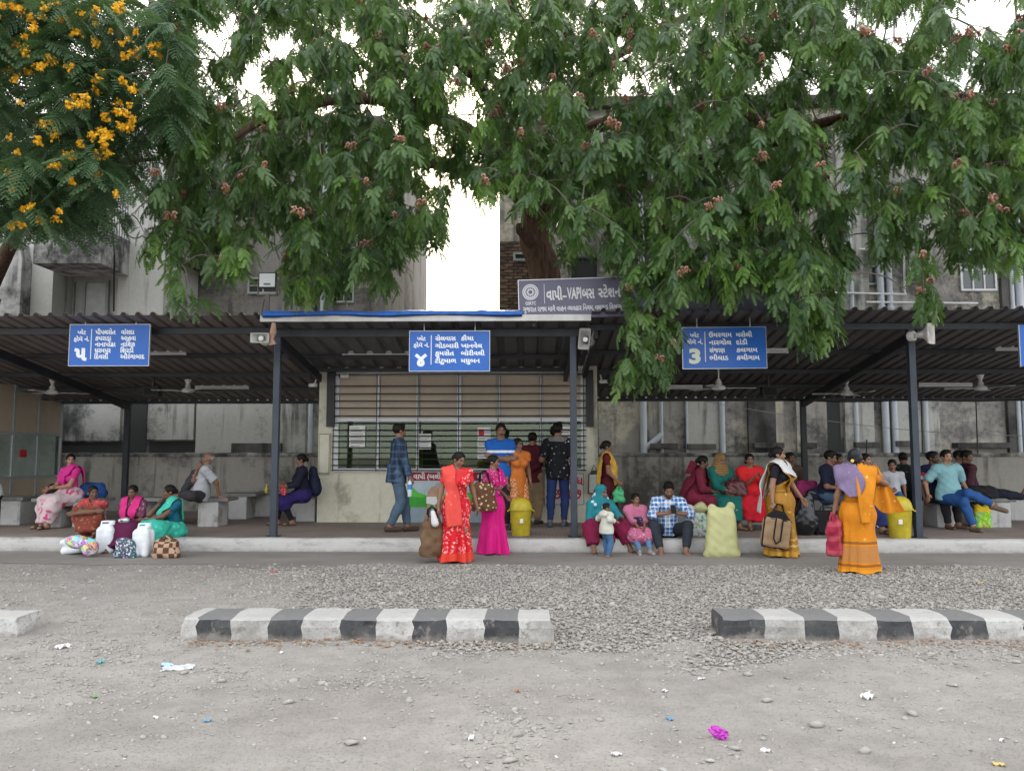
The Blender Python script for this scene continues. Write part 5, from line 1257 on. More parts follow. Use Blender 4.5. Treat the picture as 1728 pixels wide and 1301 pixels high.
def shoes(o, s, mat, g=.006, name='shoe', cut=None):
    for i in (0, 1):
        f = Fld(.02); h, t = foot(f, s, i, g); 
        if cut: f = Fld(.01); dn = A3(0, 0, -1); f.cap(h + dn * .016 * s.H, t + dn * .012 * s.H, .024 * s.H, .022 * s.H, n=A3(0, 0, 1), f=.35); f.cap((h + t) / 2 + s.fd[i] * .01 * s.H + A3(0, 0, .004), (h + t) / 2 + s.fd[i] * .03 * s.H + A3(0, 0, .004), .021 * s.H)
        put(o, name, f, mat, .011)
def lap(o, s, mat, g=.03, t1=1.85, name='sari_skirt', k=.09, seed=0, fold=.009):
    f = Fld(k); H = s.H; f.cap(s.Hp[0], s.Hp[1], .06 * H * s.fat + g, n=s.fw, f=.95).cap(s.P, s.P + s.sp * .05 * H, .08 * H * s.fat + g * .4, n=s.fw, f=.8, flat=True)
    for i in (0, 1): leg(f, s, i, t1, g, wide=1.3)
    m0 = (s.K[0] + s.K[1]) / 2; a0 = (s.A[0] + s.A[1]) / 2; f.cap((s.Hp[0] + s.Hp[1]) / 2, m0, .05 * H, .04 * H); f.cap(m0, m0 + (a0 - m0) * (t1 - 1), .05 * H, .055 * H, flat=True)
    f.fold = folds(seed, fold, (30, 30, 14)); return put(o, name, f, mat)
def bodyfield(s, g=.016, skirt_r=None, zbot=0.):
    f = Fld(.03); torso(f, s, g)
    for i in (0, 1): arm(f, s, i, g=.008 if g < .03 else .012, flat=False)
    if skirt_r: f.cap(s.P, A3(s.P[0], s.P[1], zbot), skirt_r[0], skirt_r[1], n=A3(0, 1, 0), f=.85)
    else:
        for i in (0, 1): leg(f, s, i, g=g + .012, flat=False)
    return f
def veil(o, s, mat, name='head_scarf', face=.0, down=.35, seed=3, wrap=False):
    """cloth over the head falling on the shoulders, open at the face"""
    Rm = frame_head(s); hh = .137 * s.H; T = lambda v: (A3(*v) @ Rm.T) * hh + s.HB - A3(0, 0, .012 * s.H); f = Fld(.05)
    f.cap(T((0, .06, .68)), T((0, .08, .5)), .43 * hh, .42 * hh); f.cap(T((0, .12, .35)), s.N - s.sp * .02 * s.H, .33 * hh, .075 * s.H, n=s.fw, f=.85)
    f.cap(s.S[0] + s.sx * .03 * s.H, s.S[1] - s.sx * .03 * s.H, .045 * s.H + .014); f.cap(s.N - s.fw * .03 * s.H, s.N - s.fw * .035 * s.H - s.sp * down * .6, .085 * s.H, .1 * s.H, n=s.fw, f=.55)
    f.cap(s.N + s.fw * .02 * s.H - s.sp * .02, s.N + s.fw * .035 * s.H - s.sp * down * .45, .075 * s.H, .08 * s.H, n=s.fw, f=.6)
    if not wrap: f.sub.append(((T((0, -.5, .42)), A3(.29, .29, .37) * hh * 1.02), .02))
    else: f.sub.append(((T((0, -.55, .5)), A3(.3, .3, .1) * hh), .02))
    f.fold = folds(seed, .007, (30, 30, 18)); return put(o, name, f, mat)
def stand(px, foot_py, head_py, z=PZ, Yoff=0):
    p = at(px, foot_py, z=z); H = at(px, head_py, Y=p.y).z - z; return (p.x, p.y + Yoff, z), H
def sit_bench(px, Y, z=PZ, seat=.48): return (at(px, 840, Y=Y).x, Y, z)
# ------------------------------------------------------------------ the people in the picture
def wpos(loc, rz, v): q = rotz(v, rz); return Vector((loc[0] + q[0], loc[1] + q[1], loc[2] + q[2]))
HELD = {}
BK = 'people waiting at the bus stand'
sandal = M('brown_sandal', (.06, .035, .025), .6); shoe_d = M('dark_shoe', (.03, .028, .027), .5); shoe_w = M('pale_shoe', (.5, .5, .48), .7)
def sari(o, s, blouse, sk, pal=None, pts=None, zb=.035, tp=None, bt=None, pl=11, amp=.05, cx=(0, 0), seed=0, sleeve=.55, hem=-.115, fo=.5, rip=.006, rf=3., off=.014, pname='sari_pallu', wrap=True):
    H = s.H; top(o, s, blouse, sleeve, hem * H / 1.5, .01, 'blouse', seed, fold=.003)
    if wrap: top(o, s, sk, 0, .0, .02, 'sari_wrap', seed + 3, .012, fold=.009, cut_sh=True)
    tp = tp or (.096 * H * s.fat, .08 * H * s.fat); bt = bt or (.14 * H, .125 * H)
    skirt(o, s, sk, s.P[2] + .065 * H, zb, tp, bt, pleats=pl, amp=amp, cx=cx, seed=seed, front=fo)
    if pts: strip(o, pname, bodyfield(s, .02, (.1 * H, .13 * H), zb), [(x * H, y * H, z * H, w * H) for x, y, z, w in pts], pal or sk, off, rip=rip, rf=rf)
# --- woman in red sari with a shopping bag
loc, H = stand(770, 949, 760, 0); s = skeleton(H, 'f', head=(.45, .3, .05), hands=((-.27, -.03, .66), (.29, .0, .68)), feet=((-.08, .05, .065), (.08, -.05, .065)), lean=.04)
o = person(loc, .35, s, 'woman in a red floral sari walking with a brown bag', 1, 'bun', hpose=('grip', 'relax'), group=BK); HELD['red'] = wpos(loc, .35, s.W[0])
sari(o, s, cloth('red_blouse', (.62, .035, .04)), cloth('red_floral_sari', (.6, .012, .022), 'floral', (.75, .36, .34), 22, amt=.75, bands=[(.02, .14, (.62, .05, .03))]), cloth('coral_pallu', (.68, .075, .06), 'floral', (.7, .2, .17), 9, amt=.25), [(.03, .11, .62, .14), (-.02, .1, .8, .14), (-.075, .03, .835, .12), (-.085, -.06, .78, .12), (-.07, -.1, .62, .13), (-.06, -.12, .45, .14), (-.05, -.13, .33, .13)], cx=(-.02, -.02), seed=4, bt=(.15 * H, .13 * H))
shoes(o, s, sandal, cut=True)
# --- woman in pink sari with a spotted bag on her shoulder
loc, H = stand(832, 936, 766, 0); s = skeleton(H, 'f', head=(.2, .05, 0), hands=((-.15, -.13, .93), (.2, -.12, .8)), epole=((-.5, .6, -.5), None))
o = person(loc, 1.15, s, 'woman in a plain magenta sari seen from the side with a shoulder bag', 1, 'bun', hpose=('grip', 'relax'), group=BK); HELD['pink'] = wpos(loc, 1.15, s.S[0]); HELD['pinkrz'] = 1.15
sari(o, s, cloth('pink_blouse', (.5, .02, .17), 'dots', (.7, .4, .5), 30), cloth('magenta_sari', (.62, .012, .2), None), cloth('magenta_pallu', (.62, .015, .22), 'floral', (.75, .45, .55), 22, amt=.35), [(-.09, -.03, .6, .12), (-.03, -.09, .68, .14), (.05, -.08, .77, .13), (.085, .02, .83, .12), (.06, .09, .74, .14), (.05, .1, .6, .15), (.05, .11, .5, .15)], seed=8, bt=(.155 * H, .15 * H), pl=9, amp=.05, wrap=False)
shoes(o, s, M('pink_sandal', (.4, .1, .15), .6), cut=True)
# --- man in plaid shirt walking past the window
loc, H = stand(668, 898, 712, PZ); s = skeleton(H, 'm', head=(.25, .05, 0), hands=((-.26, -.16, .83), (.24, -.02, .82)), feet=((-.07, .12, .1), (.06, -.2, .075)), lean=.06)
o = person(loc, 1.95, s, 'man in a dark blue plaid shirt and jeans walking with a water bottle', 1, 'short', group=BK, hpose=('grip', 'relax')); HELD['bottle'] = wpos(loc, 1.95, s.W[0] + A3(0, 0, -.08))
top(o, s, cloth('blue_plaid', (.018, .028, .05), 'plaid', (.06, .11, .19), 9), 1.85, .14, .016, seed=2, loose=.012, collar=MATS['blue_plaid']); trousers(o, s, cloth('faded_jeans', (.075, .12, .17)), .016, 1.25, seed=3); shoes(o, s, sandal)
# --- man in blue polo, arms folded
loc, H = stand(845, 893, 713, PZ); s = skeleton(H, 'm', head=(.05, .02, 0), hands=((.13, -.17, 1.14), (-.13, -.2, 1.17)), epole=((-1, .05, -.6), (1, .05, -.6)))
o = person(loc, .1, s, 'man in a bright blue polo shirt standing with folded arms', 1, 'short', beard=1, group=BK, thumb=((0, 0, 1), (0, 0, 1)))
top(o, s, cloth('royal_polo', (.015, .11, .42), bands=[(1.235, 1.275, (.7, .75, .8))]), .8, .1, .014, seed=5, loose=.01, collar=cloth('royal_collar', (.012, .09, .36))); trousers(o, s, cloth('black_trousers', (.018, .018, .022)), .014, 1.2, seed=6); shoes(o, s, shoe_d)
# --- girl in orange
loc, H = stand(874, 893, 738, PZ); s = skeleton(H, 'f', head=(.35, 0, 0), fat=.78)
o = person(loc, .5, s, 'girl in an orange tunic standing between the men', 1, 'pony', group=BK)
top(o, s, cloth('orange_tunic', (.55, .16, .03), 'floral', (.6, .28, .1), 26, amt=.3), .35, .32, .012, 'tunic', 7, .02); trousers(o, s, cloth('orange_print', (.5, .12, .03), 'check', (.62, .35, .18), 16), .018, 1.5, seed=8); shoes(o, s, sandal)
# --- man in maroon shirt, from behind
loc, H = stand(899, 884, 728, PZ); s = skeleton(H, 'm', head=(.2, .05, 0), hands=((.02, .16, .9), (.23, -.05, .85)), epole=((-1, .3, -.3), None), fat=.95)
o = person(loc, 2.75, s, 'man in a maroon shirt and khaki trousers facing the ticket window', 1, 'short', group=BK); top(o, s, cloth('maroon_shirt', (.085, .012, .02)), 1.8, .12, .015, seed=9, loose=.012, collar=cloth('maroon_collar', (.07, .01, .017))); trousers(o, s, cloth('khaki_trousers', (.3, .21, .12)), .018, 1.5, seed=10); shoes(o, s, shoe_d)
# --- man in black patterned shirt, from behind
loc, H = stand(942, 888, 712, PZ); s = skeleton(H, 'm', head=(-.25, .0, 0), hands=((-.27, .02, .83), (.2, -.25, 1.05)), feet=((-.1, .0, .075), (.12, .16, .08)))
o = person(loc, 3.0, s, 'man in a black bird-print shirt and blue jeans with his back turned', 1, 'short', group=BK); top(o, s, cloth('bird_print', (.01, .011, .015), 'floral', (.5, .5, .5), 17, amt=.3), .8, .13, .014, seed=11, loose=.014); trousers(o, s, cloth('indigo_jeans', (.02, .04, .13)), .006, 1.6, seed=12); shoes(o, s, cloth('canvas_shoe', (.08, .1, .14)))
strip(o, 'neck_scarf', bodyfield(s, .02), [(-.13, -.02, 1.44, .08), (-.09, .09, 1.46, .09), (0, .12, 1.47, .1), (.09, .09, 1.46, .09), (.12, -.03, 1.43, .08)], cloth('grey_check_scarf', (.25, .24, .22), 'check', (.1, .1, .1), 30), .012)
# --- woman in maroon and yellow sari by the office corner
loc, H = stand(1026, 893, 742, PZ); s = skeleton(H, 'f', head=(.1, 0, 0), hands=((-.22, -.18, .77), (.2, -.1, .8)))
o = person(loc, 1.45, s, 'woman in a maroon sari with a yellow pallu standing by the office corner', 1, 'bun', hpose=('grip', 'relax'), group=BK); HELD['green'] = wpos(loc, 1.45, s.W[0])
sari(o, s, cloth('maroon_blouse', (.11, .012, .015)), cloth('maroon_sari', (.075, .008, .015), 'dots', (.25, .1, .1), 22, amt=.25), cloth('yellow_pallu', (.62, .37, .06), 'floral', (.5, .22, .04), 14, amt=.3), [(-.06, -.1, .5, .12), (-.08, -.08, .62, .12), (-.085, -.05, .74, .11), (-.085, .01, .835, .1), (-.085, .07, .74, .1), (-.09, .09, .6, .1), (-.09, .1, .5, .1)], seed=14); shoes(o, s, sandal, cut=True)
# --- woman in gold sari with white shawl and jute bag
loc, H = stand(1319, 940, 752, 0); s = skeleton(H, 'f', head=(.3, -.05, 0), hands=((-.27, .02, .7), (.2, -.25, .78)), fat=1.12, feet=((-.07, .08, .065), (.07, -.08, .065)))
o = person(loc, .95, s, 'woman in a gold sari and white shawl carrying a jute bag', 0, 'bun', hpose=('grip', 'relax'), group=BK); HELD['jute'] = wpos(loc, .95, s.W[0])
gold = cloth('gold_sari', (.36, .175, .02), 'floral', (.6, .38, .1), 11, .55, .4, bands=[(.04, .1, (.5, .27, .03)), (.16, .18, (.6, .4, .15)), (.25, .265, (.6, .4, .15))], amt=.35)
sari(o, s, cloth('navy_blouse', (.015, .014, .022)), gold, gold, [(.1, .05, .62, .2), (.02, -.1, .66, .2), (-.03, -.1, .74, .16), (-.08, -.02, .83, .12), (-.07, .08, .74, .16), (-.05, .1, .6, .18)], seed=17, bt=(.16 * H, .14 * H))
strip(o, 'shawl', bodyfield(s, .035, (.12 * H, .13 * H)), [(x * H, y * H, z * H, w * H) for x, y, z, w in ((.05, .13, .5, .14), (.09, .09, .7, .13), (.1, -.02, .83, .12), (.03, -.11, .76, .12), (-.06, -.08, .79, .12), (-.1, .03, .83, .12), (-.11, .1, .7, .13), (-.12, .13, .55, .14), (-.13, .15, .4, .15))], cloth('white_spot_shawl', (.6, .6, .6), 'dots', (.35, .36, .38), 40, amt=.3), .014, nu=50)
shoes(o, s, shoe_d, cut=True)
# --- woman in orange sari, from behind, arm raised
loc, H = stand(1450, 968, 761, 0); s = skeleton(H, 'f', head=(-.35, .0, 0), hands=((-.24, -.2, 1.22), (.27, .02, .7)), epole=((-.8, .5, -1), None), fat=1.12)
RO = 2.95; o = person(loc, RO, s, 'woman in a bright orange sari seen from behind with one arm raised', 1, 'bun', hpose=('grip', 'grip'), group=BK, hdir=((0, -.3, .9), None)); HELD['cloth'] = wpos(loc, RO, s.W[0]); HELD['redbag'] = wpos(loc, RO, s.W[1])
osar = cloth('orange_sari', (.6, .21, .012), 'floral', (.7, .36, .08), 12, amt=.2, bands=[(.03, .07, (.65, .27, .02)), (.1, .13, (.28, .09, .01)), (.15, .34, (.42, .18, .05)), (.36, .39, (.25, .1, .02))])
sari(o, s, cloth('orange_blouse', (.58, .19, .015)), osar, cloth('orange_pallu', (.62, .23, .015), 'floral', (.75, .5, .2), 14, amt=.25), None, seed=21, bt=(.155 * H, .14 * H), amp=.035)
strip(o, 'pallu_end', bodyfield(s, .04, (.12 * H, .135 * H)), [(x * H, y * H, z * H, w * H) for x, y, z, w in ((-.07, -.1, .72, .14), (-.07, -.05, .83, .14), (-.07, .04, .84, .15), (-.055, .1, .76, .16), (-.045, .13, .64, .13), (-.035, .135, .52, .09), (-.035, .14, .42, .06))], cloth('orange_pallu', (.62, .23, .015)), .02, rip=.01, rf=4)
strip(o, 'shoulder_scarf', bodyfield(s, .04), [(x * H, y * H, z * H, w * H) for x, y, z, w in ((.02, -.1, .8, .1), (.08, -.02, .85, .15), (.08, .07, .8, .2), (.05, .12, .72, .2), (.04, .13, .63, .08))], cloth('lilac_scarf', (.2, .15, .26), 'dots', (.5, .45, .5), 24, amt=.2), .045)
f = Fld(.03); f.cap(s.hfun(A3(0, .08, .72)[None])[0], s.hfun(A3(0, .14, .86)[None])[0], .06 * H, .052 * H); put(o, 'head_wrap', f, cloth('black_wrap', (.015, .017, .022), rough=.4), .012)
g_ = Geo(); c_ = s.hfun(A3(.05, .66, .5)[None])[0]
for k in range(5): g_.add(*sph(c_ + .012 * A3(math.cos(k * 1.256), 0, math.sin(k * 1.256)), (.01, .008, .01), 4))
g_.build('hair_flower', [plain('yellow_petal', (.75, .55, .1), .7)], o); shoes(o, s, M('maroon_sandal', (.12, .02, .02), .6), cut=True)
# --- toddler
loc, H = stand(1024, 941, 850, 0); s = skeleton(H, 'm', head=(-.4, .05, 0), hands=((-.18, -.02, .5), (.2, -.12, .52)), fat=1.2, feet=((-.06, .03, .035), (.07, -.04, .035)))
o = person(loc, 2.2, s, 'toddler in a pale hooded top and blue jeans standing at the kerb', 1, 'short', group=BK, vox=.012); VOX = .011; top(o, s, cloth('pale_hoodie', (.62, .63, .55)), 1.8, .06, .014, seed=30, loose=.01, name='hooded_top'); trousers(o, s, cloth('child_jeans', (.06, .14, .27)), .012, 1.2, seed=31)
f = Fld(.02); f.cap(s.N + A3(-.03, .05, -.02), s.N + A3(.03, .05, -.02), .035); put(o, 'hood', f, MATS['pale_hoodie']); VOX = .0145

# ------------------------------------------------------------------ seated on the platform edge
def kerb_sit(px, Y, H, rz, sex, **kw):
    H *= .97
    loc = (at(px, 860, Y=Y).x, Y, 0); d = dict(hip=(0, .02, .2 + .065 * H), lean=.25, feet=((-.1, -.42, .05), (.1, -.42, .05))); d.update(kw); return loc, skeleton(H, sex, **d)
# woman in brown-red print hugging her knees
loc, s = kerb_sit(160, 12.0, 1.5, -.1, 'f', hip=(0, .05, .2 + .09), feet=((-.1, -.26, .25), (.12, -.26, .25)), lean=.3, head=(.75, .0, 0), hands=((.14, -.3, .58), (-.14, -.33, .55)), epole=((-1, -.4, -.2), (1, -.4, -.2)))
o = person(loc, .1, s, 'woman in a rust print sari hugging her knees on the platform edge', 3, 'bun', group=BK, thumb=((0, 0, 1), (0, 0, 1))); top(o, s, cloth('coral_scarf_blouse', (.42, .06, .07), 'floral', (.55, .25, .2), 16), .6, .0, .014, 'blouse', 40); lap(o, s, cloth('rust_print', (.2, .045, .03), 'floral', (.32, .15, .09), 20), .022, 1.9, seed=41)
strip(o, 'sari_pallu', bodyfield(s, .02), [(-.1, -.06, .55, .1), (-.1, -.0, .72, .1), (-.04, -.13, .66, .12), (.04, -.16, .55, .12), (.08, -.12, .42, .12)], cloth('coral_pallu_print', (.45, .05, .06), 'floral', (.3, .2, .08), 18), .012); shoes(o, s, sandal, cut=True)
# woman with pink scarf
loc, s = kerb_sit(228, 11.9, 1.5, 0, 'f', lean=.22, head=(.1, .12, 0), feet=((-.13, -.5, .05), (.13, -.48, .05)), hands=((.03, -.3, .46), (.06, -.33, .44)), fat=1.08)
o = person(loc, 0, s, 'woman with a bright pink scarf and plum trousers sitting behind the jerrycans', 3, 'bun', group=BK); top(o, s, cloth('plum_print', (.16, .04, .09), 'floral', (.45, .3, .35), 28), .8, .02, .014, 'blouse', 43); lap(o, s, cloth('plum_trousers', (.1, .012, .055)), .025, 1.85, 'trousers', seed=44)
strip(o, 'scarf', bodyfield(s, .025), [(-.08, -.2, .45, .12), (-.08, -.15, .62, .12), (-.08, -.06, .73, .1), (0, .05, .75, .1), (.08, -.06, .73, .1), (.06, -.16, .62, .12), (.04, -.2, .46, .13)], cloth('pink_scarf', (.6, .03, .2)), .014, nu=40); shoes(o, s, sandal, cut=True)
f = Fld(.02); f.cap((-.02, -.38, .46), (.08, -.4, .47), .035, .045); put(o, 'foil_packet', f, plain('silver_foil', (.5, .5, .52), .3, .6), .01)
# woman in turquoise sari
loc, s = kerb_sit(292, 11.85, 1.5, 0, 'f', lean=.2, head=(-.5, .05, 0), feet=((-.1, -.45, .05), (.12, -.5, .05)), hands=('mouth', (-.12, -.34, .47)), epole=((-.6, -.4, -.8), (1, .2, -.4)), fat=1.05)
o = person(loc, -.45, s, 'woman in a turquoise sari holding her chin beside a checked bag', 3, 'bun', group=BK, hpose=('relax', 'relax')); tq = cloth('turquoise_sari', (.04, .42, .32), 'floral', (.1, .6, .48), 18, bands=None); top(o, s, cloth('teal_blouse', (.01, .1, .16)), .5, -.02, .012, 'blouse', 46); lap(o, s, tq, .035, 1.85, seed=47, fold=.013)
strip(o, 'sari_pallu', bodyfield(s, .025), [(-.12, -.15, .42, .14), (-.05, -.2, .52, .15), (.05, -.14, .64, .14), (.1, -.04, .72, .12), (.08, .06, .62, .14), (.06, .08, .45, .16)], cloth('turquoise_pallu', (.05, .46, .34), 'floral', (.55, .5, .12), 20, amt=.2), .014); shoes(o, s, sandal, cut=True)
# woman in teal veil with the toddler
loc, s = kerb_sit(1010, 11.9, 1.52, 0, 'f', lean=.28, head=(.6, .1, 0), feet=((-.22, -.44, .05), (.34, -.4, .05)), hands=((-.1, -.33, .45), (.2, -.38, .5)), kpole=((-.5, -1, .4), (.5, -1, .4)))
o = person(loc, .25, s, 'woman in a teal tie-dye veil and maroon trousers seated with the toddler', 1, 'bun', group=BK); top(o, s, cloth('teal_dye', (.02, .2, .24), 'dots', (.5, .62, .62), 8, amt=.4), 1.2, .02, .014, 'tunic', 50); lap(o, s, cloth('maroon_flare', (.19, .012, .05)), .04, 1.72, 'trousers', .05, seed=51, fold=.01); veil(o, s, MATS['teal_dye'], 'veil', down=.5); shoes(o, s, sandal, cut=True)
# girl in pink
loc, s = kerb_sit(1072, 11.85, 1.25, 0, 'f', lean=.12, head=(.3, .0, 0), feet=((-.06, -.48, .06), (.09, -.48, .07)), hands=((-.02, -.3, .36), (.05, -.33, .36)), fat=.9)
o = person(loc, .1, s, 'girl in a pink kurta and blue leggings sitting with hands together', 1, 'short', group=BK); top(o, s, cloth('pink_kurta', (.5, .16, .26), 'dots', (.62, .3, .4), 40, amt=.25), 1.3, .1, .014, 'kurta', 53, .02); lap(o, s, cloth('pink_kurta_print', (.46, .12, .22), 'floral', (.6, .4, .45), 24), .022, 1.35, 'kurta_skirt', seed=54); trousers(o, s, cloth('blue_leggings', (.1, .2, .36)), .008, 1., seed=55); shoes(o, s, cloth('grey_canvas_shoe', (.3, .29, .27)))
f = Fld(.02); f.cap((-.05, -.2, .47), (.05, -.2, .47), .05, n=(0, 1, 0), f=.35); put(o, 'chest_print', f, cloth('navy_print', (.03, .02, .07), 'floral', (.5, .4, .45), 40), .012)
# man in blue check shirt with phone
loc, s = kerb_sit(1125, 11.9, 1.66, 0, 'm', lean=.32, head=(0, .45, 0), feet=((-.17, -.5, .055), (.17, -.5, .055)), hands=((-.05, -.42, .58), (.07, -.42, .58)), epole=((-1, -.1, -.5), (1, -.1, -.5)), kpole=((-.5, -1, .4), (.5, -1, .4)))
o = person(loc, 0, s, 'man in a blue and white check shirt bent over his phone', 1, 'short', beard=2, group=BK, hpose=('grip', 'grip'), hdir=((.4, -.5, .4), (-.4, -.5, .4)), thumb=((0, 0, 1), (0, 0, 1))); top(o, s, cloth('sky_check', (.03, .15, .42), 'plaid', (.75, .8, .85), 17), 1.3, .03, .018, seed=57, loose=.014, collar=MATS['sky_check']); trousers(o, s, cloth('charcoal_jeans', (.028, .034, .045)), .016, 1.1, 1.85, seed=58); shoes(o, s, M('pink_grey_sandal', (.25, .15, .15), .7), cut=True)
HELD['phone'] = wpos(loc, 0, A3(.01, -.49, .64))

# ------------------------------------------------------------------ seated on the benches
def bench_sit(px, Y, H, sex, z=PZ, **kw):
    H *= .97
    loc = (at(px, 840, Y=Y).x, Y, z); d = dict(hip=(0, 0, .445 + .05 * H), lean=.08, feet=((-.1, -.42, .07), (.1, -.42, .07))); d.update(kw); return loc, skeleton(H, sex, **d)
# edge man in white
loc, s = bench_sit(-12, 13.3, 1.65, 'm', head=(-.2, .1, 0), lean=.2, hands=((-.05, -.38, .6), (.1, -.4, .62))); o = person(loc, -.6, s, 'man in a pale shirt cut off by the picture edge beside the cabin', 1, 'short', group=BK); top(o, s, cloth('pale_aqua_shirt', (.5, .58, .58)), 1.2, .02, .014, seed=60, loose=.015, collar=MATS['pale_aqua_shirt']); trousers(o, s, MATS['black_trousers'], .016, 1.2, seed=61); shoes(o, s, shoe_d)
# woman in magenta blouse
loc, s = bench_sit(120, 13.4, 1.55, 'f', head=(1.1, -.05, 0), hands=((-.2, -.3, .62), (.05, -.32, .66)), feet=((-.08, -.42, .07), (.08, -.44, .07)), twist=.1)
o = person(loc, -.5, s, 'woman in a magenta blouse and pale flowered sari on a bench', 2, 'pony', group=BK); fl = cloth('pale_flower_sari', (.6, .48, .5), 'floral', (.5, .06, .17), 7, amt=.7); top(o, s, cloth('magenta_blouse', (.6, .03, .25)), .55, -.06, .012, 'blouse', 63); lap(o, s, fl, .04, 1.9, seed=64, fold=.012)
strip(o, 'sari_pallu', bodyfield(s, .025), [(-.14, -.1, .66, .14), (-.06, -.13, .76, .15), (.04, -.12, .88, .15), (.12, -.02, 1.03, .12), (.12, .1, .9, .14), (.12, .13, .72, .14)], cloth('magenta_pallu_gold', (.58, .03, .24), 'floral', (.6, .4, .12), 16, amt=.2), .014); shoes(o, s, sandal, cut=True)
# elderly man
loc, s = bench_sit(338, 13.45, 1.62, 'm', head=(.25, -.15, 0), lean=-.18, hands=('mouth', (.1, .3, .52)), feet=((-.14, -.3, .56), (.12, -.3, .56)), kpole=((-.3, -.4, 1), (1, -.6, .1)), epole=((-.3, -.4, -1), (.4, .8, .2)))
o = person(loc, -1.25, s, 'elderly balding man in a grey shirt smoking with one knee raised', 1, 'fringe', GREYH, group=BK, hpose=('relax', 'flat'), hdir=((0, .5, .8), (.2, .8, -.2))); top(o, s, cloth('pale_grey_shirt', (.42, .43, .46), 'stripe', (.36, .37, .4), 30), .85, .08, .016, seed=66, loose=.018, collar=MATS['pale_grey_shirt']); trousers(o, s, cloth('dark_grey_trousers', (.045, .042, .048)), .018, 1.3, seed=67)
# woman in navy with rucksack
loc, s = bench_sit(512, 13.9, 1.55, 'f', head=(-.25, .05, 0), lean=.1, hands=((-.08, -.32, .68), (.06, -.35, .66)), feet=((-.1, -.42, .07), (.1, -.2, .07)))
o = person(loc, -1.1, s, 'woman in a navy top with a rucksack sitting against the office wall', 1, 'bun', group=BK); HELD['ruck'] = (loc, -1.1, s); top(o, s, cloth('navy_top', (.012, .013, .028)), 1.7, .06, .014, 'tunic', 69, .015); lap(o, s, cloth('indigo_skirt', (.025, .015, .1)), .02, 1.3, 'tunic_skirt', seed=70); trousers(o, s, cloth('black_leggings', (.012, .012, .016)), .006, 1., seed=71); shoes(o, s, sandal, cut=True)
# bench behind the sack
loc, s = bench_sit(1168, 13.4, 1.55, 'f', lean=.35, head=(.2, .2, 0), hands=((-.1, -.4, .6), (.1, -.42, .6)), feet=((-.12, -.4, .07), (.14, -.38, .07))); o = person(loc, 1.2, s, 'woman wrapped in a dark red shawl leaning forward on the bench', 3, 'bun', group=BK); top(o, s, cloth('wine_print', (.17, .02, .04), 'dots', (.3, .1, .12), 26, amt=.25), 1.6, .02, .018, 'tunic', 73, .02); lap(o, s, cloth('wine_skirt', (.2, .02, .045)), .035, 1.8, seed=74)
strip(o, 'shawl', bodyfield(s, .03), [(.1, -.3, .6, .18), (.12, -.2, .9, .2), (.02, .06, 1.0, .24), (-.12, -.1, .93, .22), (-.16, .06, .7, .24), (-.16, .14, .52, .22)], cloth('wine_shawl', (.2, .022, .05)), .016, nu=40)
loc, s = bench_sit(1213, 13.35, 1.55, 'f', lean=.12, head=(.1, .15, 0), hands=((-.05, -.36, .62), (.1, -.36, .62))); o = person(loc, .35, s, 'woman in green with a brown scarf wrapped over her whole head', 1, None, group=BK); top(o, s, cloth('green_tunic', (.01, .13, .11)), 1.7, .02, .016, 'tunic', 76, .02); lap(o, s, cloth('green_skirt', (.012, .14, .12), 'floral', (.3, .35, .25), 14, amt=.25), .035, 1.75, seed=77); veil(o, s, cloth('brown_scarf', (.26, .16, .06), 'stripe', (.16, .08, .03), 26), 'head_scarf', down=.45, wrap=True, seed=12)
loc, s = bench_sit(1266, 13.35, 1.56, 'f', lean=.03, head=(-.05, 0, 0), hands=((-.02, -.28, .82), (.1, -.3, .84)), feet=((-.12, -.4, .07), (.14, -.4, .07)), fat=1.08); o = person(loc, 0, s, 'woman in a plain bright red dress sitting upright with crossed hands', 1, 'longh', group=BK); top(o, s, cloth('bright_red_dress', (.62, .02, .025)), 1.0, .02, .016, 'dress', 79, .02); lap(o, s, cloth('bright_red_skirt', (.58, .015, .03)), .04, 1.75, 'dress_skirt', seed=80)
loc, s = bench_sit(1333, 14.3, 1.6, 'm', head=(.2, 0, 0)); o = person(loc, .3, s, 'seated person in brown half hidden behind the gold sari', 3, 'short', group=BK); top(o, s, cloth('brown_shirt', (.07, .04, .035)), 1.2, .03, .015, seed=81); trousers(o, s, MATS['black_trousers'], .016, seed=82)
# man in navy polo
loc, s = bench_sit(1396, 13.3, 1.66, 'm', lean=.1, head=(.35, .2, 0), hands=((-.12, -.32, .66), (.15, -.38, .66)), feet=((-.08, -.4, .075), (.16, -.42, .075)), fat=1.1); o = person(loc, .75, s, 'man in a navy polo shirt looking down at his hands', 1, 'short', group=BK); top(o, s, cloth('navy_polo', (.012, .014, .035)), .85, .06, .016, seed=84, loose=.012, collar=cloth('navy_polo_collar', (.01, .012, .03))); trousers(o, s, cloth('mid_jeans', (.05, .09, .15)), .016, 1.1, seed=85); shoes(o, s, shoe_d)
loc, s = bench_sit(1414, 14.6, 1.55, 'f', head=(.3, 0, 0)); o = person(loc, .3, s, 'seated person in green partly behind the man in the navy polo', 1, 'short', group=BK); top(o, s, cloth('dull_green_top', (.04, .11, .06)), 1.2, .03, .015, seed=86); lap(o, s, cloth('dark_skirt', (.04, .03, .04)), seed=87)
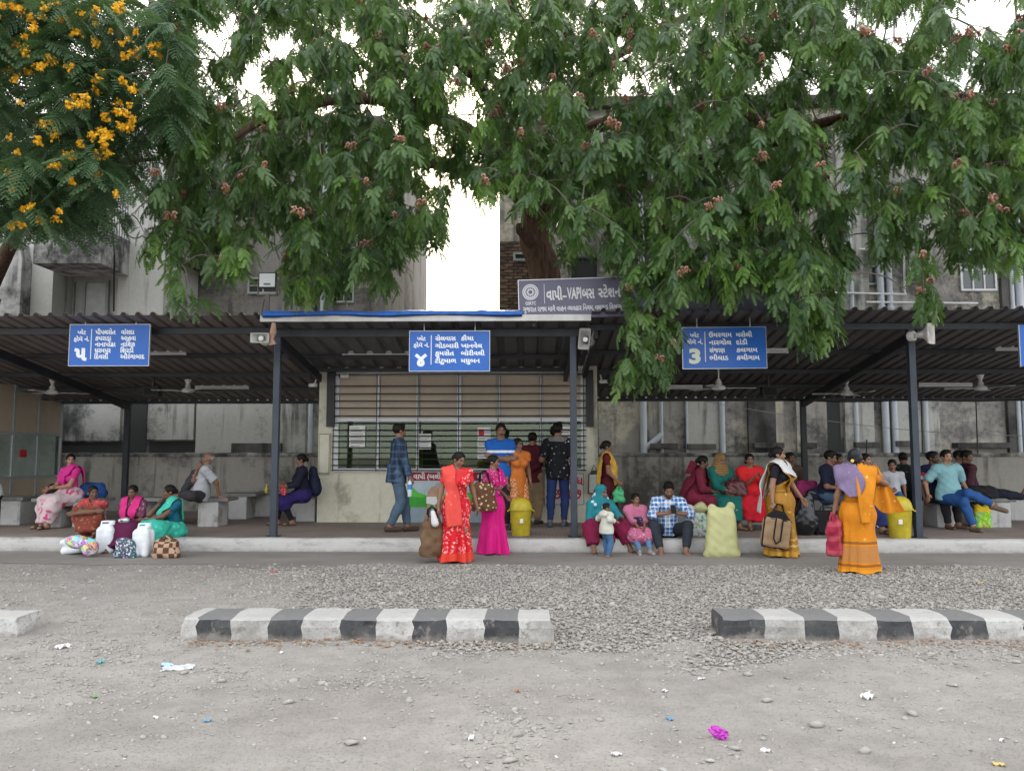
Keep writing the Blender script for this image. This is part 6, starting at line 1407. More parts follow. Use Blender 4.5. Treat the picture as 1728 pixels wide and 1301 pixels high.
loc, s = bench_sit(1462, 12.9, 1.56, 'f', head=(.2, -.05, 0), lean=.05, hands=((-.1, -.3, .65), (.2, -.34, .66))); o = person(loc, .35, s, 'woman in a blue top seated beyond the orange sari', 2, 'bun', group=BK); top(o, s, cloth('blue_top', (.04, .07, .24), 'dots', (.3, .35, .5), 30, amt=.2), .9, .03, .015, 'tunic', 88); lap(o, s, cloth('blue_skirt', (.04, .06, .22)), seed=89); shoes(o, s, sandal, cut=True)
loc, s = bench_sit(1507, 13.3, 1.2, 'm', head=(-.2, .1, 0), hip=(0, 0, .56), feet=((-.08, -.34, .2), (.08, -.34, .2))); o = person(loc, -.2, s, 'boy in a pale top seated beyond the hanging orange cloth', 1, 'short', group=BK); top(o, s, cloth('pale_boy_top', (.45, .46, .5)), .8, .03, .012, seed=90); trousers(o, s, MATS['child_jeans'], .012, seed=91)
loc, s = bench_sit(1527, 14.3, 1.62, 'm', lean=.2, head=(.1, .3, 0)); o = person(loc, 2.7, s, 'person in dark green hunched with back turned under a black rucksack', 3, 'short', group=BK); top(o, s, cloth('dark_green_shirt', (.022, .035, .032)), 1.4, .05, .016, seed=92); trousers(o, s, MATS['black_trousers'], .016, seed=93); HELD['ruck2'] = (loc, 2.7, s)
loc, s = bench_sit(1573, 13.7, 1.64, 'm', lean=.1, head=(.5, 0, 0)); o = person(loc, .3, s, 'man in a navy shirt with a red and white chest stripe', 3, 'short', beard=2, group=BK); top(o, s, cloth('chest_stripe_shirt', (.015, .02, .06), bands=[(.79, .85, (.6, .6, .6)), (.85, .91, (.5, .03, .08))]), .8, .03, .016, seed=94, loose=.012); trousers(o, s, MATS['black_trousers'], .016, seed=95)
# man with crossed legs
loc, s = bench_sit(1602, 13.25, 1.68, 'm', lean=-.06, head=(.05, 0, 0), hands=((-.36, -.02, .55), (.28, -.05, .62)), feet=((.12, -.42, .075), (.42, -.5, .42)), kpole=((.1, -1, .3), (-.5, -1, .5)), fdir=((.15, -1, 0), (.7, -.6, -.25)), epole=((-.3, .6, 0), None), fat=1.15)
o = person(loc, .05, s, 'man in a light blue polo and jeans sitting with crossed legs', 2, 'short', group=BK, hpose=('flat', 'relax'), hdir=((-.3, -.5, -.5), None)); top(o, s, cloth('aqua_polo', (.22, .42, .46)), .85, .06, .016, seed=97, loose=.016, collar=cloth('aqua_collar', (.2, .39, .43))); trousers(o, s, cloth('bright_jeans', (.025, .09, .27)), .016, 1.05, 1.9, seed=98); shoes(o, s, M('tan_shoe', (.14, .1, .065), .7), .01)
loc, s = bench_sit(1618, 14.4, 1.68, 'm', head=(.3, .1, 0)); o = person(loc, .4, s, 'man in a pale shirt sitting behind the cross-legged man', 3, 'short', beard=1, group=BK); top(o, s, cloth('pale_beige_shirt', (.45, .42, .4)), .9, .03, .016, seed=99); trousers(o, s, MATS['khaki_trousers'], .016, seed=100)
# man reclining along the bench
loc, s = bench_sit(1640, 13.75, 1.68, 'm', lean=-.12, head=(-.9, .15, 0), side=0, hands=((-.2, -.05, .58), (.25, .36, .52)), feet=((-.1, -.8, .5), (.1, -.82, .52)), kpole=((0, -.3, 1), (0, -.3, 1)), fdir=((0, -.4, .9), (0, -.4, .9)), epole=(None, (.6, .5, .3))); s.S  # legs stretched along the bench
o = person(loc, 1.45, s, 'man in a dark maroon shirt reclining with his legs along the bench', 3, 'short', group=BK); top(o, s, cloth('dark_maroon_shirt', (.05, .015, .022)), 1.85, .05, .016, seed=101, loose=.012); trousers(o, s, cloth('black_blue_jeans', (.014, .017, .03)), .018, 1.2, seed=102)
# ------------------------------------------------------------------ bags, bins, cans and other belongings
def blob(name, loc, fld, mat, label=None, cat=None, group=None, vox=.012, rz=0, parent=None, smooth=1):
    lo, hi = fld.bounds(.03); V, F = nets(fld, lo, hi, vox, smooth); o = link(name, npmesh(name, V, F, True), mat, parent, None if parent else loc, None if parent else (0, 0, rz))
    if label: tag(o, label, cat, group)
    return o
# jerrycans
can_m = M('milky_plastic', (.7, .74, .78), .3, .08, 3, 0, .05); can_m.node_tree.nodes['Principled BSDF'].inputs['Subsurface Weight'].default_value = .15
def jerrycan(loc, rot, label, sc=1):
    r = empty('jerrycan', loc, 0, label, 'jerrycan', 'white plastic jerrycans of the three women'); r.rotation_euler = rot; r.scale = (sc,) * 3
    f = Fld(.05)
    for x in (-.06, .06):
        for y in (-.045, .045): f.cap((x, y, .05), (x, y, .29), .05)
    f.cap((-.03, 0, .32), (.03, 0, .33), .06, .05); f.ell((0, 0, .17), (.1, .085, .16)); f.k = .03
    for z in (.1, .18, .26): f.sub.append(((A3(0, -.125, z), A3(.11, .02, .01)), .02))
    blob('can_body', None, f, can_m, parent=r); MB().tube([(-.075, 0, .34), (-.065, 0, .4), (.02, 0, .405), (.04, 0, .37)], .014, 8).build('handle', can_m, r, True)
    MB().lathe([(.032, .36), (.034, .375), (.034, .41), (.03, .415)], (.06, 0, 0), 16).build('cap', can_m, r, True)
p = at(179, 934, z=0); jerrycan((p.x, p.y, 0), (0, 0, .1), 'upright white jerrycan nearer the woman in rust print', 1.13); p = at(241, 940, z=0); jerrycan((p.x, p.y, 0), (0, 0, -.15), 'upright white jerrycan between the woman in the pink scarf and the checked bag', 1.13)
p = at(112, 936, z=0); jerrycan((p.x - .05, p.y, .11), (R(10), R(82), .0), 'white jerrycan lying on its side under the patchwork bundle', 1.0)
# cloth bundle and bags by the women
p = at(140, 940, z=0); f = Fld(.05); f.ell((0, 0, .2), (.2, .12, .07)).ell((.13, -.02, .13), (.1, .11, .1)).ell((-.1, 0, .25), (.09, .09, .05)); f.fold = folds(5, .012); blob('cloth_bundle', (p.x, p.y - .05, 0), f, cloth('patchwork', (.5, .35, .4), 'patch', (.75, .72, .7), 16, amt=.75), 'multicoloured patchwork cloth bundle draped over the fallen jerrycan', 'bundle')
def soft_bag(name, loc, w, d, h, mat, label, cat='bag', rz=0, handles=None, hm=None, seed=0, taper=.85, grp=None, fold=.01, hlen=.18, k=.05):
    r = empty(name, loc, rz, label, cat, grp); f = Fld(k); q = .3 * d
    for x in (-1, 1):
        f.cap((x * (w / 2 - q * 1.2), 0, q), (x * (w / 2 - q * 1.2) * taper, 0, h - q * .8), q * 1.4, q * 1.0)
    f.cap((-w * .3, 0, q * 1.2), (w * .3, 0, q * 1.2), d * .48); f.cap((-w * .3 * taper, 0, h * .75), (w * .3 * taper, 0, h * .75), d * .4); f.ell((0, 0, h * .45), (w * .42, d * .5, h * .42))
    f.fold = folds(seed, fold, (24, 24, 20)); f.cut.append((A3(0, 0, 0), A3(0, 0, -1))); blob('bag_body', None, f, mat, parent=r, vox=max(.009, w / 34))
    if handles:
        for y in (-d * .25, d * .25): MB().tube([(-w * .22, y, h * .88), (-w * .16, y * .8, h + hlen * .7), (0, y * .5, h + hlen), (w * .16, y * .8, h + hlen * .7), (w * .22, y, h * .88)], .011, 7).build('handle', hm or mat, r, True)
    return r
p = at(211, 942, z=0); soft_bag('cloth_bag', (p.x, p.y, 0), .22, .16, .26, cloth('navy_white_patch', (.05, .07, .13), 'patch', (.6, .62, .65), 9, amt=.08), 'navy and white patterned bag between the two upright jerrycans', seed=2)
p = at(280, 942, z=0); soft_bag('check_bag', (p.x, p.y, 0), .33, .2, .24, cloth('brown_check', (.11, .05, .035), 'check', (.42, .29, .19), 6.5), 'brown and tan checked bag at the feet of the turquoise sari', seed=3, handles=True, hlen=.06)
p = at(150, 845, Y=13.45); soft_bag('blue_bag', (p.x, 13.55, PZ + .48), .42, .22, .22, cloth('blue_bag_cloth', (.015, .06, .2)), 'blue bag on the bench beside the woman in magenta', seed=4)
p = at(88, 845, Y=13.5); soft_bag('dark_bag', (p.x, 13.6, PZ + .48), .22, .2, .2, cloth('black_bag_cloth', (.012, .012, .014)), 'small black bag on the bench behind the woman in magenta', seed=5)
p = at(411, 840, Y=14.0); r = empty('oil_bottle', (p.x, B['D'].location.y + .2, PZ + .48), label='small yellow bottle standing on the low block bench', cat='bottle'); MB().lathe([(.028, 0), (.032, .01), (.032, .09), (.014, .12), (.013, .14)], n=14).build('bottle_body', plain('yellow_oil', (.6, .45, .05), .2), r, True); MB().lathe([(.016, .14), (.016, .165)], n=12).build('cap', plain('yellow_cap', (.7, .55, .1), .4), r)
# held bags
q = HELD['red']; soft_bag('shopping_bag', (q.x - .08, q.y + .0, q.z - .62), .3, .15, .52, cloth('brown_canvas', (.17, .105, .06), 'stripe', (.12, .07, .04), 3), 'tall brown canvas bag hanging from the hand of the red sari', rz=.4, seed=6, taper=.7, handles=True, hlen=.12, hm=cloth('black_strap', (.015, .013, .012)))
f = Fld(.02); f.cap((0, 0, 0), (.03, 0, -.14), .03, .05); blob('white_cloth', (q.x - .06, q.y - .07, q.z - .05), f, cloth('white_hanky', (.6, .6, .6)), 'crumpled white cloth stuffed in the top of the brown canvas bag', 'cloth', vox=.01)
q = HELD['pink']; soft_bag('spotted_bag', (q.x - .06, q.y - .12, q.z - .5), .33, .19, .4, cloth('brown_spots', (.13, .06, .03), 'dots', (.55, .42, .28), 17, amt=.55), 'brown bag with cream spots hanging on the shoulder of the magenta sari', rz=.25, seed=7, taper=.6, handles=True, hlen=.16, hm=cloth('black_strap', (.015, .013, .012)))
q = HELD['green']; soft_bag('green_bag', (q.x, q.y - .02, q.z - .32), .15, .09, .2, plain('green_plastic', (.05, .4, .16), .35), 'small green plastic bag in the hand of the maroon sari', seed=8, handles=True, hlen=.05)
q = HELD['jute']; r = empty('jute_bag', (q.x - .02, q.y - .08, q.z - .58), .32, 'square tan jute bag with black trim carried by the gold sari', 'bag'); r.rotation_euler = (0, R(10), .32)
f = Fld(.03); f.cap((-.17, 0, .04), (.17, 0, .04), .045).cap((-.17, 0, .34), (.17, 0, .34), .04).cap((-.17, 0, .04), (-.17, 0, .34), .045).cap((.17, 0, .04), (.17, 0, .34), .045); f.ell((0, 0, .2), (.2, .06, .19)); f.fold = folds(3, .004); blob('bag_body', None, f, cloth('jute', (.3, .2, .12)), parent=r)
blk = cloth('black_trim', (.012, .012, .013))
MB().tube([(-.205, -.02, .0), (-.21, -.02, .37), (.21, -.02, .37), (.205, -.02, .0), (-.205, -.02, .0)], .014, 7).build('trim', blk, r, True); MB().prism([(-.21, .38), (.21, .38), (.1, .49), (-.06, .5)], .03, 'y', -.015).build('flap', blk, r, bevel=.008)
for y in (-.06, .06): MB().tube([(-.06, y, .4), (-.07, y * 1.1, .12), (-.02, y * 1.1, .05), (.04, y * 1.1, .1), (.05, y, .4)], .01, 6).build('strap', blk, r, True)
MB().tube([(-.08, 0, .48), (-.03, 0, .58), (.05, 0, .58), (.09, 0, .48)], .012, 6).build('handle', blk, r, True)
q = HELD['redbag']; soft_bag('red_bag', (q.x - .02, q.y - .05, q.z - .5), .17, .13, .42, cloth('crimson_check', (.3, .02, .05), 'plaid', (.45, .1, .12), 6), 'narrow crimson bag hanging from the hand of the orange sari', seed=9, handles=True, hlen=.07, rz=.2)
q = HELD['cloth']; f = Fld(.03); V = []; nu, nv = 16, 14
for i in range(nu):
    for j in range(nv):
        u, v_ = i / (nu - 1), j / (nv - 1) - .5; w = .06 + .4 * u; V.append((q.x + v_ * w + .1 * u, q.y - .05 + .03 * math.sin(v_ * 16 + u * 3) * (.3 + u), q.z + .06 - .58 * u + .1 * u * abs(v_) * 2 - .16 * u * v_))
m_ = nu * nv; F = []
for i in range(nu - 1):
    for j in range(nv - 1): qd = (i * nv + j, (i + 1) * nv + j, (i + 1) * nv + j + 1, i * nv + j + 1); F.append(qd); F.append(tuple(a + m_ for a in qd[::-1]))
tag(link('hand_cloth', npmesh('hand_cloth', V + [(a, b + .006, c) for a, b, c in V], F, True), cloth('orange_pallu', (.62, .23, .015))), 'orange cloth hanging from the raised hand of the orange sari', 'cloth')
r = empty('water_bottle', (HELD['bottle'].x, HELD['bottle'].y - .02, HELD['bottle'].z - .2), label='half full water bottle with blue label in the plaid man\'s hand', cat='bottle')
MB().lathe([(.03, 0), (.035, .01), (.034, .12), (.035, .2), (.015, .24), (.014, .25)], n=16).build('bottle_body', plain('clear_plastic', (.6, .68, .72), .15), r, True); MB().lathe([(.0365, .11), (.0365, .19)], n=16).build('bottle_label', plain('blue_label', (.05, .2, .5), .4), r); MB().lathe([(.017, .25), (.017, .275)], n=12).build('cap', plain('blue_label', (.05, .2, .5)), r)
o = MB().box((0, 0, 0), (.075, .01, .15)).build('mobile_phone', plain('phone_black', (.015, .015, .018), .2), None, bevel=.004, loc=HELD['phone'], rot=(R(-40), 0, 0)); tag(o, 'black mobile phone held by the man in the check shirt', 'phone')
for k, lab, nm in (('ruck', 'navy rucksack worn by the woman against the office wall', 'rucksack'), ('ruck2', 'black rucksack with pale green marks worn by the hunched person', 'rucksack')):
    loc, rz, s_ = HELD[k]; r = empty(nm, loc, rz, lab, 'rucksack'); c_ = s_.P + s_.sp * .2 - s_.fw * .2
    f = Fld(.05); f.cap(c_ - s_.sp * .14, c_ + s_.sp * .16, .13, .11, n=s_.fw, f=.7).cap(c_ - s_.sp * .12 - s_.fw * .06, c_ - s_.fw * .06, .1, .08, n=s_.fw, f=.6); f.fold = folds(2, .006); blob('pack_body', None, f, cloth('navy_pack' if k == 'ruck' else 'black_pack', (.015, .02, .045) if k == 'ruck' else (.01, .012, .011), None if k == 'ruck' else 'dots', (.35, .4, .1), 9, amt=.2), parent=r)
    for a in (-1, 1): MB().tube([Vector(c_ + s_.sp * .15 + s_.sx * a * .07 + s_.fw * .06), Vector(s_.P + s_.sp * .36 + s_.sx * a * .09 + s_.fw * .02), Vector(s_.P + s_.sp * .28 + s_.sx * a * .1 + s_.fw * .15), Vector(s_.P + s_.sp * .12 + s_.sx * a * .12 + s_.fw * .1)], .016, 6).build('strap', iron, r, True)
loc, rz, s_ = HELD['ruck']; q = wpos(loc, rz, (s_.W[0] + s_.W[1]) / 2); f = Fld(.02); f.cap((0, 0, 0), (.02, 0, -.12), .04, .055); f.fold = folds(3, .006); blob('red_pouch', (q.x, q.y - .04, q.z), f, cloth('red_pouch_cloth', (.5, .03, .04), 'floral', (.7, .5, .5), 20), 'small red pouch in the lap of the woman with the rucksack', 'pouch', vox=.01)
# yellow bins
ybin = M('yellow_plastic', (.5, .4, .03), .42, .3, 5, 0, .05)
def bin_(px, py, label, tilt, sc=1.):
    p = at(px, py, z=PZ); r = empty('litter_bin', (p.x, p.y, PZ), tilt, label, 'bin', 'yellow plastic litter bins'); r.scale = (sc,) * 3
    MB().lathe([(.0, 0), (.165, 0), (.17, .012), (.2, .46), (.205, .47)], n=36).build('bucket', ybin, r, True); MB().lathe([(.205, .47), (.225, .472), (.225, .495), (.21, .5)], n=36).build('rim', ybin, r, True)
    n, m = 28, 9; V = []; F = []
    for i in range(m):
        a = i / (m - 1) * math.pi / 2
        for j in range(n): b = 2 * math.pi * j / n; V.append((.21 * math.cos(a) ** .8 * math.cos(b), .21 * math.cos(a) ** .8 * math.sin(b), .5 + .2 * math.sin(a)))
    for i in range(m - 1):
        for j in range(n):
            if 2 <= i <= 6 and (9 <= j <= 12): continue          # the mouth of the lid
            F.append((i * n + j, i * n + (j + 1) % n, (i + 1) * n + (j + 1) % n, (i + 1) * n + j))
    link('dome_lid', npmesh('dome_lid', V, F, True), ybin, r); MB().lathe([(.19, .49), (.02, .5)], n=24).build('bin_liner', plain('bin_dark', (.02, .02, .02)), r)
    for a in (-.5, 2.6): MB().tube([(.205 * math.cos(a - .2), .205 * math.sin(a - .2), .475), (.25 * math.cos(a - .12), .25 * math.sin(a - .12), .45), (.25 * math.cos(a + .12), .25 * math.sin(a + .12), .45), (.205 * math.cos(a + .2), .205 * math.sin(a + .2), .475)], .012, 6).build('grip', ybin, r, True)
    MB().box((-.1, -.166, .28), (.06, .02, .08), Matrix.Rotation(R(-30), 3, 'Z')).build('sticker', paper, r)
bin_(879, 903, 'yellow dome-lidded bin beside the magenta sari', .6, .8); bin_(1519, 907, 'yellow dome-lidded bin beside the right front post', .2, .86)
# big sack and things around it
p = at(1217, 940, z=0); f = Fld(.06); f.cap((-.13, 0, .1), (-.11, 0, .56), .1, .085).cap((.13, 0, .1), (.11, 0, .56), .1, .085).cap((0, 0, .1), (0, 0, .58), .12, .1).cap((-.2, 0, .04), (.2, 0, .04), .05).ell((.13, 0, .7), (.06, .04, .06)).ell((-.13, 0, .68), (.06, .04, .05)); f.fold = folds(9, .004, (20, 20, 12)); f.cut.append((A3(0, 0, 0), A3(0, 0, -1))); blob('grain_sack', (p.x, p.y - .05, 0), f, M('lime_sack', (.45, .45, .22), .6, .12, 5, 0, .3, 150), 'large lime yellow woven sack standing against the platform kerb', 'sack')
p = at(1175, 905, z=PZ); soft_bag('carrier_bag', (p.x, p.y, PZ), .34, .18, .36, cloth('carrier_print', (.6, .62, .6), 'patch', (.1, .3, .18), 7, amt=.2), 'white and green printed carrier bag between the check shirt and the sack', seed=10); f = Fld(.05); f.ell((0, 0, .42), (.12, .09, .08)); f.fold = folds(1, .01); blob('yellow_bundle', (p.x + .06, p.y, PZ), f, MATS['lime_sack'], 'lime bundle poking out of the printed carrier bag', 'bundle')
f = Fld(.05); f.ell((-.1, 0, .4), (.1, .09, .07)); f.fold = folds(4, .01); blob('white_bundle', (p.x, p.y, PZ), f, cloth('white_hanky', (.6, .6, .6), 'dots', (.1, .1, .1), 14), 'white spotted cloth on top of the printed carrier bag', 'bundle')
p = at(1241, 842, Y=13.15); soft_bag('handbag', (p.x, 13.12, PZ + .485), .34, .2, .3, M('maroon_leather', (.085, .015, .02), .35, .2, 8), 'maroon leather handbag on the bench beside the red dress', seed=11, handles=True, hlen=.08)
p = at(1360, 903, z=PZ); f = Fld(.06); f.ell((0, 0, .2), (.2, .17, .22)).ell((.02, 0, .4), (.12, .1, .16)).cap((.02, 0, .5), (.1, 0, .62), .05, .07); f.fold = folds(14, .006, (30, 30, 24)); f.cut.append((A3(0, 0, 0), A3(0, 0, -1))); blob('plastic_sack', (p.x, p.y + .02, PZ), f, plain('black_bin_bag', (.012, .013, .015), .25), 'shiny black plastic sack standing behind the gold sari', 'sack')
p = at(1400, 903, z=PZ); r = empty('suitcase', (p.x, p.y + .1, PZ), .1, 'black soft suitcase with a red tag under the navy polo', 'suitcase'); MB().bx(-.22, .22, -.11, .11, .02, .36).build('case_body', cloth('black_nylon', (.013, .013, .016)), r, bevel=.035); MB().bx(-.19, .19, -.125, -.111, .05, .22).build('front_pocket', MATS['black_nylon'], r, bevel=.006); MB().bx(.0, .04, -.13, -.112, .27, .35).build('luggage_tag', plain('red_tag', (.5, .02, .05), .5), r); MB().tube([(-.1, 0, .36), (-.08, 0, .41), (.08, 0, .41), (.1, 0, .36)], .014, 6).build('handle', iron, r, True)
for a in (-.18, .18): MB().lathe([(.022, -.012), (.022, .012)], (a, -.07, .022), 12, Matrix.Rotation(R(90), 3, 'Y')).build('wheel', iron, r)
p = at(1362, 838, Y=13.6); soft_bag('pink_bag', (p.x, 13.6, PZ + .485), .36, .22, .26, cloth('dark_pink_bag', (.3, .03, .13)), 'dark pink bag on the bench left of the navy polo', seed=12); soft_bag('navy_bag', (p.x + .08, 13.3, PZ + .485), .3, .18, .14, cloth('navy_bag_cloth', (.015, .018, .05)), 'flat navy bag in front of the dark pink bag', seed=13)
p = at(1484, 890, z=PZ); soft_bag('print_bag', (p.x, p.y, PZ), .32, .2, .48, cloth('blue_square_print', (.02, .05, .3), 'dots', (.62, .66, .72), 11, amt=.55), 'royal blue bag with white squares behind the orange sari', seed=14, taper=.95)
p = at(1658, 890, z=PZ); soft_bag('snack_bag', (p.x, p.y, PZ), .26, .12, .38, cloth('green_yellow_print', (.2, .55, .06), 'patch', (.75, .6, .05), 6, amt=.2, bands=[(.26, .4, (.7, .5, .03))]), 'glossy green and yellow plastic bag under the crossed-legs bench', seed=15, taper=.95, fold=.006)
p = at(1662, 835, Y=13.3); soft_bag('laptop_bag', (p.x, 13.38, PZ + .485), .38, .26, .07, MATS['black_nylon'], 'flat black bag on the bench beside the crossed-legs man', seed=16, k=.03); p = at(1328, 897, z=PZ); soft_bag('black_bag', (p.x - .65, p.y + .9, PZ), .2, .14, .3, MATS['black_nylon'], 'black bag on the floor beneath the red dress', seed=17)
# bag hanging on the office corner wall
p = at(1005, 880, Y=14.35); a = at(1005, 815, Y=14.28); r = empty('hanging_bag', (a.x - .02, 14.3, a.z - .18), label='white bag with black edges hanging on the office corner', cat='bag'); f = Fld(.03); f.cap((-.07, 0, .03), (-.06, 0, .3), .04).cap((.07, 0, .03), (.06, 0, .3), .04).cap((0, 0, .03), (0, 0, .3), .045); blob('bag_body', None, f, cloth('off_white_bag', (.5, .49, .45)), parent=r); MB().tube([(-.115, -.04, .0), (-.1, -.04, .34), (.1, -.04, .34), (.115, -.04, .0), (-.115, -.04, .0)], .008, 6).build('trim', iron, r, True); MB().tube([(-.07, 0, .34), (0, .03, .5), (.07, 0, .34)], .01, 6).build('strap', iron, r, True); MB().prism([(-.09, .33), (.1, .33), (.06, .4), (-.02, .41)], .05, 'y', -.025).build('flap', iron, r)
# ------------------------------------------------------------------ trees
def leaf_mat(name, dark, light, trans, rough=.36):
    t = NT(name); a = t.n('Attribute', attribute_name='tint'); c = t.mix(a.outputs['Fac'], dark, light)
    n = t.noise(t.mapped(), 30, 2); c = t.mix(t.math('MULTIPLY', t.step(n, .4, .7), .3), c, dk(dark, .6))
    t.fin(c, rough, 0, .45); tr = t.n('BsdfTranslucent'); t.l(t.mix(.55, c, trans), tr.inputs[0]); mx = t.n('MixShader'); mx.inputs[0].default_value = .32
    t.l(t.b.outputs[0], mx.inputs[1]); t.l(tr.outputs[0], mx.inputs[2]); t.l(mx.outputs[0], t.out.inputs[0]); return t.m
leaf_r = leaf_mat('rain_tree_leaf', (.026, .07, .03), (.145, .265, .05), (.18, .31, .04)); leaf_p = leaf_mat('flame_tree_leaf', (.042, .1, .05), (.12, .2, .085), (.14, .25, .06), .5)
bark = NT('bark'); v = bark.mapped((6, 6, 1.2)); n_ = bark.noise(v, 2.2, 7, .7); c = bark.mix(bark.step(n_, .35, .7), (.055, .034, .024), (.16, .1, .072)); bark.bump(n_, .9, .05); bark_m = bark.fin(c, .95, 0, .15)
twig_m = M('twig_bark', (.12, .1, .085), .9, .3, 20)
def frond_rain(seed):
    rs = np.random.default_rng(seed); V = []; F = []; L = rs.uniform(.17, .25); dr = rs.uniform(.3, .9)
    def quad(p, d, c, l, w, nn):
        n = len(V); V.extend([p + d * l * .1, p - c * w * .5 + d * l * .42 - nn * w * .12, p + d * l * 1.08, p + c * w * .5 + d * l * .42 - nn * w * .12]); F.append((n, n + 1, n + 2, n + 3))
    for k in range(4):
        t = .3 + .7 * k / 3; p = A3(L * t, 0, -dr * L * t * t)
        for s in (-1, 1):
            d = nrm(A3(.55 + .2 * rs.normal(), s * (.62 + .15 * rs.normal()) * (1 if k < 3 else .55), -.62 + .15 * rs.normal())); ln = rs.uniform(.11, .165) * (.8 + .25 * t); m = 6
            nn = nrm(A3(.9 + .2 * rs.normal(), s * .25, .35)); nn = nrm(nn - d * (nn @ d)); c = np.cross(nn, d); q = p.copy()
            for j in range(m):
                u = (j + .5) / m; dd = nrm(d + A3(0, 0, -.55 * u)); quad(q, dd, c, ln / m * 1.15, .06 * (.6 + .55 * math.sin(math.pi * min(1, .15 + u * .8))), nn); q = q + dd * ln / m
    n = len(V); e = .003
    for a, b in ((0, .5), (.5, 1)):
        p0 = A3(L * a, 0, -dr * L * a * a); p1 = A3(L * b, 0, -dr * L * b * b); V.extend([p0 + A3(0, e, 0), p0 - A3(0, e, 0), p1 - A3(0, e, 0), p1 + A3(0, e, 0)]); F.append((n, n + 1, n + 2, n + 3)); n += 4
    return np.array(V), np.array(F)
def frond_flame(seed):
    rs = np.random.default_rng(seed); V = []; F = []; L = rs.uniform(.3, .42); dr = rs.uniform(.3, .7)
    for k in range(10):
        t = .12 + .88 * k / 9; p = A3(L * t, 0, -dr * L * t * t); ln = .16 * math.sin(math.pi * (.2 + .68 * t)) * rs.uniform(.85, 1.1)
        for s in (-1, 1):
            d = nrm(A3(.62, s * .75, -.18 - .35 * t + .08 * rs.normal())); c = nrm(np.cross(d, A3(0, 0, 1))); m = 4; q = p.copy()
            for j in range(m):
                u = (j + .5) / m; dd = nrm(d + A3(0, 0, -.35 * u)); n = len(V); w = .026 * (1.1 - .5 * u); V.extend([q - c * w, q + dd * ln / m * .1, q + c * w, q + dd * ln / m * 1.02]); F.append((n, n + 1, n + 2, n + 3)); q = q + dd * ln / m
    return np.array(V), np.array(F)
FR = [frond_rain(100 + i) for i in range(6)]; FP = [frond_flame(200 + i) for i in range(5)]
def basis(az, pitch, roll):
    """rows = local axes for a frond pointing outwards at azimuth az, tipped by pitch"""
    return np.array(Matrix.Rotation(az, 3, 'Z') @ Matrix.Rotation(pitch, 3, 'Y') @ Matrix.Rotation(roll, 3, 'X'))
def mass(name, base, inst, mat, parent, off):
    """one foliage mesh from frond placements (variant, position, rotation, scale, tint)"""
    Vs = []; Fs = []; T = []; n = 0
    for k, (V, F) in enumerate(base):
        sel = [i for i in inst if i[0] == k]
        if not sel: continue
        P = np.array([i[1] for i in sel]); Rr = np.array([i[2] for i in sel]); S = np.array([i[3] for i in sel])
        W = np.einsum('mij,vj->mvi', Rr, V) * S[:, None, None] + (P - np.array(off))[:, None, :]
        Vs.append(W.reshape(-1, 3)); m = len(sel); Fs.append((F[None] + (np.arange(m) * len(V))[:, None, None]).reshape(-1, 4) + n); n += m * len(V); T.append(np.repeat([i[4] for i in sel], len(V)))
    me = npmesh(name, np.concatenate(Vs), np.concatenate(Fs)); at_ = me.attributes.new('tint', 'FLOAT', 'POINT'); at_.data.foreach_set('value', np.concatenate(T).astype(np.float32))
    return tag(link(name, me, mat, parent), kind='stuff')
def limb(root, pts, r0, r1, name='limb', seed=0):
    P = [Vector(p) for p in pts]; out = []; n = len(P)
    for i in range(n - 1):
        p0, p1, p2, p3 = P[max(i - 1, 0)], P[i], P[i + 1], P[min(i + 2, n - 1)]
        for k in range(6):
            q = k / 6; v_ = .5 * ((2 * p1) + (p2 - p0) * q + (2 * p0 - 5 * p1 + 4 * p2 - p3) * q * q + (-p0 + 3 * p1 - 3 * p2 + p3) * q ** 3); out.append(v_ + Vector((noise.noise(v_ * 1.5 + Vector((seed, 0, 0))), noise.noise(v_ * 1.5 + Vector((0, seed, 5))), noise.noise(v_ * 1.5 + Vector((3, 0, seed))))) * .09)
    out.append(P[-1]); m = len(out); rad = [(r0 + (r1 - r0) * (i / (m - 1)) ** .8) * (1 + .08 * noise.noise(out[i] * 2.5)) for i in range(m)]
    off = root.location; MB().tube([p - off for p in out], rad, 10).build(name, bark_m, root, True); return out
def grow(root, nodes, tips, mat, r0=.022):
    """connect every leaf tip to the nearest branch or earlier twig; returns nothing, builds one twig mesh"""
    N_ = np.array([n[:] for n in nodes]); tips = [np.array(t) for t in tips]; dm = [np.min(np.linalg.norm(N_ - t, axis=1)) for t in tips]; order = np.argsort(dm); mb = MB(); off = np.array(root.location[:]); pts = [N_]
    allp = N_
    for i in order:
        t = tips[i]; d = np.linalg.norm(allp - t, axis=1); j = int(np.argmin(d)); a = allp[j]; L = d[j]
        if L < .05: continue
        m = 5; seg = []
        for k in range(m + 1):
            u = k / m; p = a + (t - a) * u; p[2] += .16 * L * math.sin(math.pi * u) ; p = p + np.array(noise.noise_vector(Vector(p) * 1.1)) * .12 * L * math.sin(math.pi * u); seg.append(p)
        r = min(r0, .006 + .009 * L); mb.tube([Vector(p - off) for p in seg], [r * (1 - .75 * k / m) + .0025 for k in range(m + 1)], 4, False); allp = np.concatenate([allp, np.array(seg[2:])])
    return tag(link('twigs', mb.mesh('twigs', fix=False), mat, root), kind='stuff')
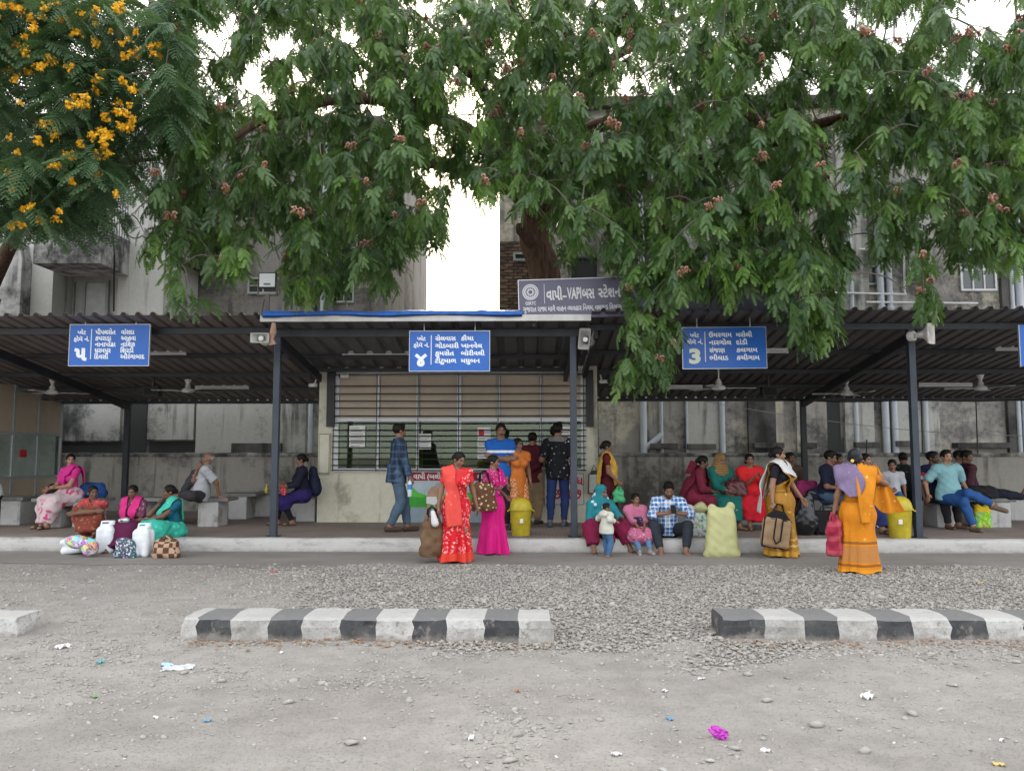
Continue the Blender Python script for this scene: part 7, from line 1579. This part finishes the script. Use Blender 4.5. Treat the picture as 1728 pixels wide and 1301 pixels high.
# ---- rain tree behind the ticket office
rt = empty('rain_tree', at(918, 700, Y=18.7) * 1.0, label='spreading tree with pink powder-puff flowers and drooping leaves over the canopies', cat='tree'); rt.location.z = 0
fork = at(903, 352, Y=18.5); base = Vector((rt.location.x + .05, 18.7, -.1))
tr_pts = [base, base.lerp(fork, .35) + Vector((.1, 0, 0)), at(918, 470, Y=18.65), at(905, 400, Y=18.55), fork]
m_ = len(tr_pts); nodes = limb(rt, tr_pts, .43, .34, 'trunk', 1)
LM = [[(820, 240, 16.6), (640, 170, 14), (480, 190, 12), (370, 250, 10.8)], [(850, 215, 16), (780, 110, 13.5), (700, 60, 11.5)], [(935, 250, 17), (1060, 200, 14.5), (1230, 190, 12.5), (1400, 250, 11.2)], [(960, 230, 16), (1020, 80, 13), (1060, 20, 11)], [(990, 270, 16.5), (1180, 270, 14), (1420, 200, 12.5), (1660, 160, 11.5)], [(800, 290, 17.5), (600, 265, 15.5), (420, 300, 13.5), (330, 400, 11.6)], [(1010, 300, 17), (1130, 330, 14), (1250, 380, 12), (1340, 470, 11.2)], [(870, 180, 18), (700, 20, 18.5)], [(940, 180, 18), (1180, 20, 18), (1500, -40, 17)], [(700, 200, 15.5), (560, 60, 14), (400, 30, 13)], [(1500, 240, 13.5), (1720, 280, 11.8)], [(1120, 360, 12.2), (1100, 520, 10.9), (1120, 600, 10.7)]]
for i, L in enumerate(LM):
    st = fork if i < 9 else min(nodes, key=lambda q: (q - at(*L[0][:2], Y=L[0][2])).length)
    nodes += limb(rt, [st] + [at(a, b, Y=c) for a, b, c in L], .24 if i < 9 else .1, .03, 'limb', i * 3 + 2)
stub = limb(rt, [at(905, 420, Y=18.4), at(885, 395, Y=18.1), at(874, 385, Y=18.0)], .2, .12, 'broken_limb', 40)
YB_X = [255, 275, 330, 400, 430, 450, 480, 500, 560, 600, 640, 690, 702, 722, 740, 760, 790, 820, 850, 880, 920, 935, 960, 1000, 1040, 1060, 1180, 1200, 1290, 1330, 1400, 1430, 1470, 1540, 1560, 1590, 1610, 1690, 1760, 1900]; YB_Y = [440, 505, 530, 515, 470, 450, 500, 525, 515, 495, 515, 460, 420, 440, 420, 335, 305, 335, 310, 360, 365, 420, 480, 500, 540, 550, 555, 495, 500, 575, 555, 450, 430, 440, 548, 540, 440, 450, 425, 440]
HOLES = [(355, 75, 42, 36), (470, 70, 38, 28), (430, 130, 28, 26), (590, 60, 22, 18), (320, 205, 18, 18), (550, 165, 24, 12), (390, 40, 25, 18), (505, 120, 18, 16), (995, 180, 20, 10), (1050, 85, 20, 20), (1065, 130, 24, 16), (1180, 165, 14, 10), (1320, 110, 18, 28), (1385, 175, 38, 20), (1372, 145, 18, 28), (1500, 45, 38, 30), (1440, 25, 22, 16), (1620, 130, 28, 20), (1660, 15, 75, 40), (1710, 150, 18, 14), (1412, 262, 20, 50), (1452, 385, 34, 38), (790, 170, 14, 16), (670, 130, 12, 12), (735, 300, 26, 22), (700, 330, 18, 20), (340, 470, 45, 22), (405, 505, 40, 14), (1010, 440, 22, 20), (1090, 430, 20, 22), (1200, 470, 20, 14), (1270, 500, 30, 14), (1480, 470, 55, 30), (1690, 480, 60, 40), (1580, 90, 18, 14), (1465, 150, 14, 18), (840, 130, 10, 12), (610, 330, 12, 10), (1540, 25, 25, 20), (250, 260, 20, 30)]
KEEP = [(868, 1056, 455, 548), (1141, 1322, 543, 640), (428, 476, 452, 540), (880, 930, 375, 470)]
def vis_ok(px, py, soft=0.):
    for a, b, c, d in KEEP:
        if a < px < b and c - 14 < py < d: return False
    if py > np.interp(px, YB_X, YB_Y) + soft: return False
    for cx_, cy_, rx, ry in HOLES:
        if ((px - cx_) / rx) ** 2 + ((py - cy_) / ry) ** 2 < .72: return False
    return True
rr = random.Random(21); tips = []; inst = []; flw = []; front = []
def cluster(p, n, sc, tint0, out, bases, pitch=(-.1, .9), up=.0):
    a0 = rr.uniform(0, 6.28)
    for k in range(n):
        az = a0 + k * 2.4 + rr.uniform(-.4, .4); B_ = basis(az, rr.uniform(*pitch), rr.uniform(-.5, .5)); s_ = sc * rr.uniform(.8, 1.25); q = np.array(p) + np.array([rr.uniform(-.1, .1), rr.uniform(-.1, .1), rr.uniform(-.12, .12)]) * sc
        e = q + B_[:, 0] * .13 * s_ + A3(0, 0, -.05); ex, ey = project(e[None]); t = min(1, max(0, tint0 + rr.gauss(0, .14)))
        out.append((rr.randrange(len(bases)), q, B_, s_, t, float(ex[0]), float(ey[0])))
def add_clusters(n, xr, yr, Yr, nf, sc, tint, dens=lambda x, y: 1, soft=0):
    c_ = 0; tries = 0
    while c_ < n and tries < n * 30:
        tries += 1; x, y = rr.uniform(*xr), rr.uniform(*yr)
        if rr.random() > dens(x, y): continue
        if not vis_ok(x, y + 12, soft): continue
        Yc = rr.uniform(*Yr); p = at(x, y, Y=Yc)
        if Yc > 11.1 and p.z < zroof(Yc, 3.5) + .35: Yc = rr.uniform(10.2, 10.9); p = at(x, y, Y=Yc)
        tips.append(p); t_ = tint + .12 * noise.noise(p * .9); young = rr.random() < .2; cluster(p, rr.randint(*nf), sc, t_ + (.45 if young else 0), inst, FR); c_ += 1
        if Yc < 12.5 and rr.random() < .3: flw.append(p + Vector((rr.uniform(-.08, .08), rr.uniform(-.15, 0), rr.uniform(.02, .16))))
def dlow(x, y): return (1 if y < 380 else .62) * (1 if 300 < x else .55)
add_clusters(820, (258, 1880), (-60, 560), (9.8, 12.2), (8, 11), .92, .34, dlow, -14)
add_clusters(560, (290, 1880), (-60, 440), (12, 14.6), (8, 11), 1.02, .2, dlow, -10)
add_clusters(355, (280, 1880), (-60, 330), (14.6, 18.5), (8, 11), 1.15, .1)  # farther layers get a darker tint: inner-crown shade put into leaf colour
for x, y in [(1062, 545), (1085, 530), (1110, 540), (1135, 545), (1100, 565), (1125, 570), (1090, 585), (1110, 590), (1068, 610), (1130, 585), (1140, 560), (1082, 612), (1060, 628), (1100, 612), (1048, 515), (1060, 495), (1050, 480), (1115, 612), (1095, 575), (1350, 535), (1370, 528), (1390, 540), (1348, 552), (1545, 500), (1570, 498), (1560, 485)] + [(rr.uniform(1062, 1345), rr.uniform(410, 472)) for _ in range(42)] + [(rr.uniform(1350, 1420), rr.uniform(430, 480)) for _ in range(8)]:
    p = at(x, y, Y=rr.uniform(10.4, 10.8)); tips.append(p); cluster(p, 8, .9, .45 + rr.uniform(-.2, .3), inst, FR)
    if rr.random() < .3: flw.append(p + Vector((0, -.1, .08)))
keepi = []
for i in inst:
    x, y = i[5], i[6]
    if (y > 545 and not (1143 < x < 1322 and y < 645)) or vis_ok(x, y, 8): keepi.append(i)
inst = keepi
inst.sort(key=lambda i: i[1][1] + .004 * abs(i[5] - 864)); near = [i for i in inst[:4000]]; rr.shuffle(near); leafs = near[:290]; ids_ = set(id(i) for i in leafs)
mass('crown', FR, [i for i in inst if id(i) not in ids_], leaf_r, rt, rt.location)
leaf_me = []
for k in range(6):
    for q, tv in enumerate((.15, .4, .8)):
        me = npmesh('leaf', FR[k][0], FR[k][1]); a_ = me.attributes.new('tint', 'FLOAT', 'POINT'); a_.data.foreach_set('value', np.full(len(FR[k][0]), tv, np.float32)); me.materials.append(leaf_r); leaf_me.append(me)
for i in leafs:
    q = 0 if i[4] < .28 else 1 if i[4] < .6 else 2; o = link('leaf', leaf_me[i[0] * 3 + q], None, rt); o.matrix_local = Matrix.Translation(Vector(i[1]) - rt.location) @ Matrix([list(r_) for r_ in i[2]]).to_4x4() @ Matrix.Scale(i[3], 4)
grow(rt, nodes, tips, twig_m)
def puff(seed):
    rs = np.random.default_rng(seed); V = []; F = []; m = []
    for hd in range(rs.integers(2, 5)):
        c = A3(rs.normal() * .03, rs.normal() * .03, rs.uniform(-.03, .03)); 
        for k in range(26):
            d = nrm(A3(rs.normal(), rs.normal(), abs(rs.normal()) * .8 - .1)); e = nrm(np.cross(d, rs.normal(size=3))) * .006; l = rs.uniform(.022, .038); n = len(V)
            V += [c - e * .6, c + e * .6, c + d * l * .62 + e, c + d * l * .62 - e, c + d * l + e * 1.5, c + d * l - e * 1.5]; F += [(n, n + 1, n + 2, n + 3), (n + 3, n + 2, n + 4, n + 5)]; m += [0, 1]
        for k in range(14):
            d = nrm(A3(rs.normal() * .5, rs.normal() * .5, -1)); e = nrm(np.cross(d, rs.normal(size=3))) * .009; l = rs.uniform(.03, .09); n = len(V); V += [c - e, c + e, c + d * l + e, c + d * l - e]; F.append((n, n + 1, n + 2, n + 3)); m.append(0)
    return V, F, m
pf0 = M('dried_flower', (.27, .15, .08), .9, .3, 40); pf1 = M('pink_stamen', (.72, .42, .38), .8, .25, 40); pms = []
for k in range(5):
    V, F, m = puff(k); me = npmesh('flower', V, F, False, m); me.materials.append(pf0); me.materials.append(pf1); pms.append(me)
flw = [p for p in flw if vis_ok(*[float(a[0]) for a in project(np.array([p[:]]))], 60) or p.z < 3.6][:260]
for p in flw: o = link('flower', rr.choice(pms), None, rt, p - rt.location, (rr.uniform(-.3, .3), rr.uniform(-.3, .3), rr.uniform(0, 6))); o.scale = (rr.uniform(.75, 1.15),) * 3

# ---- yellow flame tree at the left
ft = empty('flame_tree', (-12.6, 17.9, 0), label='dark feathery tree with clusters of bright yellow flowers', cat='tree')
f0 = Vector((-12.3, 17.8, 5.0)); nodes2 = limb(ft, [Vector((-12.6, 17.9, -.1)), Vector((-12.5, 17.9, 2.5)), f0], .36, .26, 'trunk', 3)
for i, L in enumerate([[(-20, 220, 14), (90, 205, 11.5), (200, 190, 10.2)], [(-60, 120, 13), (60, 60, 10.5), (200, 60, 9.8)], [(-40, 260, 14.5), (120, 280, 12.5), (260, 270, 12)], [(-100, 320, 12), (20, 330, 10.2)], [(0, 20, 14), (150, -20, 12), (280, 30, 12)], [(100, 230, 13.5), (240, 320, 13), (300, 360, 12.6)]]): nodes2 += limb(ft, [f0] + [at(a, b, Y=c) for a, b, c in L], .17, .025, 'limb', i * 5 + 50)
inst2 = []; tips2 = []; FX = [-40, 0, 60, 110, 140, 200, 235, 270, 300, 335, 345]; FY = [395, 400, 405, 395, 380, 330, 290, 250, 200, 120, 0]
def ok2(x, y): return y < np.interp(x, FX, FY) and not any(((x - a) / c_) ** 2 + ((y - b) / d_) ** 2 < 1 for a, b, c_, d_ in ((45, 205, 14, 12), (60, 225, 22, 10), (230, 255, 18, 14), (232, 22, 18, 12), (8, 190, 12, 12), (330, 40, 30, 60)))
c_ = 0
while c_ < 250:
    x, y = rr.uniform(-60, 345), rr.uniform(-30, 405)
    if not ok2(x, y + 25): continue
    Yc = rr.uniform(8.8, 10.6) if rr.random() < .55 else rr.uniform(10.6, 13.5); p = at(x, y, Y=Yc); tips2.append(p); cluster(p, 9, 1.0, .35 + .2 * noise.noise(p) - .25 * (Yc > 11.5), inst2, FP, (-.15, .6)); c_ += 1
for k in range(70):                                       # loose dark sprays towards the middle
    x, y = rr.uniform(190, 345), rr.uniform(180, 410)
    if rr.random() < .5 * (y > 300 and x < 240): continue
    p = at(x, y, Y=rr.uniform(11.5, 13.5)); tips2.append(p); cluster(p, 4, .6, .1, inst2, FP, (0, .9))
inst2 = [i for i in inst2 if i[5] < 352]
inst2.sort(key=lambda i: i[1][1]); near2 = inst2[:900]; rr.shuffle(near2); lf2 = near2[:280]; ids2 = set(id(i) for i in lf2)
mass('crown', FP, [i for i in inst2 if id(i) not in ids2], leaf_p, ft, ft.location); lme = []
for k in range(5):
    for tv in (.1, .35, .7):
        me = npmesh('leaf', FP[k][0], FP[k][1]); a_ = me.attributes.new('tint', 'FLOAT', 'POINT'); a_.data.foreach_set('value', np.full(len(FP[k][0]), tv, np.float32)); me.materials.append(leaf_p); lme.append(me)
for i in lf2:
    q = 0 if i[4] < .25 else 1 if i[4] < .5 else 2; o = link('leaf', lme[i[0] * 3 + q], None, ft); o.matrix_local = Matrix.Translation(Vector(i[1]) - ft.location) @ Matrix([list(r_) for r_ in i[2]]).to_4x4() @ Matrix.Scale(i[3], 4)
grow(ft, nodes2, tips2, twig_m)
ypet = M('yellow_petals', (.75, .4, .008), .7, .25, 30, 0, 0); yms = []
for k in range(4):
    rs = np.random.default_rng(k + 70); V = []; F = []
    for hd in range(26):
        c = A3(rs.normal() * .027, rs.normal() * .024, rs.uniform(-.04, .04)); ax = nrm(A3(rs.normal(), -1 + rs.normal() * .6, rs.normal()))
        u = nrm(np.cross(ax, A3(.2, .1, 1))); w = np.cross(ax, u)
        for j in range(5):
            an = j * 1.2566; d = u * math.cos(an) + w * math.sin(an); e = np.cross(ax, d) * .007; n = len(V); V += [c - e * .3, c + e * .3, c + d * .02 + e + ax * .006, c + d * .02 - e + ax * .006]; F.append((n, n + 1, n + 2, n + 3))
    me = npmesh('flower', V, F); me.materials.append(ypet); yms.append(me)
for (x, y, n, r_) in ((140, 170, 6, 22), (205, 190, 7, 22), (195, 210, 4, 16), (170, 215, 4, 14), (240, 90, 6, 24), (225, 70, 4, 16), (40, 88, 2, 9), (65, 112, 2, 8), (12, 95, 2, 8), (135, 310, 4, 13), (95, 368, 3, 12), (72, 370, 1, 5), (30, 378, 2, 8), (45, 350, 2, 8), (15, 302, 2, 7), (120, 262, 3, 12), (162, 262, 2, 7), (30, 260, 1, 6), (140, 20, 5, 22), (90, 10, 4, 20), (20, 12, 4, 20), (60, 45, 3, 12), (170, 130, 2, 8), (225, 148, 1, 5), (175, 240, 2, 8), (260, 80, 2, 8), (120, 110, 3, 10), (205, 15, 2, 10), *[(rr.uniform(0, 250), rr.uniform(5, 330), 1, 3) for _ in range(34)], (160, 70, 2, 8), (70, 240, 2, 8), (95, 278, 2, 6), (100, 40, 2, 10)):
    for k in range(n):
        p = at(x + rr.gauss(0, r_ * .6), y + rr.gauss(0, r_ * .6), Y=rr.uniform(8.6, 9.2)); o = link('flower', rr.choice(yms), None, ft, p - ft.location, (rr.uniform(-.4, .4), rr.uniform(-.4, .4), rr.uniform(0, 6))); o.scale = (rr.uniform(.6, 1.0),) * 3
